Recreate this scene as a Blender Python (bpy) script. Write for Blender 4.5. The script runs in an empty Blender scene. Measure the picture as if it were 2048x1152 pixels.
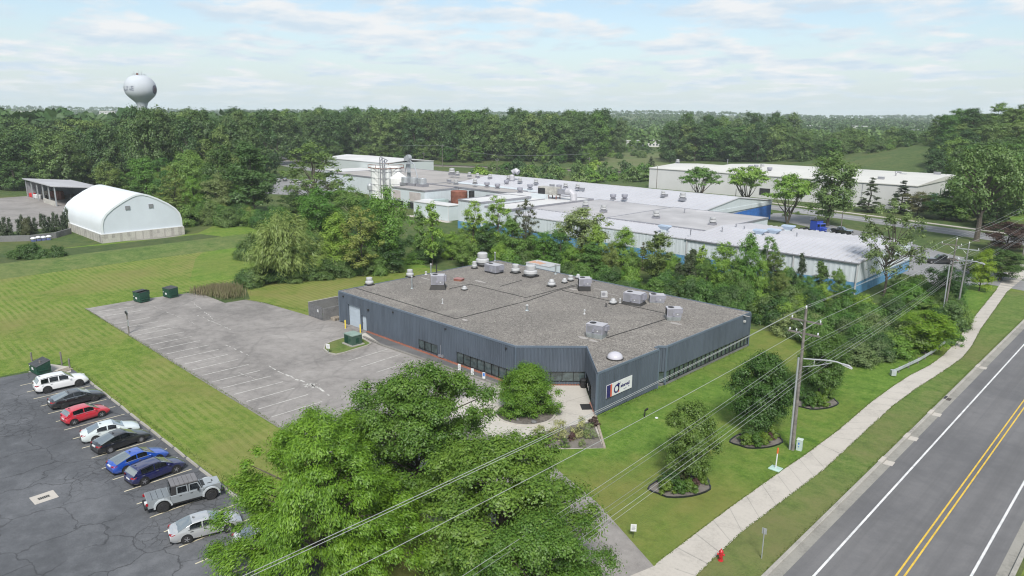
import bpy, math, random
import numpy as np
from mathutils import Vector, Matrix
R = math.radians
random.seed(7)
SC = bpy.context.scene
COL = SC.collection

# ------------------------------------------------------------------ camera
CAMP = np.array([88.424, -55.433, 30.0])
FPX, PITCH, ROLL = 1440.0, R(13.6987), R(0.5)
HX, HY = -0.69466, 0.71934                       # heading on the ground plan
_F = np.array([HX*math.cos(PITCH), HY*math.cos(PITCH), -math.sin(PITCH)])
_U0 = np.array([HX*math.sin(PITCH), HY*math.sin(PITCH), math.cos(PITCH)])
_X0 = np.array([HY, -HX, 0.0])
_X = _X0*math.cos(ROLL) + _U0*math.sin(ROLL)
_U = -_X0*math.sin(ROLL) + _U0*math.cos(ROLL)
cam = bpy.data.cameras.new('camera'); camo = bpy.data.objects.new('camera', cam); COL.objects.link(camo)
camo.matrix_world = Matrix(((_X[0], _U[0], -_F[0], CAMP[0]), (_X[1], _U[1], -_F[1], CAMP[1]), (_X[2], _U[2], -_F[2], CAMP[2]), (0, 0, 0, 1)))
cam.sensor_width = 36; cam.lens = FPX/2048*36; cam.clip_start = 0.5; cam.clip_end = 20000
SC.camera = camo

# ------------------------------------------------------------------ sky, sun, exposure
SUN_EL = R(47); SX, SY = 0.70, -0.714
w = bpy.data.worlds.new('World'); SC.world = w; w.use_nodes = True
nt = w.node_tree; nt.nodes.clear()
def N(t, kind, **kw):
    n = t.nodes.new(kind)
    for k, v in kw.items(): setattr(n, k, v)
    return n
def inp(n, **kw):
    for k, v in kw.items():
        n.inputs[k.replace('_', ' ')].default_value = v
    return n
wo = N(nt, 'ShaderNodeOutputWorld')
sky = N(nt, 'ShaderNodeTexSky', sky_type='NISHITA', sun_disc=False, sun_elevation=SUN_EL, sun_rotation=math.atan2(SX, SY))
sky.air_density = 1.0; sky.dust_density = 0.8; sky.ozone_density = 1.2
bg1 = N(nt, 'ShaderNodeBackground'); bg1.inputs['Strength'].default_value = 0.085
hs = N(nt, 'ShaderNodeHueSaturation'); hs.inputs['Saturation'].default_value = 1.0
nt.links.new(sky.outputs[0], hs.inputs['Color']); nt.links.new(hs.outputs[0], bg1.inputs['Color'])
tc = N(nt, 'ShaderNodeTexCoord'); sp = N(nt, 'ShaderNodeSeparateXYZ'); nt.links.new(tc.outputs['Generated'], sp.inputs[0])
def wm(op, a, b=None):
    m = N(nt, 'ShaderNodeMath', operation=op)
    for i, q in enumerate((a, b)):
        if q is None: continue
        if isinstance(q, (int, float)): m.inputs[i].default_value = q
        else: nt.links.new(q, m.inputs[i])
    return m.outputs[0]
zz = wm('ADD', wm('MAXIMUM', sp.outputs['Z'], 0.0), 0.12)
cb = N(nt, 'ShaderNodeCombineXYZ')
nt.links.new(wm('DIVIDE', sp.outputs['X'], zz), cb.inputs[0]); nt.links.new(wm('DIVIDE', sp.outputs['Y'], zz), cb.inputs[1])
nz = N(nt, 'ShaderNodeTexNoise'); inp(nz, Scale=2.3, Detail=9.0, Roughness=0.55, Distortion=0.2)
nt.links.new(cb.outputs[0], nz.inputs['Vector'])
nz2 = N(nt, 'ShaderNodeTexNoise'); inp(nz2, Scale=0.7, Detail=4.0, Roughness=0.5)
nt.links.new(cb.outputs[0], nz2.inputs['Vector'])
cr = N(nt, 'ShaderNodeMapRange'); inp(cr, From_Min=0.44, From_Max=0.56); cr.interpolation_type = 'SMOOTHSTEP'
nt.links.new(wm('ADD', wm('MULTIPLY', nz.outputs[0], 0.7), wm('MULTIPLY', nz2.outputs[0], 0.3)), cr.inputs['Value'])
bg2 = N(nt, 'ShaderNodeBackground'); bg2.inputs['Strength'].default_value = 0.53
nz3 = N(nt, 'ShaderNodeTexNoise'); inp(nz3, Scale=2.5, Detail=7.0, Roughness=0.6, Distortion=0.2)
ofs = N(nt, 'ShaderNodeVectorMath', operation='ADD'); ofs.inputs[1].default_value = (0.09, -0.09, 0.0); nt.links.new(cb.outputs[0], ofs.inputs[0]); nt.links.new(ofs.outputs[0], nz3.inputs['Vector'])
shd = N(nt, 'ShaderNodeValToRGB'); shd.color_ramp.elements[0].position = 0.40; shd.color_ramp.elements[0].color = (0.70, 0.83, 0.95, 1); shd.color_ramp.elements[1].position = 0.62; shd.color_ramp.elements[1].color = (0.97, 0.985, 1.0, 1)
nt.links.new(nz3.outputs[0], shd.inputs[0]); nt.links.new(shd.outputs[0], bg2.inputs['Color'])
mx = N(nt, 'ShaderNodeMixShader')
bg3 = N(nt, 'ShaderNodeBackground'); bg3.inputs['Color'].default_value = (0.80, 0.93, 1.0, 1); bg3.inputs['Strength'].default_value = 0.46
mr = N(nt, 'ShaderNodeMapRange'); inp(mr, From_Min=0.0, From_Max=0.11, To_Min=0.96, To_Max=0.25); nt.links.new(sp.outputs['Z'], mr.inputs['Value'])
mh = N(nt, 'ShaderNodeMixShader'); nt.links.new(mr.outputs[0], mh.inputs[0]); nt.links.new(bg1.outputs[0], mh.inputs[1]); nt.links.new(bg3.outputs[0], mh.inputs[2])
fd = N(nt, 'ShaderNodeMapRange'); inp(fd, From_Min=0.0, From_Max=0.035, To_Min=0.1, To_Max=0.95); nt.links.new(sp.outputs['Z'], fd.inputs['Value'])
nt.links.new(wm('MULTIPLY', cr.outputs[0], fd.outputs[0]), mx.inputs[0])
nt.links.new(mh.outputs[0], mx.inputs[1]); nt.links.new(bg2.outputs[0], mx.inputs[2]); nt.links.new(mx.outputs[0], wo.inputs[0])
sl = bpy.data.lights.new('sun', 'SUN'); sl.energy = 2.9; sl.angle = R(15); sl.color = (1.0, 0.96, 0.9)
so = bpy.data.objects.new('sun', sl); COL.objects.link(so)
so.rotation_euler = Vector((SX*math.cos(SUN_EL), SY*math.cos(SUN_EL), math.sin(SUN_EL))).to_track_quat('Z', 'Y').to_euler()
SC.view_settings.view_transform = 'Standard'; SC.view_settings.look = 'None'
SC.view_settings.exposure = 0.8; SC.view_settings.gamma = 1.0
SC.cycles.max_bounces = 6; SC.cycles.diffuse_bounces = 2; SC.cycles.transmission_bounces = 4; SC.cycles.transparent_max_bounces = 8
SC.cycles.volume_bounces = 1; SC.cycles.filter_width = 1.15

# ------------------------------------------------------------------ picture <-> ground survey helpers
def ray(px, py): return _F + _X*((px-1024)/FPX) + _U*((576-py)/FPX)
def at(px, py, z=0.0):
    d = ray(px, py); t = (z-CAMP[2])/d[2]; p = CAMP + d*t
    return float(p[0]), float(p[1])
def depth(p): return float((np.array([p[0], p[1], p[2] if len(p) > 2 else 0]) - CAMP) @ _F)
def projy(p):
    d = np.array(p, float) - CAMP; return 576 - FPX*(d @ _U)/(d @ _F)
def hgt(b, py):
    lo, hi = 0.0, 90.0
    for _ in range(40):
        m = (lo+hi)/2
        if projy((b[0], b[1], m)) > py: lo = m
        else: hi = m
    return lo
def polar(px, dist):
    d = ray(px, 225); a = d[:2]/np.linalg.norm(d[:2]); return float(CAMP[0]+a[0]*dist), float(CAMP[1]+a[1]*dist)
def onV(px, py, V):
    d = ray(px, py); t = (V-CAMP[1])/d[1]; p = CAMP+d*t; return float(p[0]), float(p[2])
def onU(px, py, U):
    d = ray(px, py); t = (U-CAMP[0])/d[0]; p = CAMP+d*t; return float(p[1]), float(p[2])

# ------------------------------------------------------------------ object helpers
def tag(o, label=None, cat=None, group=None, kind=None):
    if label: o['label'] = label
    if cat: o['category'] = cat
    if group: o['group'] = group
    if kind: o['kind'] = kind
    return o
def thing(name, label, cat, loc=(0, 0, 0), rz=0.0, group=None):
    o = bpy.data.objects.new(name, None); COL.objects.link(o); o.empty_display_size = 0.3
    o.location = (loc[0], loc[1], loc[2] if len(loc) > 2 else 0.0); o.rotation_euler = (0, 0, rz)
    return tag(o, label, cat, group)
def link(name, mesh, parent=None):
    o = bpy.data.objects.new(name, mesh); COL.objects.link(o)
    if parent: o.parent = parent
    return o
def dup(o, parent=None):
    c = o.copy(); COL.objects.link(c); c.parent = parent
    for ch in list(o.children): dup(ch, c)
    return c
class MB:
    def __init__(s): s.v = []; s.f = []
    def add(s, vs, fs):
        k = len(s.v); s.v += [tuple(map(float, q)) for q in vs]; s.f += [tuple(i+k for i in f) for f in fs]; return s
    def quad(s, *p): return s.add(p, [tuple(range(len(p)))])
    def box(s, x0, x1, y0, y1, z0, z1, rz=0, c=None, b=0.0):
        vs = [(x0, y0, z0), (x1, y0, z0), (x1, y1, z0), (x0, y1, z0), (x0, y0, z1), (x1, y0, z1), (x1, y1, z1), (x0, y1, z1)]
        if b:   # chamfered top edges
            vs = vs[:4] + [(x0, y0, z1-b), (x1, y0, z1-b), (x1, y1, z1-b), (x0, y1, z1-b), (x0+b, y0+b, z1), (x1-b, y0+b, z1), (x1-b, y1-b, z1), (x0+b, y1-b, z1)]
            fs = [(3, 2, 1, 0), (0, 1, 5, 4), (1, 2, 6, 5), (2, 3, 7, 6), (3, 0, 4, 7), (4, 5, 9, 8), (5, 6, 10, 9), (6, 7, 11, 10), (7, 4, 8, 11), (8, 9, 10, 11)]
        else: fs = [(3, 2, 1, 0), (4, 5, 6, 7), (0, 1, 5, 4), (1, 2, 6, 5), (2, 3, 7, 6), (3, 0, 4, 7)]
        if rz or c is not None:
            cx, cy = c if c is not None else (0, 0); cs, sn = math.cos(rz), math.sin(rz)
            vs = [(cx+x*cs-y*sn, cy+x*sn+y*cs, z) for x, y, z in vs]
        return s.add(vs, fs)
    def prism(s, poly, z0, z1):
        n = len(poly); vs = [(x, y, z0) for x, y in poly] + [(x, y, z1) for x, y in poly]
        return s.add(vs, [tuple(range(n-1, -1, -1)), tuple(range(n, 2*n))] + [(i, (i+1) % n, n+(i+1) % n, n+i) for i in range(n)])
    def lathe(s, prof, n=16, c=(0, 0, 0), ax='z'):
        vs = []; fs = []; m = len(prof)
        for r, h in prof:
            for k in range(n):
                a = 2*math.pi*k/n; p = (r*math.cos(a), r*math.sin(a), h)
                if ax == 'x': p = (p[2], p[0], p[1])
                if ax == 'y': p = (p[0], p[2], p[1])
                vs.append((c[0]+p[0], c[1]+p[1], c[2]+p[2]))
        for i in range(m-1):
            for k in range(n): fs.append((i*n+k, i*n+(k+1) % n, (i+1)*n+(k+1) % n, (i+1)*n+k))
        fs.append(tuple(range(n-1, -1, -1))); fs.append(tuple(range((m-1)*n, m*n)))
        return s.add(vs, fs)
    def cyl(s, c, r, h, n=12, r2=None): return s.lathe([(r, 0), (r if r2 is None else r2, h)], n, c)
    def tube(s, pts, r, n=6, r2=None):
        pts = [Vector(p) for p in pts]; m = len(pts); vs = []; fs = []
        for i, p in enumerate(pts):
            d = (pts[min(i+1, m-1)]-pts[max(i-1, 0)]).normalized()
            a = d.cross(Vector((0, 0, 1)) if abs(d.z) < .9 else Vector((1, 0, 0))).normalized(); b = d.cross(a)
            rr = r if r2 is None else r+(r2-r)*i/(m-1)
            for k in range(n):
                q = p + (a*math.cos(2*math.pi*k/n) + b*math.sin(2*math.pi*k/n))*rr; vs.append(q[:])
        for i in range(m-1):
            for k in range(n): fs.append((i*n+k, i*n+(k+1) % n, (i+1)*n+(k+1) % n, (i+1)*n+k))
        fs.append(tuple(range(n-1, -1, -1))); fs.append(tuple(range((m-1)*n, m*n)))
        return s.add(vs, fs)
    def strip(s, pts, wd, z0, z1, closed=False):
        n = len(pts); L = []
        P = [np.array(p[:2], float) for p in pts]
        for i in range(n):
            a = P[i-1] if (i > 0 or closed) else P[i]; b = P[(i+1) % n] if (i < n-1 or closed) else P[i]
            d = b-a; d = d/np.linalg.norm(d); nrm = np.array([-d[1], d[0]])*wd/2
            L.append((P[i]+nrm, P[i]-nrm))
        vs = []
        for a, b in L: vs += [(a[0], a[1], z0), (a[0], a[1], z1), (b[0], b[1], z1), (b[0], b[1], z0)]
        fs = []
        for i in range(n if closed else n-1):
            j = (i+1) % n
            for k in range(4): fs.append((i*4+k, i*4+(k+1) % 4, j*4+(k+1) % 4, j*4+k))
        if not closed: fs += [(3, 2, 1, 0), tuple((n-1)*4+k for k in range(4))]
        return s.add(vs, fs)
    def build(s, name, m, parent=None, smooth=False, loc=None):
        me = bpy.data.meshes.new(name); me.from_pydata(s.v, [], s.f); me.materials.append(m); me.validate(); me.update()
        if smooth:
            try: me.shade_auto_smooth
            except Exception: pass
            for p in me.polygons: p.use_smooth = True
            try: me.set_sharp_from_angle(angle=R(40))
            except Exception: pass
        import bmesh
        b = bmesh.new(); b.from_mesh(me); bmesh.ops.recalc_face_normals(b, faces=b.faces); b.to_mesh(me); b.free()
        o = link(name, me, parent)
        if loc: o.location = loc
        return o
def each(b, name, m, parent, smooth=False):        # every connected piece a mesh of its own
    up = list(range(len(b.v)))
    def find(i):
        while up[i] != i: up[i] = up[up[i]]; i = up[i]
        return i
    for f in b.f:
        for i in f[1:]: up[find(i)] = find(f[0])
    gr = {}
    for f in b.f: gr.setdefault(find(f[0]), []).append(f)
    for fs in gr.values():
        ids = sorted({i for f in fs for i in f}); mp = {i: k for k, i in enumerate(ids)}; q = MB(); q.add([b.v[i] for i in ids], [tuple(mp[i] for i in f) for f in fs]); q.build(name, m, parent, smooth)
def sheet(name, pts, z, m, kind='structure', parent=None):
    o = MB().quad(*[(p[0], p[1], z) for p in pts]).build(name, m, parent)
    if o.data.polygons and o.data.polygons[0].normal.z < 0: o.data.flip_normals()
    if kind: o['kind'] = kind
    return o

# ------------------------------------------------------------------ materials
def newmat(name):
    m = bpy.data.materials.new(name); m.use_nodes = True; t = m.node_tree; t.nodes.clear()
    out = N(t, 'ShaderNodeOutputMaterial'); b = N(t, 'ShaderNodeBsdfPrincipled'); t.links.new(b.outputs[0], out.inputs[0])
    return m, t, b
def c4(c): return (c[0], c[1], c[2], 1)
def ramp(t, fac, stops):
    r = N(t, 'ShaderNodeValToRGB'); e = r.color_ramp.elements
    while len(e) < len(stops): e.new(0.5)
    for i, (p, c) in enumerate(stops): e[i].position = p; e[i].color = c4(c)
    t.links.new(fac, r.inputs[0]); return r.outputs[0]
def noise(t, vec, scale, detail=4, rough=0.55, dist=0.0):
    n = N(t, 'ShaderNodeTexNoise'); inp(n, Scale=scale, Detail=detail, Roughness=rough, Distortion=dist); t.links.new(vec, n.inputs['Vector']); return n.outputs[0]
def mixc(t, fac, a, b, mode='MIX'):
    m = N(t, 'ShaderNodeMix', data_type='RGBA', blend_type=mode)
    for s, q in ((m.inputs[0], fac), (m.inputs[6], a), (m.inputs[7], b)):
        if isinstance(q, (int, float)): s.default_value = q
        elif isinstance(q, tuple): s.default_value = c4(q)
        else: t.links.new(q, s)
    return m.outputs[2]
def math_(t, op, a, b=0.0):
    m = N(t, 'ShaderNodeMath', operation=op)
    for i, q in enumerate((a, b)):
        if isinstance(q, (int, float)): m.inputs[i].default_value = q
        else: t.links.new(q, m.inputs[i])
    return m.outputs[0]
def pos(t): return N(t, 'ShaderNodeNewGeometry').outputs['Position']
def mapr(t, v, a, b, c=0.0, d=1.0):
    m = N(t, 'ShaderNodeMapRange'); inp(m, From_Min=a, From_Max=b, To_Min=c, To_Max=d); t.links.new(v, m.inputs['Value']); return m.outputs[0]
def bump(t, b, h, strength=0.4, dist=0.05):
    n = N(t, 'ShaderNodeBump'); inp(n, Strength=strength, Distance=dist); t.links.new(h, n.inputs['Height']); t.links.new(n.outputs[0], b.inputs['Normal'])
_pc = {}
def paint(c, rough=0.55, metal=0.0, var=0.12, scale=0.8, coat=0.0, key=''):
    k = (c, rough, metal, var, scale, coat, key)
    if k in _pc: return _pc[k]
    m, t, b = newmat('paint'); p = N(t, 'ShaderNodeTexCoord').outputs['Object']
    n = noise(t, p, scale, 5, 0.65)
    lo = tuple(q*(1-var*1.4) for q in c); hi = tuple(min(1, q*(1+var*0.8)) for q in c)
    t.links.new(ramp(t, n, [(0.3, lo), (0.7, hi)]), b.inputs['Base Color'])
    b.inputs['Roughness'].default_value = rough; b.inputs['Metallic'].default_value = metal
    if coat: b.inputs['Coat Weight'].default_value = coat; b.inputs['Coat Roughness'].default_value = 0.04; b.inputs['Coat IOR'].default_value = 1.9
    _pc[k] = m; return m
def streak(c, amt=.15):
    m, t, b = newmat('sheet_metal'); p = pos(t); mp = N(t, 'ShaderNodeMapping'); mp.inputs['Scale'].default_value = (1.3, 1.3, .12); t.links.new(p, mp.inputs['Vector'])
    k = math_(t, 'ADD', math_(t, 'MULTIPLY', noise(t, mp.outputs[0], 1.0, 6, .7), .6), math_(t, 'MULTIPLY', noise(t, p, .12, 4, .6), .4))
    t.links.new(ramp(t, k, [(0.38, tuple(q*(1-amt*1.5) for q in c)), (0.5, c), (0.64, tuple(q*(1+amt) for q in c))]), b.inputs['Base Color']); b.inputs['Roughness'].default_value = 0.5; return m
def grass_mat(name, dark, mid, light, stripe=None, dry=(0.16, 0.15, 0.05), dryamt=0.5):
    m, t, b = newmat(name); p = pos(t)
    big = noise(t, p, 0.045, 4, 0.6, 0.4); mid_ = noise(t, p, 0.45, 5, 0.65); fine = noise(t, p, 6.0, 3, 0.8)
    k = math_(t, 'ADD', math_(t, 'MULTIPLY', mid_, 0.35), math_(t, 'ADD', math_(t, 'MULTIPLY', noise(t, p, 1.7, 4, .75), 0.40), math_(t, 'MULTIPLY', fine, 0.25)))
    c = ramp(t, k, [(0.41, dark), (0.5, mid), (0.60, light)])
    d = mapr(t, math_(t, 'ADD', big, math_(t, 'MULTIPLY', mid_, 0.35)), 0.60, 0.86, 0, dryamt)
    c = mixc(t, d, c, dry)
    if stripe:
        mp = N(t, 'ShaderNodeMapping'); mp.inputs['Rotation'].default_value = (0, 0, stripe[0]); t.links.new(p, mp.inputs['Vector'])
        wv = N(t, 'ShaderNodeTexWave', wave_type='BANDS', bands_direction='Y', wave_profile='SIN')
        inp(wv, Scale=stripe[1], Distortion=3.4, Detail=2.0); wv.inputs['Detail Scale'].default_value = 0.35
        t.links.new(mp.outputs[0], wv.inputs['Vector'])
        f = math_(t, 'MULTIPLY', mapr(t, wv.outputs[1], 0.35, 0.65), math_(t, 'MULTIPLY', mapr(t, noise(t, p, 0.07, 3), 0.38, 0.62), stripe[2]))
        c = mixc(t, f, c, stripe[3])
    t.links.new(c, b.inputs['Base Color']); b.inputs['Roughness'].default_value = 0.9; b.inputs['Specular IOR Level'].default_value = 0.15
    bump(t, b, fine, 0.7, 0.12)
    return m
def asphalt(name, base, light, patch, crack=0.0, cscale=0.25, lanes=False):
    m, t, b = newmat(name); p = pos(t)
    big = noise(t, p, 0.09, 5, 0.65, 0.6); mid_ = noise(t, p, 0.8, 5, 0.7); fine = noise(t, p, 9, 2, 0.8)
    k = math_(t, 'ADD', math_(t, 'MULTIPLY', big, 0.55), math_(t, 'ADD', math_(t, 'MULTIPLY', mid_, 0.3), math_(t, 'MULTIPLY', fine, 0.15)))
    c = ramp(t, k, [(0.40, patch), (0.5, base), (0.61, light)])
    c = mixc(t, math_(t, 'MULTIPLY', mapr(t, noise(t, p, 0.22, 6, 0.75, 1.2), 0.60, 0.72), 0.35), c, tuple(q*0.6 for q in base))
    if lanes:
        mp = N(t, 'ShaderNodeMapping'); mp.inputs['Scale'].default_value = (.9, .012, 1); t.links.new(p, mp.inputs['Vector'])
        c = mixc(t, mapr(t, noise(t, mp.outputs[0], 1.0, 4, .6), .45, .62, 0, .45), c, tuple(q*.68 for q in base))
    if crack:
        def net(scale, wd, dist):
            wob = N(t, 'ShaderNodeTexNoise'); inp(wob, Scale=scale*2.2, Detail=4.0); t.links.new(p, wob.inputs['Vector'])
            vm = N(t, 'ShaderNodeVectorMath', operation='SCALE'); t.links.new(wob.outputs['Color'], vm.inputs[0]); vm.inputs['Scale'].default_value = dist
            va = N(t, 'ShaderNodeVectorMath', operation='ADD'); t.links.new(p, va.inputs[0]); t.links.new(vm.outputs[0], va.inputs[1])
            v = N(t, 'ShaderNodeTexVoronoi', feature='DISTANCE_TO_EDGE', voronoi_dimensions='2D'); v.inputs['Scale'].default_value = scale; t.links.new(va.outputs[0], v.inputs['Vector'])
            return mapr(t, v.outputs['Distance'], 0.0, wd, 1, 0)
        a = math_(t, 'MULTIPLY', net(cscale, 0.022, 2.5), mapr(t, noise(t, p, 0.16, 2), 0.30, 0.46))
        b2 = math_(t, 'MULTIPLY', net(cscale*4.5, 0.075, 0.6), mapr(t, noise(t, p, 0.10, 3), 0.49, 0.58))
        c = mixc(t, math_(t, 'MULTIPLY', math_(t, 'MAXIMUM', a, b2), crack), c, tuple(q*0.22 for q in base))
    t.links.new(c, b.inputs['Base Color']); b.inputs['Roughness'].default_value = 0.85
    bump(t, b, fine, 0.3, 0.02)
    return m
def concrete(name, base, var=0.16, joint=None):
    m, t, b = newmat(name); p = pos(t)
    k = math_(t, 'ADD', math_(t, 'MULTIPLY', noise(t, p, 0.35, 5, 0.7, 0.5), 0.6), math_(t, 'MULTIPLY', noise(t, p, 4, 4, 0.7), 0.4))
    c = ramp(t, k, [(0.32, tuple(q*(1-var*1.5) for q in base)), (0.5, base), (0.7, tuple(q*(1+var*.6) for q in base))])
    t.links.new(c, b.inputs['Base Color']); b.inputs['Roughness'].default_value = 0.85; return m
def roof_gravel():
    m, t, b = newmat('roof_gravel'); p = pos(t)
    v = N(t, 'ShaderNodeTexVoronoi', voronoi_dimensions='2D'); v.inputs['Scale'].default_value = 8.5; t.links.new(p, v.inputs['Vector'])
    sep = N(t, 'ShaderNodeSeparateColor'); t.links.new(v.outputs['Color'], sep.inputs[0])
    k = math_(t, 'ADD', math_(t, 'MULTIPLY', sep.outputs[0], 0.75), math_(t, 'MULTIPLY', noise(t, p, 14, 2, .8), 0.25))
    c = ramp(t, k, [(0.10, (0.092, 0.083, 0.074)), (0.42, (0.160, 0.146, 0.131)), (0.72, (0.212, 0.195, 0.175)), (0.95, (0.34, 0.315, 0.28))])
    st = mapr(t, noise(t, p, 0.11, 5, 0.65, 1.0), 0.40, 0.68, 0.0, 0.55)
    c = mixc(t, st, c, mixc(t, 0.6, c, (0.075, 0.07, 0.065)))
    st2 = mapr(t, noise(t, p, 0.17, 4, 0.6, 0.6), 0.56, 0.72, 0.0, 0.5); c = mixc(t, st2, c, mixc(t, 0.5, c, (0.34, 0.32, 0.28)))
    t.links.new(c, b.inputs['Base Color']); b.inputs['Roughness'].default_value = 0.95; bump(t, b, k, 0.6, 0.04); return m
def leaf_mat(name, c1, c2, tr=0.3, patch=0.35):
    m = bpy.data.materials.new(name); m.use_nodes = True; t = m.node_tree; t.nodes.clear()
    out = N(t, 'ShaderNodeOutputMaterial'); g = N(t, 'ShaderNodeNewGeometry'); oi = N(t, 'ShaderNodeObjectInfo'); tcx = N(t, 'ShaderNodeTexCoord')
    n = noise(t, tcx.outputs['Object'], 0.45, 3)
    f = math_(t, 'ADD', math_(t, 'MULTIPLY', g.outputs['Random Per Island'], 0.65), math_(t, 'MULTIPLY', mapr(t, n, .35, .65), patch))
    c1 = (c1[0]*1.38, c1[1]*1.30, c1[2]*1.0); c2 = (c2[0]*1.38, c2[1]*1.30, c2[2]*1.0)
    c = mixc(t, f, c1, c2)
    h = N(t, 'ShaderNodeHueSaturation'); t.links.new(c, h.inputs['Color'])
    t.links.new(mapr(t, oi.outputs['Random'], 0, 1, 0.476, 0.520), h.inputs['Hue']); t.links.new(mapr(t, oi.outputs['Random'], 0, 1, 1.28, 0.76), h.inputs['Value'])
    h.inputs['Saturation'].default_value = 1.0
    d = N(t, 'ShaderNodeBsdfDiffuse'); tl = N(t, 'ShaderNodeBsdfTranslucent'); gl = N(t, 'ShaderNodeBsdfGlossy'); gl.inputs['Roughness'].default_value = 0.5
    gl.inputs['Color'].default_value = (1, 1, 1, 1)
    t.links.new(h.outputs[0], d.inputs['Color']); t.links.new(mixc(t, 1.0, h.outputs[0], (1.25, 1.3, 0.6), 'MULTIPLY'), tl.inputs['Color'])
    a = N(t, 'ShaderNodeMixShader'); a.inputs[0].default_value = tr*.72; t.links.new(d.outputs[0], a.inputs[1]); t.links.new(tl.outputs[0], a.inputs[2])
    b = N(t, 'ShaderNodeMixShader'); b.inputs[0].default_value = 0.025; t.links.new(a.outputs[0], b.inputs[1]); t.links.new(gl.outputs[0], b.inputs[2])
    t.links.new(b.outputs[0], out.inputs[0]); return m
def glass_mat(name, c=(0.01, 0.014, 0.016), rough=0.05, spec=0.8):
    m, t, b = newmat(name); p = N(t, 'ShaderNodeTexCoord').outputs['Object']
    t.links.new(ramp(t, noise(t, p, 1.1, 2), [(0.35, tuple(q*.6 for q in c)), (0.65, tuple(q*1.6 for q in c))]), b.inputs['Base Color'])
    b.inputs['Roughness'].default_value = rough; b.inputs['Specular IOR Level'].default_value = spec; return m
def carpaint(c, metal=0.25):
    return paint(c, 0.32, metal, 0.03, 0.6, 1.0, 'car')

M = {}
M['ground'] = grass_mat('ground_grass', (0.040, 0.070, 0.022), (0.062, 0.098, 0.030), (0.095, 0.125, 0.042), dryamt=0.55, dry=(0.13, 0.13, 0.05))
M['lawn_l'] = grass_mat('lawn_striped', (0.074, 0.132, 0.018), (0.118, 0.180, 0.028), (0.178, 0.230, 0.050), stripe=(0.03, 0.36, 0.5, (0.235, 0.240, 0.080)), dry=(0.185, 0.170, 0.060), dryamt=0.85)
M['lawn_f'] = grass_mat('lawn_field', (0.068, 0.136, 0.018), (0.110, 0.188, 0.027), (0.164, 0.232, 0.045), stripe=(1.25, 0.06, 0.2, (0.165, 0.19, 0.055)), dry=(0.160, 0.170, 0.050), dryamt=0.45)
M['berm'] = grass_mat('berm_grass', (0.060, 0.110, 0.028), (0.098, 0.148, 0.040), (0.150, 0.190, 0.062), dry=(0.16, 0.16, 0.07), dryamt=.5)
M['lawn_r'] = grass_mat('lawn_front', (0.057, 0.114, 0.016), (0.094, 0.172, 0.025), (0.146, 0.218, 0.044), stripe=(1.55, 0.12, 0.3, (0.105, 0.165, 0.034)), dry=(0.175, 0.165, 0.050), dryamt=0.7)
M['verge'] = grass_mat('verge_grass', (0.062, 0.108, 0.024), (0.102, 0.158, 0.036), (0.155, 0.195, 0.058), dry=(0.150, 0.140, 0.062), dryamt=0.75)
M['ditch'] = grass_mat('ditch_grass', (0.036, 0.068, 0.024), (0.058, 0.090, 0.030), (0.085, 0.112, 0.04), dry=(0.10, 0.10, 0.05), dryamt=0.5)
M['lot'] = asphalt('asphalt_main', (0.222, 0.207, 0.195), (0.288, 0.270, 0.254), (0.150, 0.140, 0.132), 0.22, 0.07)
M['lot2'] = asphalt('asphalt_left', (0.080, 0.084, 0.092), (0.124, 0.128, 0.138), (0.054, 0.057, 0.063), 0.72, 0.24)
M['road'] = asphalt('asphalt_road', (0.122, 0.120, 0.123), (0.145, 0.142, 0.144), (0.102, 0.101, 0.105), 0.0, .25, True)
M['far_road'] = asphalt('asphalt_far', (0.20, 0.20, 0.205), (0.25, 0.25, 0.25), (0.17, 0.17, 0.17))
M['gravel_yard'] = asphalt('gravel_yard', (0.22, 0.205, 0.195), (0.27, 0.255, 0.24), (0.17, 0.16, 0.15))
M['walk'] = concrete('concrete_walk', (0.41, 0.38, 0.34)); M['plaza'] = concrete('concrete_plaza', (0.42, 0.395, 0.355)); M['curb'] = concrete('concrete_curb', (0.31, 0.295, 0.265), 0.25)
M['gutter'] = concrete('concrete_gutter', (0.24, 0.23, 0.205), 0.25); M['wall_conc'] = concrete('concrete_wall', (0.40, 0.385, 0.35), 0.35); M['block'] = concrete('block_wall', (0.15, 0.15, 0.15), 0.35)
M['mulch'] = concrete('bed_gravel', (0.15, 0.135, 0.12), 0.5)
M['white_line'] = paint((0.62, 0.62, 0.62), 0.7, 0, 0.25, 1.5); M['old_line'] = paint((0.48, 0.47, 0.44), 0.8, 0, 0.35, 1.8); M['cream_line'] = paint((0.55, 0.50, 0.36), 0.8, 0, 0.3, 1.5)
M['yellow_line'] = paint((0.60, 0.40, 0.05), 0.7, 0, 0.2, 1.2); M['yellow'] = paint((0.65, 0.50, 0.06), 0.5)
M['navy_wall'] = streak((0.076, 0.095, 0.122), 0.16); M['navy_trim'] = paint((0.105, 0.135, 0.175), 0.5, 0.0, 0.1, 0.4); M['red_base'] = paint((0.26, 0.10, 0.065), 0.7, 0, 0.25)
M['gravel'] = roof_gravel(); M['tar'] = paint((0.025, 0.024, 0.023), 0.7, 0, 0.3); M['glass'] = glass_mat('window_glass', (0.050, 0.068, 0.070), .07, 1.0); M['frame'] = paint((0.014, 0.016, 0.018), 0.4)
M['metal'] = paint((0.32, 0.32, 0.35), 0.4, 0.5, 0.12); M['unit'] = paint((0.27, 0.27, 0.31), 0.5, 0.1, 0.14, 1.2); M['unit_top'] = paint((0.42, 0.415, 0.44), 0.55, 0.1, 0.1, 1.0); M['galv'] = paint((0.40, 0.44, 0.45), 0.35, 0.6, 0.25, 1.5)  # unit_top: cabinet metal lightened, daylight on the tops put into the colour
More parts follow.
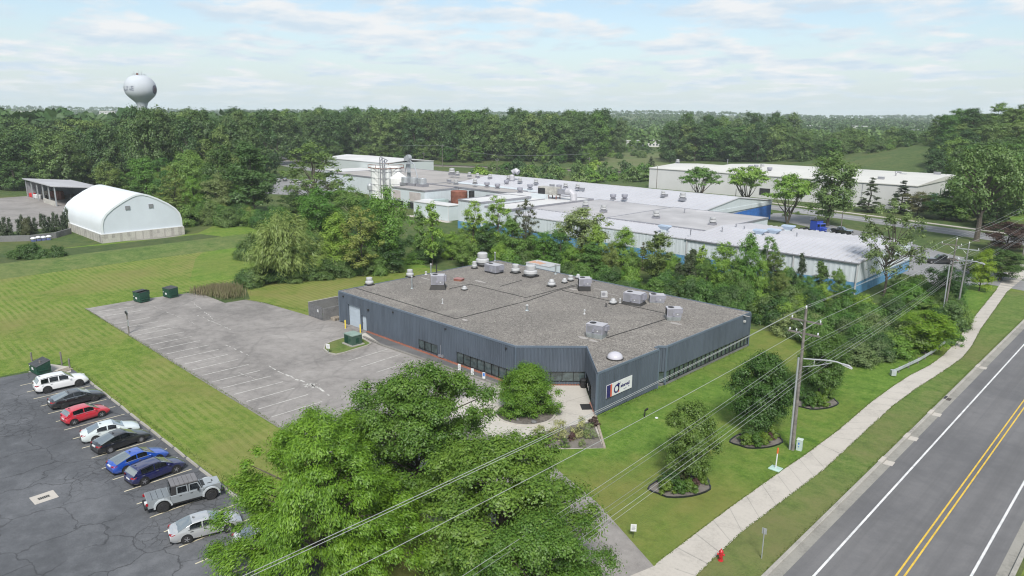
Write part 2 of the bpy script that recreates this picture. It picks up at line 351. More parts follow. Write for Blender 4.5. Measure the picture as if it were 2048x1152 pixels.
M['white'] = paint((0.60, 0.61, 0.62), 0.5, 0, 0.08); M['offwhite'] = paint((0.40, 0.405, 0.41), 0.55, 0, 0.15); M['dark'] = paint((0.02, 0.02, 0.022), 0.6); M['rubber'] = paint((0.018, 0.018, 0.019), 0.8); M['chrome'] = paint((0.6, 0.6, 0.62), 0.2, 0.8, 0.05)
M['wood'] = paint((0.17, 0.155, 0.14), 0.85, 0, 0.35, 2.5); M['tan_wood'] = paint((0.30, 0.26, 0.21), 0.85, 0, 0.25, 2.0); M['bark'] = paint((0.095, 0.08, 0.065), 0.95, 0, 0.35, 3.0); M['pale_bark'] = paint((0.24, 0.225, 0.20), 0.9, 0, 0.35, 2.0)
M['steel_pole'] = paint((0.40, 0.42, 0.44), 0.45, 0.4, 0.15); M['green_bin'] = paint((0.012, 0.058, 0.036), 0.5, 0, 0.3, 1.4); M['green_box'] = paint((0.045, 0.085, 0.065), 0.55, 0, 0.25, 1.0); M['green_lid'] = paint((0.22, 0.30, 0.26), 0.55, 0, 0.2)
M['red'] = paint((0.42, 0.02, 0.025), 0.4, 0, 0.15); M['orange'] = paint((0.62, 0.13, 0.03), 0.5); M['navy_blue'] = paint((0.022, 0.018, 0.12), 0.5); M['sign_orange'] = paint((0.60, 0.12, 0.07), 0.5); M['blue'] = paint((0.05, 0.17, 0.50), 0.5)
M['fac_wall'] = streak((0.50, 0.545, 0.57), 0.05); M['fac_blue'] = streak((0.095, 0.240, 0.40), 0.15); M['fac_roof'] = paint((0.43, 0.43, 0.455), 0.5, 0, 0.06, 0.08); M['fac_white'] = paint((0.54, 0.535, 0.53), 0.55, 0, 0.08, 0.1); M['fac_grey'] = paint((0.38, 0.37, 0.375), 0.7, 0, 0.18, 0.09); M['fac_brown'] = paint((0.32, 0.30, 0.285), 0.8, 0, 0.16, 0.1)
M['cream_wall'] = paint((0.50, 0.50, 0.49), 0.6, 0, 0.06, 0.1); M['fabric'] = paint((0.58, 0.61, 0.63), 0.55, 0, 0.04, 0.15); M['fabric_shaded_end'] = paint((0.52, 0.565, 0.61), 0.55, 0, 0.05, 0.15); M['rust'] = paint((0.20, 0.075, 0.05), 0.8, 0, 0.3, 0.8)  # end cloth: barn fabric darkened and blued, its shade put into the colour
M['shed_roof'] = paint((0.40, 0.40, 0.42), 0.6, 0, 0.1, 0.1); M['tank'] = paint((0.43, 0.46, 0.50), 0.85, 0, 0.06, 0.1); M['wire'] = paint((0.36, 0.37, 0.36), 0.5, 0.2); M['wire_dark'] = paint((0.20, 0.21, 0.21), 0.6); M['rail'] = paint((0.06, 0.05, 0.045), 0.7); M['lens_red'] = paint((0.28, 0.01, 0.015), 0.2); M['lens_white'] = paint((0.62, 0.64, 0.66), 0.15)
L = {}
L['locust'] = leaf_mat('leaf_locust', (0.026, 0.096, 0.010), (0.084, 0.198, 0.021), 0.34)
L['maple'] = leaf_mat('leaf_maple', (0.032, 0.090, 0.014), (0.088, 0.168, 0.029), 0.34)
L['yew'] = leaf_mat('leaf_yellow_green', (0.052, 0.128, 0.014), (0.130, 0.220, 0.024), 0.35)
L['pear'] = leaf_mat('leaf_pear', (0.034, 0.082, 0.018), (0.080, 0.145, 0.034), 0.33)
L['bright'] = leaf_mat('leaf_bright', (0.064, 0.150, 0.026), (0.128, 0.230, 0.046), 0.35)
L['mid'] = leaf_mat('leaf_mid', (0.044, 0.110, 0.028), (0.098, 0.182, 0.050), 0.32)
L['dark'] = leaf_mat('leaf_dark', (0.028, 0.066, 0.022), (0.060, 0.112, 0.034), 0.25)
L['olive'] = leaf_mat('leaf_olive', (0.070, 0.115, 0.034), (0.130, 0.175, 0.056), 0.3)
L['willow'] = leaf_mat('leaf_willow', (0.095, 0.155, 0.052), (0.170, 0.230, 0.088), 0.35)
L['silver'] = leaf_mat('leaf_silver', (0.072, 0.118, 0.052), (0.135, 0.190, 0.088), 0.3)
L['forest'] = leaf_mat('leaf_forest', (0.032, 0.072, 0.030), (0.066, 0.118, 0.046), 0.28)
L['forest2'] = leaf_mat('leaf_forest_mid', (0.050, 0.102, 0.036), (0.098, 0.160, 0.056), 0.28)
L['conifer'] = leaf_mat('leaf_conifer', (0.018, 0.034, 0.020), (0.040, 0.060, 0.034), 0.08)
L['brown'] = leaf_mat('leaf_brownish', (0.045, 0.055, 0.030), (0.085, 0.095, 0.050), 0.2)
L['purple'] = leaf_mat('leaf_purple', (0.030, 0.020, 0.022), (0.070, 0.042, 0.045), 0.15)
L['reed'] = leaf_mat('leaf_reed', (0.060, 0.080, 0.040), (0.135, 0.125, 0.10), 0.2)
L['grass'] = leaf_mat('leaf_grass', (0.050, 0.085, 0.016), (0.100, 0.135, 0.034), 0.25)
L['pale'] = leaf_mat('leaf_pale', (0.11, 0.14, 0.07), (0.22, 0.24, 0.14), 0.25)
L['box'] = leaf_mat('leaf_box', (0.034, 0.082, 0.012), (0.072, 0.132, 0.022), 0.2)

# ------------------------------------------------------------------ ground, lots, roads (structure)
def big_ground():
    rs = [0, 60, 120, 200, 300, 420, 560, 700, 900, 1150, 1450, 1800, 2250, 2800, 3500, 4300, 5200, 6500, 9000]; n = 96
    vs = []; fs = []
    def z(x, y, r):
        if r < 620: return 0.0
        k = min(1, (r-620)/2600); k = k*k*(3-2*k)
        return k*(19 + 8*math.sin(x*0.0016+1.3)*math.cos(y*0.0013) + 5*math.sin(x*0.004+y*0.003)) - max(0, (r-5200))*0.012
    for i, r in enumerate(rs[1:]):
        for k in range(n):
            a = 2*math.pi*k/n; x, y = CAMP[0]+r*math.cos(a), CAMP[1]+r*math.sin(a); vs.append((x, y, z(x, y, r)))
    vs.append((CAMP[0], CAMP[1], 0)); c = len(vs)-1
    for k in range(n): fs.append((c, k, (k+1) % n))
    for i in range(len(rs)-2):
        for k in range(n): fs.append((i*n+k, (i+1)*n+k, (i+1)*n+(k+1) % n, i*n+(k+1) % n))
    o = MB().add(vs, fs).build('ground', M['ground'], smooth=True); tag(o, kind='structure')
big_ground()
HC = (340.0, 215.0)
def hillz(x, y): return 23*math.exp(-(((x-HC[0])/95)**2+((y-HC[1])/80)**2))
def gz(x, y):
    r = math.hypot(x-CAMP[0], y-CAMP[1])
    if r < 620: return 0.0
    k = min(1, (r-620)/2600); k = k*k*(3-2*k)
    return k*(19 + 8*math.sin(x*0.0016+1.3)*math.cos(y*0.0013) + 5*math.sin(x*0.004+y*0.003)) - max(0, (r-5200))*0.012
sheet('lawn', [(-64, -64), (-8.0, -64), (-8.0, -34.0), (70, -33.3), (70, -24), (-33.6, -23.9), (-33.6, -7.5), (-29, -6), (-24, -5.0), (-18, -2.6), (-6.2, -1.8), (-6.2, 4), (-.2, 4), (-.2, 32.8), (12, 33.5), (6, 36), (-10, 35), (-21, 33), (-30, 13), (-37, 1), (-41, -5), (-60, 4), (-72, 12), (-66, -28)], .004, M['lawn_l'])
sheet('field', [(-60, -64), (-18, -60), (-18, 33), (-30, 36), (-60, 36), (-76, 30), (-70, -20)], .002, M['lawn_f'])
sheet('field', [(-66, -28), (-72, 12), (-78, 30), (-110, 34), (-92, 18), (-92, -30), (-96, -90), (-64, -90), (-64, -64)], .003, M['lawn_f'])
sheet('front_lawn', [(47, -.2), (52.4, -5.5), (45, -9.5), (45, -12), (57, -14.6), (65.2, -18.4), (66.2, -16.6), (71.1, -19.6), (71.1, 98), (60, 98), (56, 70), (60, 52), (58, 44), (47.5, 41), (36, 38), (24, 36), (20, 32.4), (47.4, 32.4)], .004, M['lawn_r'])

sheet('verge', [(83.6, -40), (130, -40), (130, 140), (83.6, 140)], .006, M['lawn_r'])
# grassy berm along the ditch
def berm():
    vs = []; fs = []; m = 26
    prof = [(-9, 0.0), (-5.5, .55), (-3, 1.0), (-.8, 1.05), (2.5, .6), (7, .006)]
    for i in range(m+1):
        t = i/m; y = -95+t*122; x = -72.5+0.006*(y+30)*8*.2 - 2.0*math.sin((y+30)*.02); h = min(1, (m-i)/5)
        for a, z in prof: vs.append((x+a, y, z*h+.006))
    for i in range(m):
        for k in range(len(prof)-1): fs.append((i*6+k, (i+1)*6+k, (i+1)*6+k+1, i*6+k+1))
    tag(MB().add(vs, fs).build('grass_berm', M['berm'], smooth=True), kind='structure')
berm()
sheet('ditch', [(-81, -95), (-92, -95), (-96, -34), (-92, -16), (-90, -4), (-90, 18), (-83, 20), (-82, 0)], .008, M['ditch'])
LOT = [(-33.4, -24), (71.3, -24.6), (71.3, -20.5), (65.3, -17.4), (57.6, -13.6), (49.6, -11.0), (34.2, -10.5), (34.2, 0), (5.4, .1), (0, .3), (-2, .6), (-6, -1.6), (-18, -2.8), (-24, -4.6), (-29.2, -5.9), (-32.2, -7.8), (-33.6, -17)]
sheet('parking_lot', LOT, .010, M['lot'])
sheet('left_parking_lot', [(-7.7, -42), (-6.8, -34.5), (-4.4, -33.6), (80, -32.6), (80, -75), (-12, -75)], .010, M['lot2'])
sheet('plaza', [(34.2, -.05), (34.2, -10.6), (43.2, -11.2), (49.6, -8.5), (52.2, -5.6), (47.1, -.3), (41.2, 5.5), (35.6, 0)], .016, M['plaza'])
WL = [(66.0, -19.6)]+[at(*p) for p in [(1314, 1126), (1459, 1016), (1554, 948.5), (1619, 903.5), (1678, 859.5), (1740, 806), (1787, 772), (1820, 750.6), (1859, 731), (1886, 711), (1915, 681), (1929, 658), (1958, 622), (1993, 579)]]+[(61.0, 125)]
WR = [(71.2, -20.5)]+[at(*p) for p in [(1391.5, 1152), (1484, 1064), (1584, 988), (1650, 938), (1738, 856), (1786, 812), (1833, 777), (1862, 759), (1894, 738), (1925, 716), (1945, 691), (1962, 658), (1988, 622), (2016, 582)]]+[(65.2, 125)]
b = MB()
for i in range(len(WL)-1):
    n = max(1, int((WL[i+1][1]-WL[i][1])/2.4+.5))
    for k in range(n):
        f = lambda P, t: (P[i][0]+(P[i+1][0]-P[i][0])*t, P[i][1]+(P[i+1][1]-P[i][1])*t)
        t0, t1 = k/n+.006, (k+1)/n-.006
        b.quad((*f(WL, t0), .02), (*f(WR, t0), .02), (*f(WR, t1), .02), (*f(WL, t1), .02))
tag(b.build('sidewalk', M['walk']), kind='structure')
sheet('sidewalk_bed', WL+WR[::-1], .012, M['curb'])
sheet('driveway_apron', [(64.9, -19.6), (65.5, -17.3), (66, -16.3), (71.5, -20), (72.2, -26), (66, -26)], .015, M['walk'])
sheet('verge', WR[:1]+[(71.15, -20.4), (71.15, 96)]+[p for p in WR[::-1] if p[1] < 97 and p[1] > -20], .008, M['verge'])
# main road
sheet('road', [(72.2, -140), (82.4, -140), (82.4, 230), (72.2, 230)], .014, M['road'])
b = MB(); 
for x0, x1 in ((71.45, 72.2), (82.4, 83.1)): b.quad((x0, -140, .018), (x1, -140, .018), (x1, 230, .018), (x0, 230, .018))
tag(b.build('gutter', M['gutter']), kind='structure')
b = MB(); b.box(71.2, 71.5, -140, -24, 0, .14, b=.03); b.box(71.2, 71.5, -18, 230, 0, .14, b=.03); b.box(83.05, 83.35, -140, 230, 0, .14, b=.03)
tag(b.build('kerb', M['curb']), kind='structure')
b = MB()
for y in (16.5, 24.5, 44.5, 9.5):  b.quad((71.6, y, .023), (72.35, y+.1, .023), (72.3, y+1.1, .023), (71.6, y+1.0, .023)); b.box(71.17, 71.52, y, y+1.3, .0, .146)
tag(b.build('kerb_patches', M['walk']), kind='structure')
b = MB()
for x0, x1 in ((73.6, 73.76), (81.15, 81.31)): b.quad((x0, -140, .02), (x1, -140, .02), (x1, 230, .02), (x0, 230, .02))
tag(b.build('road_edge_lines', M['white_line']), kind='structure')
b = MB()
for x0, x1 in ((77.55, 77.67), (77.97, 78.09)): b.quad((x0, -140, .02), (x1, -140, .02), (x1, 230, .02), (x0, 230, .02))
tag(b.build('road_centre_lines', M['yellow_line']), kind='structure')
# cross road beyond the factory, its pale walk, factory yard, gravel yard
sheet('cross_road', [(-90, 190), (-60, 182), (-26, 174), (13, 166), (48, 156), (90, 143), (140, 127), (143, 137), (92, 152), (45, 168.5), (-20, 184), (-90, 201)], .012, M['far_road'])
b = MB(); b.strip([(-60, 197.5), (-20, 188.5), (45, 173), (92, 156.5), (143, 141)], 1.8, 0, .10); tag(b.build('cross_road_walk', M['walk']), kind='structure')
b = MB(); b.strip([(-60, 188), (-20, 179), (13, 171), (48, 161.8), (92, 147.5), (141, 132)], .18, .012, .018); tag(b.build('cross_road_line', M['white_line']), kind='structure')
sheet('factory_yard', [(-8, 165), (-14, 156), (-6, 150), (5, 146), (30, 133), (44, 117), (47.6, 97), (56, 89.5), (60.5, 99), (64, 108), (72, 108), (72, 116), (61, 113), (57, 122), (48, 127), (30, 143), (16, 150), (6, 156), (3, 167)], .010, M['far_road'])
sheet('side_drive', [(56, 89.5), (61.9, 98.5), (72.2, 96), (72.2, 107), (62, 107), (56, 99)], .013, M['far_road'])
sheet('gravel_yard', [at(*p) for p in [(-60, 398), (0, 396), (56, 392), (80, 385), (170, 392), (230, 420), (200, 440), (126, 452), (60, 460), (0, 466), (-80, 474)]], .010, M['gravel_yard'])
sheet('far_parking', [(-225, 92), (-165, 72), (-140, 84), (-150, 98), (-178, 116), (-205, 118)], .012, M['far_road'])
b = MB(); b.strip([polar(548, 900), polar(552, 640), polar(556, 500), polar(572, 430), polar(610, 398), polar(660, 378), polar(700, 372)], 9, .0, .02); tag(b.build('far_road', M['far_road']), kind='structure')
# railway
p0, p1 = at(700, 326), at(1150, 342)
p0, p1 = np.array(p0), np.array(p1); d = (p1-p0)/np.linalg.norm(p1-p0)
b = MB(); b.strip([p0-d*150, p1+d*300], 4.5, 0, .5); tag(b.build('railway_bed', M['gravel_yard']), kind='structure')
nn = np.array([-d[1], d[0]])
b = MB()
for s in (-1.6, 1.6): b.strip([p0-d*150+nn*s, p1+d*300+nn*s], .5, .5, .75)
tag(b.build('railway_rails', M['rail']), kind='structure')
M['meadow'] = grass_mat('meadow', (0.075, 0.105, 0.040), (0.105, 0.140, 0.052), (0.145, 0.175, 0.072), dry=(0.17, 0.16, 0.09), dryamt=.6)
sheet('meadow', [polar(a, d) for a, d in ((1130, 400), (1180, 470), (1215, 560), (1225, 700), (1325, 700), (1345, 480), (1330, 385), (1240, 380))], .009, M['meadow'])
sheet('meadow', [(30, 266), (-40, 270), (-80, 262), (-90, 380), (60, 400), (150, 330), (90, 262)], .008, M['meadow'])
sheet('field', [(-40, 232), (30, 214), (70, 190), (120, 170), (220, 240), (150, 420), (60, 430), (-60, 330)], .002, M['lawn_r'])

# parking-lot paint, seams, kerbs, drains
b = MB()
for px0, py0, px1, py1 in [(192, 624, 269, 613), (203, 633, 281, 621), (228, 648, 300, 635), (243, 656, 316, 643), (263, 665, 338, 648.5), (270, 671, 355, 654), (285, 680, 368, 664), (300, 690, 385, 672.5), (316, 699, 400.5, 681), (333, 708, 418, 690), (350, 718, 437, 699), (370, 728, 456, 709), (385, 739.7, 477, 718.5), (404, 751, 497, 729), (424, 764, 520, 741), (446, 776, 542, 752), (468, 789, 566, 763.5), (493, 803, 590, 776), (517, 818, 616, 789), (543, 834, 644, 803)]:
    a, c = at(px0, py0), at(px1, py1); b.strip([a, c], .11, .012, .0145)
for px0, py0, px1, py1 in [(697, 722, 776, 698), (722, 734, 800, 709), (752, 745, 830, 720), (830, 745, 862, 732), (958, 782, 975, 776)]:
    a, c = at(px0, py0), at(px1, py1); b.strip([a, c], .11, .012, .0145)
tag(b.build('bay_lines', M['old_line']), kind='structure')
b = MB()
for u in np.arange(-3.1, 50, 2.72): b.strip([(u, -39.3), (u+.05, -33.9)], .11, .012, .0145)
tag(b.build('left_bay_lines', M['cream_line']), kind='structure')
b = MB()   # whitish crumbled seams in the old surface
random.seed(3)
def seam(pts, wd):
    for i in range(len(pts)-1):
        a, c = np.array(at(*pts[i])), np.array(at(*pts[i+1])); n = max(2, int(np.linalg.norm(c-a)/.7))
        for k in range(n):
            if random.random() < .25: continue
            q = a+(c-a)*k/n; e = a+(c-a)*(k+random.uniform(.6, 1.1))/n; j = np.array([random.uniform(-.1, .1), random.uniform(-.1, .1)])
            b.strip([q+j, e+j], wd*random.uniform(.3, 1.1), .012, .0148)
seam([(380, 600), (430, 641)], .10); seam([(395, 630), (463, 660)], .12); seam([(452, 690), (498, 711)], .16); seam([(530, 728), (550, 740), (614, 767), (637, 776), (660, 792)], .24); seam([(300, 610), (390, 648)], .06); seam([(470, 741), (512, 760)], .06)
for i in range(40):
    q = at(random.gauss(622, 9), random.gauss(770, 3)); r = random.uniform(.05, .28); b.strip([q, (q[0]+r, q[1]+random.uniform(-r, r))], r*.6, .012, .0148)
tag(b.build('pavement_seams', M['old_line']), kind='structure')
b = MB(); b.strip([(8.6, -1.9), (13.3, -2.3), (34.3, -1.35)], .3, 0, .19); b.strip([(-33.45, -24.05), (71, -24.7)], .18, 0, .035)
tag(b.build('lot_kerb', concrete('concrete_old_kerb', (0.19, 0.18, 0.165), .3)), kind='structure')
sheet('asphalt_walk', [(13.0, -2.1), (34.2, -1.2), (34.2, -.02), (7.2, -.02), (7.2, -.6)], .10, asphalt('asphalt_walk', (0.10, 0.098, 0.10), (.13, .128, .13), (.08, .08, .08)))
sheet('door_walk', [(7.2, -.02), (7.2, -3.0), (9.2, -2.2), (13.0, -2.2), (13.0, -.02)], .02, M['plaza'])
IS = [at(*p) for p in [(713, 671), (742, 688), (735, 692), (690, 706), (672, 710), (657, 707), (648, 699), (651, 690), (664, 684), (686, 677)]]
b = MB(); b.strip(IS, .2, 0, .15, True); tag(b.build('island_kerb', M['curb']), kind='structure')
sheet('island_grass', IS, .10, M['verge'])
# left lot inlet slab
b = MB(); b.quad(*[(*at(*p), .014) for p in [(58, 996), (106, 980), (118, 994), (70, 1010)]]); tag(b.build('inlet_apron', M['walk']), kind='structure')
g = thing('storm_drain', 'black slotted storm drain grate set in a pale concrete slab', 'drain', (*at(88, 995), 0.0), math.atan2(at(106, 980)[1]-at(58, 996)[1], at(106, 980)[0]-at(58, 996)[0]))
b = MB(); b.box(-.42, .42, -.22, .22, 0, .017); b.build('grate', M['gutter'], g)
b = MB()
for i in range(6): b.box(-.38+i*.13, -.29+i*.13, -.19, .19, .017, .021)
b.build('slot', M['dark'], g)
# plaza joints
b = MB()
for q in [((34.3, -3.2), (39.2, -3.9)), ((43.6, -2.2), (47.0, -1.0)), ((42.6, -.4), (43.2, 3.4)), ((44, -6.6), (50.6, -7.2)), ((40.2, -7.6), (40.0, -10.8)), ((44.6, -3.8), (51, -4.6))]: b.strip(q, .05, .016, .0185)
tag(b.build('plaza_joints', M['gutter']), kind='structure')
PC = (41.7, -4.9)
cir = lambda c, r, n=40: [(c[0]+r*math.cos(2*math.pi*k/n), c[1]+r*math.sin(2*math.pi*k/n)) for k in range(n)]
sheet('planting_bed', cir(PC, 2.95), .06, M['mulch'])
b = MB(); b.strip(cir(PC, 3.05), .2, 0, .12, True); tag(b.build('planting_bed_kerb', M['plaza']), kind='structure')
sheet('planting_bed', [at(*p) for p in [(1048, 893), (1068, 868), (1185, 842), (1206, 896), (1130, 897)]], .03, M['mulch'])
tag(MB().strip([at(1190, 832), at(1209, 897)], .22, 0, .18).build('timber_edging', M['tan_wood']), 'tan timber edging board between the shrub bed and the front lawn', 'edging')

# ------------------------------------------------------------------ foliage
def leafmesh(name, C, NR, T, ln, wd):
    n = len(C); NR = NR/np.linalg.norm(NR, axis=1)[:, None]
    T = T - NR*np.sum(T*NR, 1)[:, None]; T = T/np.maximum(1e-6, np.linalg.norm(T, axis=1))[:, None]; B = np.cross(NR, T)
    a = T*ln[:, None]/2; c = B*wd[:, None]/2
    V = np.stack([C-a, C+c+a*.1, C+a, C-c+a*.1], 1).reshape(-1, 3)
    me = bpy.data.meshes.new(name); me.vertices.add(4*n); me.vertices.foreach_set('co', V.astype(np.float32).ravel())
    me.loops.add(4*n); me.loops.foreach_set('vertex_index', np.arange(4*n, dtype=np.int32))
    me.polygons.add(n); me.polygons.foreach_set('loop_start', np.arange(0, 4*n, 4, dtype=np.int32)); me.polygons.foreach_set('loop_total', np.full(n, 4, np.int32))
    me.update(calc_edges=True); return me
def unit(rg, n):
    d = rg.normal(size=(n, 3)); return d/np.linalg.norm(d, axis=1)[:, None]
SHAPE = {'round': lambda t: np.clip(1-(2*t-1)**2, 0, 1)**.55, 'oval': lambda t: np.clip(np.sin(np.pi*np.clip(t*.90+.07, 0, 1)), 0, 1)**.5*(1.04-.14*t),
         'cone': lambda t: (1-t)**.85*np.minimum(1, t*8+.45), 'vase': lambda t: np.minimum(1, .35+t*1.1)*np.clip(1-((t-.55)/.5)**2*(t > .55), 0, 1)**.5,
         'dome': lambda t: np.clip(1-t**2.2, 0, 1)**.6*np.minimum(1, .75+t*2), 'flat': lambda t: np.clip(1-t**2.6, 0, 1)**.6*np.minimum(1, .55+t*3), 'col': lambda t: np.minimum(1, t*5+.5)*np.clip(1-t, 0, 1)**.45}
def clumps(rg, shape, n, H, W, z0, core=.35):
    out = []
    ph = rg.uniform(0, 6.28, 3); am = rg.uniform(.08, .2, 3)
    while len(out) < n:
        t = rg.uniform(0, 1); a = rg.uniform(0, 6.283); ce = core*max(0.0, 1-(t/.72)**3); r = (rg.uniform(ce**2, 1))**.5
        lump = 1 + am[0]*math.sin(2*a+ph[0]+3*t) + am[1]*math.sin(3*a+ph[1]-4*t) + am[2]*math.sin(5*a+ph[2])
        sr = float(SHAPE[shape](np.float64(t)))
        if rg.uniform() > sr*.85+.15: continue
        rr = W/2*sr*r*lump*.86; out.append((rr*math.cos(a), rr*math.sin(a), z0+t*(H-z0)*.97))
    return np.array(out)
def make_crown(name, seed, shape, H, W, z0, ncl, lpc, ls, cs=.16, asp=.6, droop=0.0, flat=.75, up=.35, loose=1.0, core=.35):
    rg = np.random.default_rng(seed); cl = clumps(rg, shape, ncl, H, W, z0, core)
    rc = W*cs*rg.uniform(.65, 1.25, ncl); idx = np.repeat(np.arange(ncl), (lpc*(rc/rc.mean())**1.6).astype(int)+4); n = len(idx)
    d = unit(rg, n); d[:, 2] += .15; d /= np.linalg.norm(d, axis=1)[:, None]
    rad = np.abs(rg.normal(.62, .36, n))*loose
    C = cl[idx] + d*(rc[idx]*rad)[:, None]*np.array([1, 1, flat])
    out = cl[idx]*np.array([1, 1, .25]); out /= np.maximum(.3, np.linalg.norm(out, axis=1))[:, None]
    NR = d*1.0 + unit(rg, n)*.55 + np.array([0, 0, up+.2]) + out*.4
    T = unit(rg, n)
    if droop: T = out*.9 + unit(rg, n)*.55 + np.array([0, 0, -droop]); C[:, 2] -= droop*.25*rg.uniform(0, 1, n)*W*cs
    s = ls*rg.uniform(.65, 1.35, n)
    C[:, 2] = np.maximum(C[:, 2], .08)
    return leafmesh(name, C, NR, T, s, s*asp*rg.uniform(.8, 1.2, n)), cl
def make_trunk(name, seed, cl, H, r, top=.7, limbs=12, stems=1, mat='bark', z0=1.0):
    rg = np.random.default_rng(seed+99); b = MB(); order = rg.permutation(len(cl))
    if stems == 1:
        pts = [(0, 0, -.1)] + [(rg.normal()*.02*H*t, rg.normal()*.02*H*t, H*top*t) for t in (.25, .5, .75, 1)]
        b.tube([pts[0], (0, 0, .25)], r*1.5, 8, r*1.05); b.tube([(0, 0, .2)]+pts[1:], r, 7, r*.25)
        for i in order[:limbs]:
            c = cl[i]; h = max(z0*.7, min(H*top*.92, c[2]*rg.uniform(.5, .75))); k = min(3, int(h/(H*top)*4)); base = np.array(pts[k+1])*(h/max(.1, pts[k+1][2])); base[2] = h
            mid = (base+c)/2 + np.array([0, 0, .06*H*rg.uniform(-.2, .7)]); b.tube([base, mid, c], r*.42, 5, r*.08)
    else:
        for s in range(stems):
            a = 6.283*s/stems+rg.uniform(-.4, .4); g = np.array([math.cos(a), math.sin(a), 0])
            far = [c for c in cl if np.dot(c[:2], g[:2]) > 0] or list(cl)
            for j in range(max(1, limbs//stems)):
                c = far[rg.integers(len(far))]; m1 = np.array([g[0]*r*3, g[1]*r*3, H*.22]); m2 = (m1+c)/2+np.array([0, 0, -.03*H])
                b.tube([g*r*.4, m1, m2, c], r*.75, 5, r*.1)
    o = b.build(name, M[mat]); me = o.data; bpy.data.objects.remove(o); return me
P = {}
def proto(k, seed, shape, H, W, z0, ncl, lpc, ls, trunk=None, **kw):
    me, cl = make_crown('crown', seed, shape, H, W, z0, ncl, lpc, ls, **kw)
    tr = make_trunk('trunk', seed, cl, H, **trunk) if trunk else None
    me.materials.append(L['mid']); P.setdefault(k, []).append((me, tr, H, W))
for s in (1, 2, 3): proto('round', s, 'round', 12, 8, 1.6, 95, 165, .28, dict(r=.2, z0=2), cs=.13)
for s in (4, 5, 6): proto('oval', s, 'oval', 12, 6.5, 1.0, 90, 160, .27, dict(r=.17, z0=2), cs=.14)
for s in (7, 8): proto('loose', s, 'oval', 14, 7, 2.4, 72, 130, .27, dict(r=.17, limbs=24, z0=3), cs=.11)
for s in (9, 10): proto('sparse', s, 'oval', 16, 10, 3.2, 100, 80, .30, dict(r=.2, limbs=34, mat='pale_bark', z0=3), cs=.075)
for s in (11, 12, 13): proto('bush', s, 'dome', 4, 5.5, .1, 50, 190, .235, None, cs=.15)
for s in (14, 15): proto('conifer', s, 'cone', 12, 5, .5, 90, 70, .40, dict(r=.17, limbs=0, top=.95), cs=.085, flat=.4, asp=.35)
for s in (16, 17): proto('umbrella', s, 'flat', 12, 16, 6.4, 75, 95, .50, dict(r=.3, limbs=18, stems=5), cs=.085, flat=.45)
proto('willow', 18, 'dome', 12.5, 14, 2.4, 85, 190, .75, dict(r=.35, limbs=14), cs=.10, asp=.16, droop=1.1, flat=1.25)
for s in (19, 20): proto('slim', s, 'oval', 9, 3.0, 1.4, 60, 60, .30, dict(r=.09, limbs=10), cs=.2)
for s in (21, 22): proto('cedar', s, 'col', 8, 2.6, .1, 34, 110, .30, dict(r=.1, limbs=0, top=.9), cs=.19, flat=1.1)
for s in (23, 24): proto('bigoak', s, 'round', 23, 26, 8.0, 110, 100, .66, dict(r=.85, limbs=34, z0=7), cs=.085)
for s in range(30, 35): proto('forest', s, 'round', 22, 14, 1.5, 84, 105, .64, dict(r=.35, limbs=5, z0=4), cs=.125)
for s in (60, 61): proto('forest', s, 'oval', 22, 12, 1.5, 70, 105, .64, dict(r=.35, limbs=8, z0=4), cs=.15)
for s in (36, 37): proto('forestbush', s, 'dome', 5, 8, .1, 26, 50, .70, None, cs=.15)
for s in (38, 39): proto('arb', s, 'col', 4.2, 2.2, .05, 26, 70, .26, None, cs=.22, flat=1.2)
for s in (40, 41, 42): proto('pear', s, 'oval', 7.2, 5.4, 1.1, 170, 330, .155, dict(r=.11, limbs=14, z0=1.2), cs=.12)
proto('yew', 43, 'dome', 5.2, 6.3, .25, 150, 420, .14, dict(r=.1, limbs=16, stems=5), cs=.115, flat=.7)
proto('locust', 44, 'dome', 11.6, 15, 1.0, 320, 560, .21, dict(r=.26, limbs=60, z0=2), cs=.058, asp=.30, droop=.7, flat=.55, core=.5)
for s in (45, 46, 47): proto('maple', s, 'round', 12, 13, 1.6, 250, 520, .17, dict(r=.26, limbs=50, z0=2), cs=.072, asp=.6, flat=.65, core=.42)
for s in (48, 49): proto('box', s, 'dome', .9, 1.2, .05, 34, 130, .085, None, cs=.14)
for s in (50, 51): proto('shrub', s, 'dome', 1.5, 1.9, .1, 26, 60, .16, None, cs=.17, asp=.25)
_rr = random.Random(11); _cnt = {}
def plant(kind, loc, H, W, mat, name, label, cat='tree', group=None, rz=None, bark=None, W2=None, var=None):
    lst = P[kind]; i = _cnt.get(kind, 0); _cnt[kind] = i+1
    cm, tm, h0, w0 = lst[(i if var is None else var) % len(lst)]
    rz = _rr.uniform(0, 6.28) if rz is None else rz
    sc = (W/w0, (W2 or W)/w0, H/h0)
    def mk(nm, me, m, par):
        o = link(nm, me, par); o.material_slots[0].link = 'OBJECT'; o.material_slots[0].material = m; return o
    if tm is None:
        o = mk(name, cm, L[mat], None); o.location = (loc[0], loc[1], loc[2] if len(loc) > 2 else 0); o.rotation_euler = (0, 0, rz); o.scale = sc; return tag(o, label, cat, group)
    t = thing(name, label, cat, loc, rz, group); t.scale = sc
    mk('trunk', tm, M[bark or 'bark'], t); mk('crown', cm, L[mat], t); return t
def plantpx(kind, px, yb, yt, wpx, mat, name, label, cat='tree', group=None, **kw):
    b = at(px, yb); H = hgt(b, yt); W = wpx/FPX*depth(b)*(1.14 if kind == 'oval' else 1.0)
    return plant(kind, b, H, W, mat, name, label, cat, group, **kw)

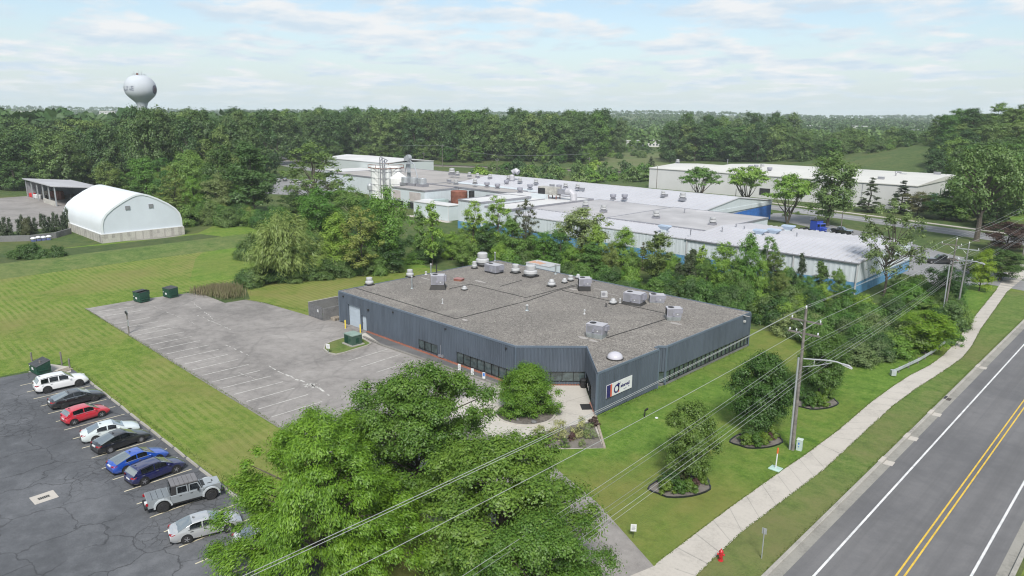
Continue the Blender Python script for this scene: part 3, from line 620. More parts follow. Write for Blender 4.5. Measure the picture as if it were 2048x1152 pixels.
# ------------------------------------------------------------------ main building
ZR = 4.62
FP = [(0, 0), (35.5, 0), (41.2, 5.6), (47.25, -.3), (47.4, 10.6), (46.75, 10.75), (46.8, 11.5), (47.45, 12.1), (47.45, 32.4), (0, 32.4)]
main = thing('office_building', 'low slate blue ribbed metal building with flat gravel roof and angled entrance notch', 'building', (0, 0, 0))
def ribbed(b, p0, p1, z0, z1, opens=(), pitch=.31, dep=.10):
    p0 = np.array(p0, float); p1 = np.array(p1, float); Ln = np.linalg.norm(p1-p0); d = (p1-p0)/Ln; nr = np.array([d[1], -d[0]])
    n = max(1, round(Ln/pitch)); pt = Ln/n
    for i in range(n):
        sm = (i+.5)*pt; iv = [(z0, z1)]
        for s0, s1, za, zb in opens:
            if s0 <= sm <= s1:
                nv = []
                for a, c in iv:
                    if za > a: nv.append((a, min(c, za)))
                    if zb < c: nv.append((max(a, zb), c))
                iv = [q for q in nv if q[1]-q[0] > .01]
        ss = [0, .5, .6, .9, 1.0]; oo = [0, 0, dep, dep, 0]
        for a, c in iv:
            for k in range(4):
                q0 = p0+d*(i+ss[k])*pt+nr*oo[k]; q1 = p0+d*(i+ss[k+1])*pt+nr*oo[k+1]
                b.quad((*q0, a), (*q1, a), (*q1, c), (*q0, c))
def window_row(parent, p0, p1, s0, s1, z0, z1, n, name='window', dark=()):
    p0 = np.array(p0, float); p1 = np.array(p1, float); d = (p1-p0)/np.linalg.norm(p1-p0); rz = math.atan2(d[1], d[0])
    o = p0+d*s0; b = MB(); Ln = s1-s0; f = .07
    b.box(0, Ln, -.03, .14, z0, z0+f, rz, o); b.box(0, Ln, -.03, .14, z1-f, z1, rz, o)
    for i in range(n+1):
        x = i*(Ln-f)/n; b.box(x, x+f, -.028, .14, z0+f, z1-f, rz, o)
    fr = b.build(name, M['frame'], parent); g = MB()
    g.box(f*.5, Ln-f*.5, .07, .12, z0+f*.5, z1-f*.5, rz, o)
    g.build('pane', M['glass'], fr); return fr
FG0, FG1 = (47.45, 12.1), (47.45, 32.4)
opAB = [(2.2, 5.3, 0, 3.15), (5.55, 6.75, 0, 2.15), (18.1, 22.0, .3, 1.55), (25.55, 35.3, .22, 1.62)]
Wl = MB()
ribbed(Wl, FP[0], FP[1], .16, 4.52, opAB); ribbed(Wl, FP[1], FP[2], .16, 4.52, [(.15, 7.9, .45, 1.65)]); ribbed(Wl, FP[2], FP[3], .16, 4.52, [(.2, 5.0, .0, 1.9)])
ribbed(Wl, FP[3], FP[4], .1, 4.52); ribbed(Wl, FP[4], FP[5], .1, 4.52); ribbed(Wl, FP[5], FP[6], 1.62, 4.52); ribbed(Wl, FP[6], FP[7], 1.62, 4.52)
ribbed(Wl, FG0, FG1, 1.6, 4.52); ribbed(Wl, FP[8], FP[9], .1, 4.52); ribbed(Wl, FP[9], FP[0], .1, 4.52)
Wl.build('wall', M['navy_wall'], main)
core = MB(); core.prism([(.15, .2), (35.4, .2), (41.2, 5.95), (46.9, .3), (46.9, 10.4), (46.5, 10.6), (46.5, 11.8), (46.95, 12.3), (46.95, 32.2), (.15, 32.2)], 0, 4.5)
core.build('inner_wall', M['dark'], main)
b = MB(); ins = .30
b.prism([(.06, .06), (35.47, .06), (41.2, 5.7), (47.1, -.1), (47.3, 10.55), (46.7, 10.7), (46.76, 11.5), (47.38, 12.15), (47.38, 32.34), (.06, 32.34)], 4.5, ZR)
b.build('roof', M['gravel'], main)
b = MB(); b.strip(FP, .17, 4.46, 4.70, True); b.build('roof_edge', M['navy_trim'], main)
for x, y in ((35.5, 0), (47.25, -.3), (47.42, 10.6), (47.45, 12.1), (47.45, 32.4), (0, 0)): MB().box(x-.1, x+.1, y-.1, y+.1, .02, 4.48).build('corner_trim', M['navy_trim'], main)
b = MB(); b.box(5.3, 5.52, -.09, .1, 0, 3.2); b.box(2.0, 2.2, -.09, .1, 0, 3.3); b.box(2.0, 5.52, -.09, .1, 3.15, 3.3); b.build('door_frame', M['navy_wall'], main); MB().box(6.75, 6.85, -.08, .1, 0, 2.15).build('door_jamb', M['navy_wall'], main); MB().box(5.52, 6.85, -.08, .1, 2.15, 2.25).build('door_lintel', M['navy_wall'], main)
b = MB()
for k in range(6): b.box(2.22, 5.28, .16, .22, .02+k*.52, .02+k*.52+.505)
od = b.build('roll_door', paint((.40, .46, .52), .5, .1, .08), main)
b = MB(); b.box(5.6, 6.7, .10, .15, .03, 2.12); md = b.build('side_door', paint((.40, .46, .52), .5, .1, .08), main); MB().box(5.68, 5.78, .06, .1, .95, 1.1).build('handle', M['chrome'], md)
b = MB(); b.box(6.95, 35.4, -.075, .12, .0, .17); b.build('base_trim', M['red_base'], main)
MB().box(6.95, 35.4, -.42, -.08, .1, .116).build('base_apron', M['red_base'], main); b = MB(); d2 = .7071; b.box(0, 7.9, -.07, .1, 0, .18, R(45), (35.5, 0)); b.build('base_trim', M['red_base'], main)
b = MB(); b.box(47.3, 47.52, 12.0, 32.4, 0, .26); b.box(46.75, 47.4, 11.45, 12.15, 0, .26); b.build('foundation', M['block'], main)
window_row(main, FP[0], FP[1], 18.1, 22.0, .3, 1.55, 3); window_row(main, FP[0], FP[1], 25.55, 35.3, .22, 1.62, 8)
window_row(main, FP[1], FP[2], .15, 7.9, .45, 1.65, 6); window_row(main, FG0, FG1, .02, 20.25, .26, 1.6, 20)
window_row(main, FP[6], FP[7], .02, .86, .26, 1.62, 1)
ed = window_row(main, FP[2], FP[3], .2, 5.0, .02, 1.9, 4, 'entrance_door')
b = MB(); 
for s in (2.6, 3.5): 
    q = np.array(FP[2])+(np.array(FP[3])-np.array(FP[2]))/np.linalg.norm(np.array(FP[3])-np.array(FP[2]))*s; b.tube([(q[0]-.1, q[1]-.1, .8), (q[0]-.1, q[1]-.1, 1.3)], .03)
each(b, 'handle', M['chrome'], ed)
# tar seams on the gravel
def seamroof(*pts):
    b = MB(); P_ = [at(px, py, ZR) for px, py in pts]
    q = []
    for i in range(len(P_)-1):
        for k in range(6): q.append((P_[i][0]+(P_[i+1][0]-P_[i][0])*k/6+_rr.uniform(-.03, .03), P_[i][1]+(P_[i+1][1]-P_[i][1])*k/6+_rr.uniform(-.03, .03)))
    q.append(P_[-1]); b.strip(q, .13, ZR-.01, ZR+.045); b.build('roof_seam', M['tar'], main)
seamroof((708, 575), (912, 638), (1059, 601), (1119, 580), (1190, 563)); seamroof((898, 578), (941, 568.5), (1052, 595.5), (1154, 569)); seamroof((1125, 581), (1330, 627)); seamroof((1330, 639), (1213, 676)); seamroof((1000, 573), (1043, 561))
# ponding marks / bare patches (thin membrane sheets)
b = MB()
for px, py, rx, ry in ((930, 640, .5, .3), (1168, 676, .9, .35), (1185, 681, .8, .3), (1148, 579, .9, .3), (1352, 647, .8, .4), (960, 563, 1.3, .3), (850, 557, 1.2, .2), (1200, 579, 1.6, .12), (1222, 588, 1.4, .1), (1487, 631, 1.0, .2)):
    c = at(px, py, ZR); n = 10; b.quad(*[(c[0]+rx*math.cos(k*.628)*_rr.uniform(.8, 1.1), c[1]+ry*math.sin(k*.628)*_rr.uniform(.8, 1.1), ZR+.006) for k in range(n)])
each(b, 'bare_patch', M['fac_brown'], main)
b = MB()
for px in (690, 788, 892, 1014): 
    x = onV(px, 640, 0)[0]; b.box(x-.12, x+.12, -.2, -.05, 4.0, 4.18)
each(b, 'wall_lamp', M['dark'], main)
b = MB(); b.tube([(22.7, -.1, .5), (22.7, -.1, 1.75)], .04); b.tube([(22.3, -.18, .35), (23.3, -.18, .35)], .07); b.box(22.45, 22.75, -.3, -.08, .2, .55); b.box(23.0, 23.25, -.28, -.08, .25, .6); b.build('gas_meter', M['metal'], main)
b = MB(); b.box(-.14, .14, -.25, -.05, 3.2, 3.4, 0, (7.4, 0)); each(b, 'wall_lamp', M['dark'], main)
q = onU(1487, 640, 47.45); MB().box(47.5, 47.75, q[0]-.15, q[0]+.15, 3.7, 3.95).build('wall_lamp', M['offwhite'], main)
# company sign on the prow wall
sg = thing('wall_sign', 'white company sign with navy and orange bars mounted on the blue ribbed wall', 'sign', (47.36, 1.05, 0))
z0, z1, Lh = 1.55, 2.95, 4.5
MB().box(.04, .1, 0, Lh, z0, z1).build('sign_panel', M['white'], sg)
MB().box(.09, .112, .02, .64, z0+.02, z1-.02).build('navy_bar', M['navy_blue'], sg); MB().box(.09, .112, .64, .92, z0+.02, z1-.02).build('orange_bar', M['sign_orange'], sg)
def ring(b, cy, cz, r0, r1, x0, x1, n=28, a0=0, a1=6.2832):
    for k in range(n):
        p, q = a0+(a1-a0)*k/n, a0+(a1-a0)*(k+1)/n
        b.quad(*[(x1, cy+r*math.cos(t), cz+s*r*math.sin(t)) for r, t, s in ((r0, p, 1.0), (r1, p, 1.0), (r1, q, 1.0), (r0, q, 1.0))])
b = MB(); ring(b, 1.72, 2.18, .29, .47, 0, .114); b.quad((.114, 2.01, 1.72), (.114, 2.2, 1.72), (.114, 2.2, 2.62), (.114, 2.01, 2.45)); b.quad((.1142, 1.6, 2.62), (.1142, 2.02, 2.48), (.1142, 2.36, 2.56), (.1142, 2.06, 2.78)); b.quad((.114, 2.36, 2.66), (.114, 2.43, 2.66), (.114, 2.43, 2.80), (.114, 2.36, 2.76)); b.build('logo', M['navy_blue'], sg)
MB().quad((.1145, 1.95, 1.70), (.1145, 2.2, 1.70), (.1145, 2.2, 2.0)).build('logo_accent', M['sign_orange'], sg)
def textmesh(s, size, bold=0.0):
    cu = bpy.data.curves.new('lettering', 'FONT'); cu.body = s; cu.size = size; cu.offset = bold; cu.resolution_u = 3
    o = bpy.data.objects.new('lettering', cu); COL.objects.link(o); dg = bpy.context.evaluated_depsgraph_get(); me = bpy.data.meshes.new_from_object(o.evaluated_get(dg)); bpy.data.objects.remove(o); return me
def lettering(s, size, m, parent, loc, rot, bold=0.0):
    me = textmesh(s, size, bold); me.materials.clear(); me.materials.append(m); o = link('lettering', me, parent); o.location = loc; o.rotation_euler = rot; return o
lettering('akervall', .52, M['navy_blue'], sg, (.115, 2.44, 2.12), (R(90), 0, R(90)), .02)
b = MB(); b.box(.1, .113, 3.0, 3.5, 1.80, 1.84); b.box(.1, .113, 3.85, 4.0, 1.85, 1.95); each(b, 'small_print', M['navy_blue'], sg)

# ------------------------------------------------------------------ equipment on the main roof
def hvac(px, py, label, l=2.0, wd=1.35, h=1.15, cb=.45, curbm='dark', rz=0.0, slope=0, fan=True):
    c = at(px, py, ZR); t = thing('rooftop_unit', label, 'air handler', (c[0], c[1], ZR), rz, 'air handling units on the gravel roof')
    b = MB()
    if slope: b.add([(-l/2-slope, -wd/2-slope, 0), (l/2+slope, -wd/2-slope, 0), (l/2+slope, wd/2+slope, 0), (-l/2-slope, wd/2+slope, 0), (-l/2, -wd/2, cb), (l/2, -wd/2, cb), (l/2, wd/2, cb), (-l/2, wd/2, cb)], [(4, 5, 6, 7), (0, 1, 5, 4), (1, 2, 6, 5), (2, 3, 7, 6), (3, 0, 4, 7)])
    else: b.box(-l/2+.05, l/2-.05, -wd/2+.05, wd/2-.05, 0, cb)
    b.build('curb', M[curbm], t)
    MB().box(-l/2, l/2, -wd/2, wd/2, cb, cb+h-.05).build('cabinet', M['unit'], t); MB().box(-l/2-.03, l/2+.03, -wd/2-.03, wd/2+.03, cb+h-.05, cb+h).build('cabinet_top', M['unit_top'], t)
    b = MB(); b.box(-l/2+.12, -.1, -wd/2-.02, -wd/2, cb+.15, cb+h-.2); b.box(.05, l/2-.1, -wd/2-.02, -wd/2, cb+.15, cb+.55); b.box(l/2, l/2+.02, -wd/2+.1, 0, cb+.1, cb+h-.2); each(b, 'access_panel', M['metal'], t)
    b = MB(); b.box(-l/2-.02, -l/2, -wd/2+.1, wd/2-.1, cb+.15, cb+h-.2); b.build('coil_grille', M['dark'], t)
    b = MB(); b.box(l/2, l/2+.28, -.1, wd/2-.1, cb+.35, cb+h-.15); b.box(-.2, .05, -wd/2-.12, -wd/2, cb+.2, cb+.5); each(b, 'intake_hood', M['unit'], t)
    b = MB(); b.box(.35, .5, -wd/2-.03, -wd/2-.02, cb+.3, cb+.42); b.build('sticker', M['white'], t)
    if fan:
        b = MB(); b.lathe([(.36, 0), (.40, .05), (.34, .06), (.33, .03), (.08, .03), (.07, .07)], 18, (-l/2+.55, 0, cb+h)); b.build('fan_grille', M['dark'], t)
    return t
hvac(876, 577, 'grey air handling unit on a flared black curb near the front roof edge', 1.9, 1.5, 1.35, .75, 'tar', R(45), .25)
hvac(988, 545, 'wide grey air handling unit beside the big white fans at the back', 2.6, 1.8, 1.15, .25, 'dark', R(0))
hvac(1168, 580, 'grey air handling unit on a tall black curb by the back roof edge', 1.7, 1.5, 1.15, .75, 'tar', R(45), .05)
hvac(1268, 607, 'large grey air handling unit on a broad black base', 2.5, 1.7, 1.25, .35, 'tar', R(10), .2)
hvac(1313, 604, 'low grey air handling unit without a curb right of the black based one', 2.0, 1.3, 1.0, .12, 'galv', R(38))
hvac(1346, 639, 'grey air handling unit on a shiny metal curb nearest the right wall', 1.8, 1.3, 1.1, .5, 'galv', R(42), -.08)
hvac(1193, 674, 'grey air handling unit on a silver foil curb nearest the entrance notch', 2.1, 1.45, 1.05, .6, 'galv', R(12), -.1)
def fan(px, py, r, h, label, dome=False):
    c = at(px, py, ZR); t = thing('roof_fan', label, 'roof fan', (c[0], c[1], ZR), 0, 'white exhaust fans on the gravel roof')
    MB().box(-r*.9, r*.9, -r*.9, r*.9, 0, h*.14).build('curb', M['tar'], t)
    pr = [(r*.75, h*.14), (r*.8, h*.2), (r, h*.3), (r*.98, h*.48), (r*.72, h*.58)]
    if dome: pr += [(r*.66, h*.66), (r*.62, h*.82), (r*.4, h*.96), (r*.05, h)]
    else: pr += [(r*.74, h*.63), (r*.76, h*.92), (r*.6, h*.985), (r*.05, h)]
    MB().lathe(pr, 20).build('housing', M['offwhite'], t, True)
    MB().lathe([(r*.735, h*.585), (r*.735, h*.63)], 20).build('gap', M['metal'], t); return t
fan(739, 570, .62, 1.2, 'white mushroom fan at the front left roof corner'); fan(820, 554, .6, 1.25, 'white mushroom fan on the left roof edge, second from the front corner'); fan(965, 531, 1.15, 2.3, 'tallest white exhaust fan at the back left roof corner')
fan(949, 537, .48, 1.25, 'small white fan beside the tallest exhaust fan'); fan(1031, 546, .72, 1.5, 'white fan between the wide grey unit and the fat white fan'); fan(1061, 553, 1.1, 1.95, 'fat white exhaust fan with a broad collar in the roof middle back')
fan(1103, 573, .62, 1.15, 'white domed fan alone left of the tall black curb unit', True); fan(1129, 566, .42, .8, 'small white fan left of a row of three by the back edge', True); fan(1141, 562, .45, .95, 'middle white fan of the row of three by the back edge'); fan(1156, 557, .42, .75, 'small white fan right of the row of three by the back edge', True)
fan(929, 580, .42, .65, 'low white vent cap beside the tar seam', True); fan(1226, 608, .5, .8, 'flat white mushroom vent left of the large black based unit', True)
def pipe(px, py, h, r, m, label, cap=True):
    c = at(px, py, ZR); t = thing('vent_pipe', label, 'vent pipe', (c[0], c[1], ZR), 0, 'vent pipes on the gravel roof')
    MB().lathe([(r*2.2, 0), (r*1.2, .12), (r, .14), (r, h)], 10).build('stack', M[m], t)
    if cap: MB().lathe([(r*1.3, h), (r*1.7, h+.08), (r*1.5, h+.18), (r*.3, h+.25)], 10).build('cap', M['offwhite'], t)
pipe(824, 577, 1.7, .1, 'galv', 'tall silver vent pipe standing left of the flared curb unit'); pipe(862, 548, 1.5, .1, 'galv', 'silver vent pipe with white cap at the left roof edge'); pipe(873, 546, 1.5, .09, 'dark', 'black vent pipe at the left roof edge', False)
pipe(990, 522, 1.4, .1, 'galv', 'capped silver vent pipe at the back roof corner'); pipe(1111, 548, 1.5, .12, 'galv', 'silver vent pipe alone at the back roof edge'); pipe(1054, 621, .6, .12, 'galv', 'short silver vent pipe in the middle of the roof')
pipe(885, 607, .45, .07, 'offwhite', 'short white vent pipe on the front roof field'); pipe(1212, 613, .45, .08, 'dark', 'short black vent pipe left of the flat mushroom vent', False); pipe(1169, 628, .4, .08, 'offwhite', 'stubby white vent pipe on the roof between seams'); pipe(1240, 606, .45, .08, 'offwhite', 'stubby white vent pipe right of the flat mushroom vent'); pipe(852, 549, .3, .12, 'offwhite', 'low white vent pipe beside the left roof edge')
c = at(918, 561, ZR); t = thing('roof_hatch', 'low red brown square roof hatch', 'hatch', (c[0], c[1], ZR), R(20)); MB().box(-.65, .65, -.5, .5, 0, .28).build('curb', M['rust'], t); MB().box(-.7, .7, -.55, .55, .28, .36).build('lid', paint((.30, .15, .14), .7), t)
c = at(1208, 594, ZR); t = thing('condenser', 'small white condenser box with round fan on the roof', 'condenser', (c[0], c[1], ZR), R(45)); MB().box(-.45, .45, -.25, .25, .1, .8, b=.04).build('cabinet', M['offwhite'], t); MB().lathe([(.26, 0), (.26, .03), (.05, .04)], 16, (-.1, -.26, .47), 'y').build('fan_grille', M['metal'], t); MB().box(-.5, .5, -.3, .3, 0, .1).build('base', M['metal'], t)
c = at(1230, 717, ZR); t = thing('skylight_dome', 'white acrylic skylight dome on the roof above the entrance prow', 'skylight', (c[0], c[1], ZR)); MB().lathe([(.92, 0), (.92, .12), (.86, .13)], 28).build('curb', M['tar'], t)
MB().lathe([(.84, .1)]+[(.84*math.cos(k*.157), .13+.62*math.sin(k*.157)) for k in range(10)]+[(.01, .755)], 28).build('dome', paint((.44, .43, .47), .25, 0, .03), t, True)
t = thing('equipment_box', 'flat topped white box with orange rust streaks behind the back wall', 'equipment', (9.0, 34.2, 0), 0); MB().box(-2.6, 2.6, -1.3, 1.6, 0, 5.05).build('housing', M['fac_wall'], t); MB().box(-2.65, 2.65, -1.35, 1.65, 5.05, 5.2).build('top', M['offwhite'], t); b = MB()
for k in range(7): b.box(-2.4+k*.42, -2.1+k*.42, -1.2+_rr.uniform(0, .4), .3+_rr.uniform(0, .5), 5.2, 5.206)
b.build('rust_streaks', paint((.50, .24, .12), .8, 0, .3, 2), t)

# ------------------------------------------------------------------ things round the main building
for i, (px, py, lab) in enumerate([(691, 657, 'yellow bollard left of the loading door'), (721, 666, 'yellow bollard right of the loading door')]):
    c = at(px, py); t = thing('bollard', lab, 'bollard', c, 0, 'bollards at the loading door'); MB().lathe([(.1, 0), (.1, 1.15), (.07, 1.24), (.02, 1.27)], 12).build('post', M['yellow'], t, True); MB().lathe([(.16, 0), (.16, .03)], 12).build('foot', M['curb'], t)
t = thing('block_enclosure', 'grey concrete block enclosure with plank gates beside the loading door', 'enclosure', (-6.1, -1.6, 0))
b = MB(); b.box(0, .2, 0, 5.2, 0, 2.1); b.box(.2, 3.9, 5.0, 5.2, 0, 2.1); b.box(3.9, 4.1, .1, 5.2, 0, 1.85); b.build('wall', M['block'], t)
b = MB(); b.box(-.02, .22, -.02, 5.22, 2.1, 2.16); b.box(.22, 3.88, 4.98, 5.22, 2.1, 2.16); each(b, 'coping', M['curb'], t)
for x0 in (.2, 2.08):
    b = MB()
    for k in range(6): b.box(x0+k*.305, x0+k*.305+.29, -.02, .05, .12, 2.0)
    g = b.build('gate', paint((.13, .13, .135), .8, 0, .25, 2), t); MB().box(x0, x0+1.82, .05, .1, .5, .6).build('rail', M['steel_pole'], g)
MB().box(2.6, 2.9, -.04, -.02, 1.1, 1.5).build('notice', M['white'], t)
for i, (dx, dy, n, lab) in enumerate([(-1.3, .1, 3, 'low stack of grey pallets beside the block enclosure'), (-.75, 1.8, 5, 'taller stack of brown pallets between the enclosure and the wall')]):
    t = thing('pallet_stack', lab, 'pallets', (dx, dy, 0), .2*i, 'pallets by the loading door')
    for k in range(n):
        b = MB()
        for j in range(5): b.box(-.5+j*.22, -.36+j*.22, -.6, .6, k*.15+.11, k*.15+.13)
        for j in range(3): b.box(-.5, .52, -.6+j*.52, -.5+j*.52, k*.15, k*.15+.11)
        b.build('pallet', M['wood' if i else 'tan_wood'], t)
c = at(699, 691); t = thing('transformer', 'dark green pad transformer with pale green lid on the grass island', 'transformer', (c[0], c[1]+.6, .1), R(0))
MB().box(-1.15, 1.15, -1.0, 1.0, 0, .12).build('pad', M['curb'], t); MB().box(-.95, .95, -.75, .75, .12, 1.35).build('cabinet', M['green_box'], t); MB().box(-1.0, .0, -.8, .8, 1.35, 1.45).build('lid', M['green_lid'], t); MB().box(.03, 1.0, -.8, .8, 1.35, 1.45).build('lid', M['green_lid'], t)
b = MB()
for k in range(9): b.box(-.85+k*.1, -.8+k*.1, -.79, -.75, .25, 1.2)
b.build('cooling_fins', M['green_bin'], t); b = MB(); b.box(.2, .45, -.8, -.75, .55, .95); b.box(.95, 1.0, -.2, .2, .4, 1.0); each(b, 'latch', M['green_bin'], t)
def post_sign(name, loc, h, sw, sh, label, cat='sign', rz=0.0, m='white', group=None, post='steel_pole', art=None, pr=.03):
    t = thing(name, label, cat, loc, rz, group); MB().tube([(0, 0, -.1), (0, 0, h)], pr, 6).build('post', M[post], t)
    p = MB().box(-sw/2, sw/2, -.045, -.03, h-sh, h).build('sign_plate', M[m], t)
    if art:
        b = MB(); art(b, sw, sh, h); b.build('sign_marks', M['blue' if art is wheel_art else 'wire_dark'], p)
    return t
def wheel_art(b, sw, sh, h):
    b.quad((-sw*.36, -.047, h-sh*.62), (sw*.36, -.047, h-sh*.62), (sw*.36, -.047, h-sh*.12), (-sw*.36, -.047, h-sh*.12))
def line_art(b, sw, sh, h):
    for k in range(4): b.quad((-sw*.32, -.047, h-sh*(.28+k*.17)), (sw*(.32-.1*(k % 2)), -.047, h-sh*(.28+k*.17)), (sw*(.32-.1*(k % 2)), -.047, h-sh*(.22+k*.17)), (-sw*.32, -.047, h-sh*(.22+k*.17)))
post_sign('parking_sign', (*at(657, 708), .1), 1.25, .45, .6, 'small white sign on a thin post in the grass island', rz=R(35), art=line_art, pr=.02)
for i, (px, py, lab) in enumerate([(919, 743, 'white parking sign leaning on the wall, farthest of the row of four'), (945, 752, 'white parking sign below the window band, second farthest of the four'), (968, 760, 'white parking sign with a blue mark, third of the four'), (1010, 775, 'white parking sign with a blue mark, nearest the round tree bed')]):
    c = at(px, py, .1); post_sign('parking_sign', (c[0], c[1], .1), .95, .36, .78, lab, rz=R(20), group='parking signs along the wall', art=wheel_art if i > 1 else line_art, pr=.025)
c = at(1167, 775); t = thing('trash_can', 'round black trash can in the corner of the entrance notch', 'trash can', (c[0], c[1], .016)); MB().lathe([(.3, 0), (.36, .1), (.38, .85), (.42, .87), (.42, .95), (.3, 1.05), (.18, 1.07)], 18).build('bin', M['dark'], t, True); MB().lathe([(.44, .8), (.44, .86)], 18).build('rim', M['frame'], t)
c = at(1172, 814); t = thing('door_mat', 'black door mat lying on the pale plaza by the entrance', 'mat', (c[0], c[1], .016), R(-42)); MB().box(-.75, .75, -.55, .55, 0, .015).build('mat', M['rubber'], t); b = MB()
for k in range(9): b.box(-.68+k*.16, -.6+k*.16, -.5, .5, .015, .019)
b.build('ribs', M['dark'], t)
sheet('brick_paving', [at(*p) for p in [(1178, 806), (1187, 800), (1196, 826), (1188, 830)]], .021, paint((.40, .20, .15), .8, 0, .3, 2))
def rock(c, s, lab, z=.06):
    rg = random.Random(int(c[0]*100)); b = MB(); b.lathe([(s*.8, 0), (s, s*.25), (s*.8, s*.55), (s*.4, s*.72), (.02, s*.76)], 9); b.v = [(x*(1+rg.uniform(-.2, .2)), y*(1+rg.uniform(-.2, .2))*.8, z*(1+rg.uniform(-.1, .1))) for x, y, z in b.v]
    tag(b.build('boulder', M['block'], None, True, (c[0], c[1], z)), lab, 'boulder', 'boulders in the round bed')
rock(at(1019, 833), .5, 'rounded grey boulder at the left of the round tree bed'); rock(at(1068, 846), .35, 'small grey boulder at the front of the round tree bed'); rock(at(1035, 841), .25, 'smallest grey boulder between the two others in the round bed')
t = plant('yew', (PC[0]+.15, PC[1]+.2, .05), 5.3, 6.4, 'yew', 'shrub_tree', 'dense rounded yellow green tree in the round gravel bed by the entrance', 'tree')
plant('box', (PC[0]-.7, PC[1]-1.2, .05), 1.0, 3.0, 'dark', 'low_shrub', 'low dark shrub skirt under the rounded entrance tree', 'shrub')
for i, (px, py, h, wd, m, lab) in enumerate([(1078, 884, 1.7, 2.2, 'pale', 'wispy pale shrub at the left end of the entrance bed'), (1122, 876, 1.8, 2.6, 'pale', 'wispy pale shrub in the middle of the entrance bed'), (1160, 872, 1.9, 2.4, 'pale', 'tall pale shrub with blossom right of the bed middle'), (1180, 876, 1.5, 1.8, 'silver', 'grey green shrub by the timber edging'), (1130, 893, .8, 1.3, 'dark', 'low dark green shrub at the front of the entrance bed'), (1165, 893, .7, 1.0, 'silver', 'low grey plant near the front right of the entrance bed')]):
    plant('shrub', (*at(px, py), .03), h, wd, m, 'shrub', lab, 'shrub', 'shrubs in the entrance bed')
for px, py, lab in [(1095, 888, 'small dark red ball shrub left in the entrance bed'), (1143, 881, 'small dark red ball shrub in the middle of the entrance bed'), (1187, 853, 'larger dark brown red ball shrub by the prow corner')]:
    plant('box', (*at(px, py), .03), 1.0 if px > 1180 else .8, 1.3 if px > 1180 else .85, 'purple', 'ball_shrub', lab, 'shrub', 'dark red ball shrubs')
t = thing('garden_light', 'short black leaning garden light standing in the front lawn', 'light', at(1289, 834), .4); MB().tube([(0, 0, 0), (.02, 0, .7)], .06).build('post', M['dark'], t); MB().tube([(.0, 0, .68), (.3, 0, .98)], .10, 8).build('lamp_head', M['dark'], t)
t = thing('utility_cover', 'small white round cover lying in the front lawn', 'cover', (*at(1313, 836), 0)); MB().lathe([(.17, 0), (.16, .05), (.1, .07)], 14).build('lid', M['white'], t)

# ------------------------------------------------------------------ vehicles
M['car_glass'] = glass_mat('car_glass', (0.008, 0.010, 0.012), .04, .6); M['car_trim'] = paint((.012, .012, .013), .5); M['alloy'] = paint((.42, .42, .44), .3, .7, .05); M['dark_alloy'] = paint((.05, .05, .055), .35, .5, .05)
M['screen'] = paint((.22, .25, .255), .06, .45, .03, .6, 1.0, 'screen')  # windscreens: sky reflection partly put into a pale, half-metal base colour
def pl(x, pts):
    for (a, p), (c, q) in zip(pts, pts[1:]):
        if x <= c: return p+(q-p)*max(0, min(1, (x-a)/(c-a)))
    return pts[-1][1]
def sm(x, pts, k=.14): return sum(pl(x+d*k, pts) for d in (-1, -.5, 0, .5, 1))/5
def wheel(t, x, y, r, rim, wd=.21, spokes=5):
    s = 1 if x > 0 else -1
    wl = thing('wheel', None, None, (x, y, r)); wl.parent = t
    MB().lathe([(r*.62, -wd/2), (r*.93, -wd/2), (r, -wd/2+.04), (r, wd/2-.04), (r*.93, wd/2), (r*.62, wd/2)], 22, ax='x').build('tyre', M['rubber'], wl, True)
    b = MB(); b.lathe([(r*.66, s*(wd/2-.015)), (r*.60, s*(wd/2+.004)), (r*.56, s*(wd/2-.03)), (r*.1, s*(wd/2-.035))], 22, ax='x')
    b.build('rim', M['dark_alloy'], wl)
    b = MB()
    b.lathe([(r*.16, s*(wd/2-.03)), (r*.14, s*(wd/2+.012))], 12, ax='x')
    x0, x1 = sorted((s*(wd/2-.025), s*(wd/2+.008)))
    for k in range(spokes):
        a = 6.283*k/spokes; c, q = math.cos(a), math.sin(a); h = r*.075
        P4 = [(r*.1*c-h*q*1.2, r*.1*q+h*c*1.2), (r*.1*c+h*q*1.2, r*.1*q-h*c*1.2), (r*.62*c+h*q, r*.62*q-h*c), (r*.62*c-h*q, r*.62*q+h*c)]
        b.add([(x0, y_, z_) for y_, z_ in P4]+[(x1, y_, z_) for y_, z_ in P4], [(0, 1, 2, 3), (7, 6, 5, 4), (0, 1, 5, 4), (1, 2, 6, 5), (2, 3, 7, 6), (3, 0, 4, 7)])
    b.build('spokes', M[rim], wl)
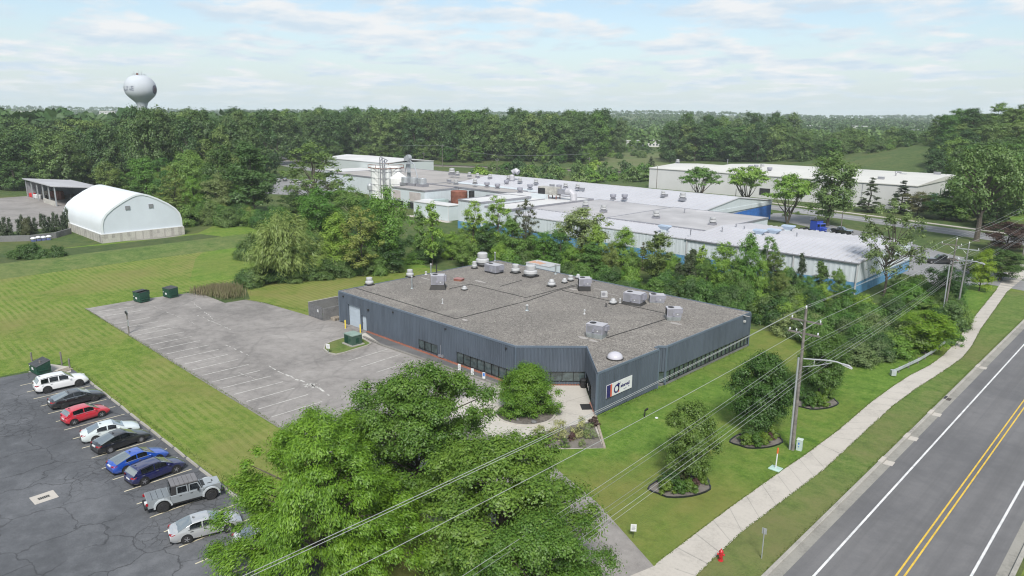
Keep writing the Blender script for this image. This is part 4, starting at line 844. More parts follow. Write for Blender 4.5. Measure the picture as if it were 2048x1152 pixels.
def car(label, loc, rz, color, L=4.85, W=1.83, H=1.45, wb=2.82, fo=.95, low=None, cab=None, belt=(.92, .98), rim='alloy', wr=.33, zb=.2, side=(), metal=.25, tail='trunk', cat='car', name='parked_car', group=None, roofm=None, spokes=5, rails=False, chrome=False):
    t = thing(name, label, cat, loc, rz, group); bm = carpaint(color, metal); h = L/2
    low = [(a*L-h, z) for a, z in low]; cab = [(a*L-h, z) for a, z in cab]; y0, y1 = cab[0][0], cab[-1][0]
    def hw(y):
        e = min(y+h, h-y); return W/2*(1-.16*max(0, 1-e/.75)**2.2)
    ys = [-h, -h+.05, -h+.15]+list(np.linspace(-h+.3, h-.3, 24))+[h-.15, h-.05, h]
    vs = []; fs = []; m = 13
    for y in ys:
        zt = sm(y, low); wv = hw(y); e = min(y+h, h-y); zbb = zb+.14*max(0, 1-e/.3)
        half = [(wv*.86, zbb), (wv*.975, zbb+.1), (wv, zbb+(zt-zbb)*.45), (wv*.985, zbb+(zt-zbb)*.75), (wv*.93, zt-.04), (wv*.80, zt), (0, zt+.035)]
        vs += [(x, y, z) for x, z in half]+[(-x, y, z) for x, z in half[-2::-1]]
    n = len(ys)
    for i in range(n-1):
        for k in range(m-1): fs.append((i*m+k, i*m+k+1, (i+1)*m+k+1, (i+1)*m+k))
        fs.append((i*m, (i+1)*m, (i+1)*m+m-1, i*m+m-1))
    fs += [tuple(range(m)), tuple((n-1)*m+k for k in range(m))]
    MB().add(vs, fs).build('body', bm, t, True)
    B0 = lambda y: pl(y, [(y0, belt[0]), (y1, belt[1])])-.03
    hr = W/2*.69; hb = W/2*.925
    def S(y, k, off=0.0):
        zb_ = B0(y); zt = max(zb_+.02, sm(y, cab, .12)); s = zt-zb_
        if k <= .6:
            f = k/.6; z = zb_+s*.88*f; x = hb-(hb-hr-.05)*(s*.88*f/(H-zb_))*1.0
            return Vector((x+off, y, z))
        f = (k-.6)/.4; x = (hb-(hb-hr-.05)*(s*.88/(H-zb_))); x *= math.cos(f*1.5708)**.55 if f < 1 else 0; z = zb_+s*(.88+.12*math.sin(f*1.5708)**.8)
        dz = (sm(y+.05, cab, .12)-sm(y-.05, cab, .12))/.1; nn = Vector((0, -dz, 1)).normalized()
        return Vector((x, y, z))+nn*off
    yc = list(np.linspace(y0, y1, 30)); ks = [0, .2, .4, .55, .6, .68, .76, .86, 1.0]
    vs = []; fs = []
    for y in yc:
        half = [S(y, k) for k in ks]; vs += [p[:] for p in half]+[(-p[0], p[1], p[2]) for p in half[-2::-1]]
    m = 2*len(ks)-1
    for i in range(len(yc)-1):
        for k in range(m-1): fs.append((i*m+k, i*m+k+1, (i+1)*m+k+1, (i+1)*m+k))
    MB().add(vs, fs).build('cabin', roofm or bm, t, True)
    def patch(name, ya, yb, ka, kb, off, both, sgn=1, ny=8, nk=6, lim=None):
        vs = []; fs = []; K = list(np.linspace(ka, kb, nk)); cols = [(k, 1) for k in K]
        if both: cols = [(k, 1) for k in K]+[(k, -1) for k in K[-2::-1]]
        else: cols = [(k, sgn) for k in K]
        for i in range(ny):
            for k, s in cols:
                y = ya+(yb-ya)*i/(ny-1)
                if lim: y = min(max(y, y0+lim[0]*0+ (cab[1][0]-y0)*k*.9), y1-(y1-cab[-2][0])*k*1.02)
                p = S(y, k, off); vs.append((p[0]*s, p[1], p[2]))
        m = len(cols)
        for i in range(ny-1):
            for k in range(m-1): fs.append((i*m+k, i*m+k+1, (i+1)*m+k+1, (i+1)*m+k))
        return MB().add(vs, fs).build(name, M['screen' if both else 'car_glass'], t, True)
    yr, yf = cab[1][0], cab[-2][0]
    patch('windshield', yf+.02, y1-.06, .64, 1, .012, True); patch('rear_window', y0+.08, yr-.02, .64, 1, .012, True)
    for s in (1, -1):
        for a, c in side: patch('side_window', a*L-h, c*L-h, .10, .585, .012, False, s, 7, 4, (0, 0))
        ya_, yb_ = side[0][0]*L-h-.12, side[-1][1]*L-h+.12
        MB().tube([(s*(S(y, .06)[0]+.015), y, S(y, .06)[2]) for y in np.linspace(ya_, yb_, 8)], .016, 4).build('window_trim', M['chrome' if chrome else 'car_trim'], t)
    ax = h-fo; ar = ax-wb
    for s in (1, -1):
        for y in (ax, ar):
            MB().lathe([(wr+.075, s*(hw(y)-.12)), (wr+.075, s*(hw(y)+.006)), (.05, s*(hw(y)+.007))], 24, (0, y, wr+.01), 'x').build('wheel_arch', M['car_trim'], t)
            wheel(t, s*(hw(y)-.095), y, wr, rim, .22, spokes)
        fz = pl(h-.2, low); rzz = pl(-h+.2, low)
        p = hw(h-.25)
        b = MB(); q = [(s*p*.99, h-.42, fz-.17), (s*p*.90, h-.14, fz-.22), (s*p*.62, h-.035, fz-.22), (s*p*.62, h-.06, fz-.09), (s*p*.88, h-.2, fz-.05), (s*p*.975, h-.42, fz-.08)]; b.quad(*[(x+s*.014, y+.014, z) for x, y, z in q]); b.build('headlight', M['lens_white'], t)
        b = MB(); p = hw(-h+.2); q = [(s*p*.995, -h+.40, rzz-.14), (s*p*.94, -h+.10, rzz-.20), (s*p*.58, -h-.0, rzz-.19), (s*p*.58, -h+.02, rzz-.07), (s*p*.90, -h+.1, rzz-.05), (s*p*.985, -h+.36, rzz-.07)]; b.quad(*[(x+s*.012, y-.016, z) for x, y, z in q]); b.build('taillight', M['lens_red'], t)
        MB().box(-.1, .1, -.06, .06, 0, .13, 0, (s*(W/2+.05), y1-.48), b=.03).build('mirror', bm, t, loc=(0, 0, belt[1]-.02))
        for a, c in side[:2]: MB().box(-.02, .02, -.1, .1, 0, .03, 0, (s*(W/2+.0), a*L-h+.12)).build('door_handle', M['chrome' if metal < .5 else 'car_trim'], t, loc=(0, 0, belt[0]-.14))
    MB().box(-W*.36, W*.36, h-.1, h+.012, .28, .46).build('grille', M['car_trim'], t); MB().box(-W*.40, W*.40, -h-.012, -h+.1, .24, .36).build('rear_bumper_trim', M['car_trim'], t)
    MB().box(-.26, .26, -h-.02, -h+.06, pl(-h+.2, low)-.24 if tail == 'trunk' else .62, pl(-h+.2, low)-.12 if tail == 'trunk' else .74).build('licence_plate', M['white'], t)
    MB().add([(-.02, yr+.1, H-.02), (.02, yr+.1, H-.02), (.02, yr+.28, H-.01), (-.02, yr+.28, H-.01), (0, yr+.08, H+.09)], [(0, 1, 4), (1, 2, 4), (2, 3, 4), (3, 0, 4), (0, 3, 2, 1)]).build('antenna_fin', M['car_trim'], t)
    if rails:
        for s in (1, -1): MB().tube([S(yr+.1, .62)+Vector((0, 0, .05)) if s > 0 else Vector((-S(yr+.1, .62)[0], yr+.1, S(yr+.1, .62)[2]+.05)), Vector((s*S((yr+yf)/2, .62)[0], (yr+yf)/2, S((yr+yf)/2, .62)[2]+.06)), Vector((s*S(yf-.1, .62)[0], yf-.1, S(yf-.1, .62)[2]+.05))], .022, 5).build('roof_rail', M['car_trim'], t)
    return t
SED = dict(low=[(0, .62), (.012, .95), (.05, .99), (.19, .99), (.3, .94), (.68, .95), (.74, .97), (.93, .76), (.985, .66), (1, .5)], cab=[(.10, .96), (.315, 1.40), (.45, 1.45), (.55, 1.44), (.745, .95)], side=[(.27, .435), (.455, .60)])
FAST = dict(low=[(0, .62), (.012, .97), (.05, 1.0), (.15, 1.0), (.3, .95), (.68, .95), (.75, .96), (.93, .74), (.985, .64), (1, .5)], cab=[(.055, .98), (.34, 1.38), (.46, 1.44), (.56, 1.43), (.76, .94)], side=[(.24, .42), (.44, .61)])
HAT = dict(low=[(0, .6), (.012, .92), (.05, .98), (.3, .95), (.66, .97), (.74, .98), (.92, .80), (.985, .68), (1, .5)], cab=[(.015, .94), (.12, 1.42), (.35, 1.50), (.55, 1.47), (.77, .96)], side=[(.17, .40), (.42, .63)])
SUV = dict(low=[(0, .7), (.01, 1.05), (.05, 1.1), (.3, 1.06), (.68, 1.08), (.74, 1.12), (.93, .98), (.985, .85), (1, .55)], cab=[(.012, 1.08), (.09, 1.66), (.3, 1.76), (.56, 1.72), (.74, 1.08)], side=[(.11, .25), (.27, .43), (.45, .62)])
def park(fn, rear, front, W, **kw):
    a, c = np.array(at(*rear)), np.array(at(*front)); d = (c-a)/np.linalg.norm(c-a); n = np.array([d[1], -d[0]])
    wb, fo, L_ = kw['wb'], kw['fo'], kw['L']; mid = (a+c)/2 - n*(W/2-.05); ctr = mid - d*(wb/2 - (L_/2-fo))
    return fn(loc=(ctr[0], ctr[1], .012), rz=math.atan2(d[1], d[0])-math.pi/2, W=W, **kw)
s_ = 1305/512
W_ = lambda x, y: (x/s_, 700+y/s_)
GC = 'cars nosed up to the concrete stops'
park(car, W_(240, 222), W_(405, 186), 2.0, label='white suv with black wheels parked next to the green dumpster', color=(.68, .68, .69), L=5.05, H=1.76, wb=3.03, fo=.98, belt=(1.08, 1.10), rim='dark_alloy', wr=.39, tail='suv', zb=.26, group=GC, rails=True, metal=0, name='parked_suv', cat='suv', **SUV)
park(car, W_(320, 302), W_(478, 262), 1.85, label='black sedan parked between the white suv and the red hatchback', color=(.012, .012, .014), L=4.93, H=1.46, wb=2.83, fo=.97, belt=(.96, .95), rim='dark_alloy', group=GC, chrome=True, **FAST)
park(car, W_(388, 382), W_(535, 338), 1.74, label='red hatchback with silver wheels in the car row', color=(.50, .012, .03), L=4.05, H=1.50, wb=2.53, fo=.86, belt=(.95, .97), wr=.31, tail='hatch', group=GC, metal=.1, chrome=True, **HAT)
park(car, (191, 886), (253, 872), 1.80, label='pale silver white sedan tucked behind the second black sedan', color=(.60, .66, .66), L=4.82, H=1.46, wb=2.75, fo=.95, belt=(.96, .95), group=GC, metal=.15, **SED)
park(car, W_(560, 528), W_(717, 474), 1.83, label='black sedan with bright spoked wheels parked beside the blue sedan', color=(.012, .012, .013), L=4.66, H=1.43, wb=2.72, fo=.93, belt=(.97, .94), group=GC, spokes=10, **FAST)
park(car, W_(652, 628), W_(795, 578), 1.80, label='bright blue sedan between the black sedan and the navy crossover', color=(.012, .075, .42), L=4.65, H=1.44, wb=2.70, fo=.92, belt=(.96, .95), group=GC, chrome=True, **FAST)
park(car, W_(737, 690), W_(905, 625), 1.80, label='dark navy crossover with roof rails parked beside the grey pickup', color=(.012, .014, .085), L=4.48, H=1.56, wb=2.67, fo=.92, belt=(1.0, .99), wr=.34, tail='hatch', group=GC, rails=True, zb=.24, **HAT)
park(car, (379.5, 1086), (448, 1067.5), 1.78, label='silver sedan half hidden under the bright green tree', color=(.50, .51, .52), L=4.87, H=1.45, wb=2.85, fo=.95, belt=(.97, .96), group=GC, metal=.5, **SED)
park(car, (505, 1107), (572, 1089), 1.80, label='white car almost wholly covered by the bright green tree', color=(.68, .68, .68), L=4.6, H=1.45, wb=2.7, fo=.92, belt=(.96, .95), group=GC, **SED)
def flare(b, s, x0, x1, y, r, zc):
    n = 10; P0 = [(y+r*math.cos(a), zc+r*math.sin(a)) for a in np.linspace(-.05, math.pi+.05, n)]; P1 = [(y+(r+.13)*math.cos(a), zc+(r+.10)*math.sin(a)) for a in np.linspace(-.05, math.pi+.05, n)]
    for i in range(n-1):
        q = [P0[i], P0[i+1], P1[i+1], P1[i]]; v = [(s*x0, a, z) for a, z in q]+[(s*x1, a, z) for a, z in q]
        b.add(v, [(0, 1, 2, 3), (7, 6, 5, 4), (0, 1, 5, 4), (1, 2, 6, 5), (2, 3, 7, 6), (3, 0, 4, 7)])
def truck(label, loc, rz, W, L=5.54, wb=3.49, fo=.9, color=(.30, .33, .35), top=(.022, .022, .024), wr=.42, rim='dark_alloy', jeep=True, group=None):
    t = thing('pickup_truck', label, 'pickup', loc, rz, group); bm = carpaint(color, .3); h = L/2; w2 = W/2-.1; ax = h-fo; ar = ax-wb; tm = paint(top, .55)
    b = MB(); yb = -h+.1; yc = -h+.31*L; yh = yc+(.43 if jeep else .37)*L; lean = .30 if jeep else .62
    def taper(y0, y1, z0, z1, wa, wb_, ch=.05):
        vs = [(-wa, y0, z0), (wa, y0, z0), (wb_, y1, z0), (-wb_, y1, z0), (-wa, y0, z1-ch), (wa, y0, z1-ch), (wb_, y1, z1-ch), (-wb_, y1, z1-ch), (-wa+ch, y0+ch*.4, z1), (wa-ch, y0+ch*.4, z1), (wb_-ch, y1-ch*.4, z1), (-wb_+ch, y1-ch*.4, z1)]
        b.add(vs, [(3, 2, 1, 0), (0, 1, 5, 4), (1, 2, 6, 5), (2, 3, 7, 6), (3, 0, 4, 7), (4, 5, 9, 8), (5, 6, 10, 9), (6, 7, 11, 10), (7, 4, 8, 11), (8, 9, 10, 11)])
    taper(yc, yh, .5, 1.16, w2, w2); taper(yh, h-.12, .55, 1.20 if jeep else 1.12, w2-.02 if not jeep else w2-.12, w2-(.22 if jeep else .05), .07); b.build('body', bm, t)
    b = MB(); b.box(-w2, w2, yb, yc-.02, .55, .72); b.box(-w2, -w2+.1, yb, yc-.02, .72, 1.16); b.box(w2-.1, w2, yb, yc-.02, .72, 1.16); b.box(-w2+.1, w2-.1, yb, yb+.08, .72, 1.16); b.box(-w2+.1, w2-.1, yc-.1, yc-.02, .72, 1.16); bed = b.build('bed', bm, t)
    if jeep:
        b = MB()
        for k in range(4): b.box(-w2+.06, w2-.06, yb+.03+k*(yc-yb-.08)/4, yb+.03+(k+1)*(yc-yb-.08)/4-.025, 1.165, 1.19)
        b.build('bed_cover', paint((.20, .22, .235), .4, .3), bed)
    # cab upper
    zr = 1.86; b = MB(); ya, yd = yc+.03, yh-.05
    pr = [(ya, 1.15, w2-.02), (ya+.12, zr-.06, w2-.14), (yd-lean, zr-.04, w2-.14), (yd, 1.15, w2-.03)]
    vs = []
    for y, z, x in pr: vs += [(x, y, z), (-x, y, z)]
    b.add(vs, [(0, 1, 3, 2), (4, 5, 7, 6), (2, 3, 5, 4), (0, 2, 4, 6), (1, 7, 5, 3), (0, 6, 7, 1)]); b.build('cab', bm if not jeep else tm, t)
    b = MB()
    if jeep:
        for k in range(6): b.box(-w2+.13, w2-.13, ya+.1+k*(yd-ya-lean-.06)/6, ya+.1+(k+1)*(yd-ya-lean-.06)/6-.02, zr-.05, zr+.03)
        b.build('hard_top', paint((.16, .155, .16), .5), t)
    else: b.box(-w2+.16, w2-.16, ya+.14, yd-lean-.02, zr-.05, zr-.01, b=.02); b.build('roof', bm, t)
    if jeep:
        b = MB()
        for s in (1, -1):
            xs = lambda z: s*((w2-.02)-(z-1.15)/.65*.12+.008)
            for y0_, y1_, y2_, y3_ in ((ya+.42, ya+1.25, ya+1.24, ya+.44), (ya+1.31, yd-.06, yd-.30, ya+1.33)): b.quad((xs(1.15), y0_, 1.15), (xs(1.15), y1_, 1.15), (xs(1.74), y2_, 1.74), (xs(1.74), y3_, 1.74))
        b.build('door_frame', bm, t)
    for s in (1, -1):
        xs = lambda z, o=.018: s*((w2-.02)-(z-1.15)/.65*.12+o)
        for y0_, y1_, y2_, y3_ in (((ya+.50, ya+1.17, ya+1.15, ya+.52), (ya+1.39, yd-.16, yd-.36, ya+1.41)) if jeep else ((ya+.50, ya+1.0, ya+.98, ya+.52), (ya+1.22, yd-.26, yd-.68, ya+1.24))): MB().quad((xs(1.22), y0_, 1.22), (xs(1.22), y1_, 1.22), (xs(1.68), y2_, 1.68), (xs(1.68), y3_, 1.68)).build('side_window', M['car_glass'], t)
        for y in (ax, ar):
            MB().lathe([(wr+.09, s*(w2-.3)), (wr+.09, s*(w2+.004)), (.05, s*(w2+.005))], 24, (0, y, wr+.02), 'x').build('wheel_arch', M['car_trim'], t); wheel(t, s*(w2-.05 if jeep else w2-.1), y, wr, rim, .30, 6)
        b = MB()
        if jeep:
            flare(b, s, w2-.02, w2+.13, ax, wr+.12, wr+.06); flare(b, s, w2-.02, w2+.13, ar, wr+.12, wr+.06); b.build('fender_flare', paint((.42, .45, .47), .35, .1, .03, .6, 1.0), t)
        MB().box(w2*s-.06, w2*s+.02, -h-.01, -h+.15, .82, 1.02).build('taillight', M['lens_red'], t)
        MB().lathe([(.1, 0), (.1, .03), (.02, .04)], 14, (s*w2*.62, h-.13, .95), 'y').build('headlight', M['lens_white'], t)
        MB().box(-.08, .08, -.06, .06, 0, .18, 0, (s*(w2+.13), yd-.35)).build('mirror', M['car_trim'], t, loc=(0, 0, 1.15))
        for y in (ya+.6, ya+1.4): MB().box(s*w2-.02, s*w2+.025, y, y+.16, .98, 1.02).build('door_handle', M['car_trim'], t)
        MB().box(s*w2-.08, s*w2+.02, ar+wr+.2, ax-wr-.2, .38, .5).build('side_step', M['car_trim'], t)
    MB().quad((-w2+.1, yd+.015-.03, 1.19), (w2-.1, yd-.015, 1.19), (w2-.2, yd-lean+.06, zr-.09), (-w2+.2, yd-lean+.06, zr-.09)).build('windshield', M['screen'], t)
    MB().box(-w2+.25, w2-.25, ya-.01, ya+.08, 1.3, 1.7).build('rear_window', M['car_glass'], t)
    MB().box(-w2, w2, h-.14, h, .45, .65).build('front_bumper', M['car_trim' if jeep else 'chrome'], t); MB().box(-w2+.1, w2-.1, -h-.1, -h+.1, .45, .62).build('rear_bumper', M['car_trim' if jeep else 'chrome'], t)
    MB().box(-w2*.5, w2*.5, h-.14, h-.10, .7, 1.05).build('grille', M['car_trim'], t); MB().box(-.16, .16, -h-.02, -h+.1, .62, .76).build('licence_plate', M['white'], t)
    if jeep:
        b = MB(); b.box(-.5, .5, yh-.02, yh+.2, 1.203, 1.216); b.box(-.12, .12, yh+.75, yh+.85, 1.203, 1.215); b.box(.28, .36, yh+.4, yh+.75, 1.203, 1.215); b.build('hood_vent', M['car_trim'], t)
    return t
def tpark(rear, front, W, **kw): return park(lambda **k: truck(**k), rear, front, W, **kw)
tpark(W_(838, 828), W_(1045, 772), 1.88, label='grey four door pickup with black top and flared fenders', L=5.54, wb=3.49, fo=.9, group=GC)
GD = 'trucks round the pale blue factory'
bp = at(1880, 527); truck('black pickup with pale bonnet parked on the factory drive', (*bp, .012), math.atan2(at(1846, 523)[1]-at(1912, 526)[1], at(1846, 523)[0]-at(1912, 526)[0])-1.5708, 2.0, 5.9, 3.7, 1.0, (.013, .013, .015), wr=.40, rim='alloy', jeep=False, group=GD)
bp = at(1683, 468); truck('black pickup with dark cargo cover parked behind the factory roof', (*bp, .012), math.atan2(at(1700, 470)[1]-bp[1], at(1700, 470)[0]-bp[0])-1.5708, 2.0, 5.6, 3.5, 1.0, (.015, .015, .017), jeep=False, group=GD)
# blue road tractor
bp = at(1632, 466); t = thing('tractor_unit', 'blue road tractor with chrome stacks parked behind the factory roof', 'truck', (*bp, .012), math.atan2(at(1655, 470)[1]-bp[1], at(1655, 470)[0]-bp[0])-1.5708, GD); bm = carpaint((.02, .06, .42), .2)
MB().box(-.45, .45, -4.2, 2.6, .6, .85).build('chassis', M['dark'], t); b = MB(); b.box(-1.2, 1.2, -1.1, .9, .9, 3.3, b=.12); b.build('sleeper', bm, t)
b = MB(); b.box(-1.05, 1.05, .9, 1.9, .9, 2.75, b=.15); b.build('cab', bm, t); b = MB(); b.box(-.8, .8, 1.9, 3.6, .75, 1.8, b=.15); b.build('bonnet', bm, t); MB().box(-.65, .65, 3.6, 3.68, .75, 1.75).build('grille', M['chrome'], t); MB().box(-1.15, 1.15, 3.55, 3.8, .4, .75).build('bumper', M['chrome'], t)
MB().box(-.9, .9, 1.86, 1.93, 1.95, 2.55).build('windshield', M['car_glass'], t); MB().box(-1.25, 1.25, -1.15, .9, 3.3, 3.42).build('roof_fairing', M['dark'], t)
for s in (1, -1):
    MB().box(s*1.05-.02, s*1.05+.02, 1.1, 1.7, 1.9, 2.5).build('side_window', M['car_glass'], t); MB().tube([(s*1.1, -1.25, .9), (s*1.1, -1.25, 3.9)], .09, 8).build('exhaust_stack', M['chrome'], t); MB().tube([(s*.9, .2, .75), (s*.9, 1.6, .75)], .32, 12).build('fuel_tank', M['chrome'], t)
    for y in (3.0, -2.6, -3.9): wheel(t, s*.98, y, .5, 'alloy', .35, 8)
    MB().box(s*.98-.2, s*.98+.2, 2.4, 3.6, 1.05, 1.2).build('fender', bm, t); MB().lathe([(.12, 0), (.12, .06)], 12, (s*.9, 3.6, 1.15), 'y').build('headlight', M['lens_white'], t)
# far cars beyond the poplars
for px, py, col, lab in [(548, 362, (.05, .05, .06), 'dark car at the left end of the far car park'), (557, 363, (.55, .55, .55), 'white car second from the left in the far car park'), (570, 362, (.03, .05, .04), 'dark green car in the far car park'), (584, 365, (.62, .62, .62), 'white car in front of the dark one in the far car park'), (598, 365, (.60, .60, .58), 'white van shaped car in the middle of the far car park'), (604, 358, (.03, .03, .04), 'black car behind the white ones in the far car park'), (622, 367, (.30, .38, .62), 'pale blue car by the poplar trunk in the far car park')]:
    car(lab, (*at(px, py), .012), R(60), col, L=4.7, wb=2.75, fo=.95, W=1.8, H=1.5, belt=(.95, .97), group='cars in the far car park', **HAT)

# ------------------------------------------------------------------ parking stops, bins, posts
GS = 'concrete parking stops'
us = list(np.arange(-1.75, 48, 2.72)); nm = ['behind the dumpster end', 'at the nose of the white suv', 'at the nose of the first black sedan', 'at the nose of the red hatchback', 'right of the red hatchback', 'at the nose of the silver white sedan', 'at the nose of the second black sedan', 'at the nose of the blue sedan', 'at the nose of the navy crossover', 'left of the grey pickup', 'at the nose of the grey pickup']
p0 = MB(); p0.add([(-1.15, -.11, 0), (1.15, -.11, 0), (1.15, .11, 0), (-1.15, .11, 0), (-1.1, -.06, .17), (1.1, -.06, .17), (1.1, .06, .17), (-1.1, .06, .17)], [(3, 2, 1, 0), (4, 5, 6, 7), (0, 1, 5, 4), (1, 2, 6, 5), (2, 3, 7, 6), (3, 0, 4, 7)])
first = None
for i, u in enumerate(us):
    lab = 'weathered concrete parking stop ' + (nm[i] if i < len(nm) else 'hidden under the bright green tree')
    o = p0.build('parking_stop', M['curb']) if first is None else first.copy()
    if first is None: first = o
    else: COL.objects.link(o)
    o.location = (u+.35, -33.55+.012*i, .012); o.rotation_euler = (0, 0, .01*((i*7) % 5-2)); tag(o, lab, 'parking stop', GS)
def dumpster(loc, rz, label, w=1.9, d=1.35, h=1.3, slant=0.25, openl=False):
    t = thing('dumpster', label, 'dumpster', loc, rz); b = MB(); x, y = w/2, d/2
    b.add([(-x, -y, .12), (x, -y, .12), (x, y, .12), (-x, y, .12), (-x, -y, h-slant), (x, -y, h-slant), (x, y, h), (-x, y, h)], [(3, 2, 1, 0), (0, 1, 5, 4), (1, 2, 6, 5), (2, 3, 7, 6), (3, 0, 4, 7)]); b.build('bin', M['green_bin'], t)
    b = MB(); 
    for k in range(3): b.box(-x-.03, x+.03, -y-.03, -y, .3+k*.33, .36+k*.33)
    b.box(-x-.04, x+.04, -y-.04, -y+.02, h-slant-.1, h-slant); b.box(-x-.04, -x+.01, -y, y, .7, .78); b.box(x-.01, x+.04, -y, y, .7, .78); b.build('ribs', M['green_bin'], t)
    sl = slant/d
    for s in (0, 1):
        x0, x1 = (-x-.03, -.02) if s == 0 else (.02, x+.03)
        if openl and s == 1:
            MB().box(x0, x1, y, y+.05, h-.5, h+.1).build('lid', M['dark'], t); MB().quad((x0, -y+.05, h-slant-.15), (x1-.06, -y+.05, h-slant-.15), (x1-.06, y-.05, h-.15), (x0, y-.05, h-.15)).build('rubbish', M['dark'], t); continue
        b = MB(); b.add([(x0, -y-.05, h-slant), (x1, -y-.05, h-slant), (x1, y+.02, h), (x0, y+.02, h), (x0, -y-.05, h-slant+.05), (x1, -y-.05, h-slant+.05), (x1, y+.02, h+.05), (x0, y+.02, h+.05)], [(3, 2, 1, 0), (4, 5, 6, 7), (0, 1, 5, 4), (1, 2, 6, 5), (2, 3, 7, 6), (3, 0, 4, 7)])
        for k in range(5): xx = x0+.1+k*(x1-x0-.2)/5; b.add([(xx, -y-.05, h-slant+.05), (xx+.08, -y-.05, h-slant+.05), (xx+.08, y, h+.05), (xx, y, h+.05), (xx, -y-.05, h-slant+.075), (xx+.08, -y-.05, h-slant+.075), (xx+.08, y, h+.075), (xx, y, h+.075)], [(4, 5, 6, 7), (0, 1, 5, 4), (1, 2, 6, 5), (2, 3, 7, 6), (3, 0, 4, 7)])
        b.build('lid', paint((.07, .075, .08), .6), t)
    for s in (1, -1): MB().box(s*x-.08+s*.06, s*x+.08+s*.06, -y+.1, y-.3, .5, .66).build('lift_sleeve', M['green_bin'], t)
    MB().box(-.28, .18, -y-.045, -y-.03, .55, .85).build('label_plate', M['white'], t); MB().box(-x+.12, -x+.4, -y-.045, -y-.03, .86, .99).build('sticker', M['old_line'], t)
    return t
dumpster((*at(284, 603), .01), R(10), 'green dumpster with one lid open at the far corner of the main lot', 2.0, 1.6, 1.75, .1, True)
dumpster((*at(342, 594), .01), R(10), 'green dumpster with closed grey lids beside the open one', 2.0, 1.5, 1.65, .1)
dumpster((*at(82, 745), .01), R(8), 'green dumpster with a slanted grey lid at the end of the car row', 2.0, 1.5, 1.5, .45)
sheet('dumpster_pad', [at(*p) for p in [(56, 744), (100, 728), (142, 734), (142, 744), (110, 750)]], .016, M['walk'])
for px, py, h, lab in [(64, 722, 1.1, 'short wooden guard post behind the slant lidded dumpster'), (83, 747, 1.6, 'wooden guard post in front of the slant lidded dumpster'), (124, 729, 1.6, 'tall wooden guard post right of the slant lidded dumpster'), (140, 738, 1.3, 'dark wooden guard post at the corner of the dumpster pad')]:
    tag(MB().tube([(0, 0, -.1), (.02, 0, h)], .1, 8, .095).build('guard_post', M['wood'], loc=(*at(px, py), 0)), lab, 'post', 'wooden posts round the dumpster pad')
t = thing('pallet', 'loose tan pallet boards lying on the dumpster pad', 'pallet', (*at(131, 741), .02), .3); b = MB()
for j in range(5): b.box(-.5+j*.22, -.36+j*.22, -.6, .6, .1, .13)
for j in range(3): b.box(-.5, .52, -.6+j*.52, -.5+j*.52, 0, .1)
b.build('boards', M['tan_wood'], t)
t = thing('lot_light', 'wooden post with floodlight frames at the edge of the main lot', 'light post', (*at(258, 667), 0)); MB().tube([(0, 0, -.1), (.03, 0, 2.75)], .1, 8, .09).build('post', M['wood'], t); b = MB(); b.tube([(-.35, 0, 2.75), (.45, 0, 2.75)], .05)
for x in (-.3, -.05, .2, .42): b.tube([(x, 0, 2.75), (x, 0, 3.45)], .03)
b.tube([(-.3, 0, 3.4), (-.05, 0, 3.4)], .03); b.build('bracket', M['steel_pole'], t); b = MB(); b.box(-.3, 0, -.14, .05, 2.85, 3.15); b.box(.18, .44, -.14, .05, 2.75, 3.05); each(b, 'floodlight', M['dark'], t); MB().box(.06, .22, -.08, .08, 1.1, 2.0).build('meter_box', M['steel_pole'], t)

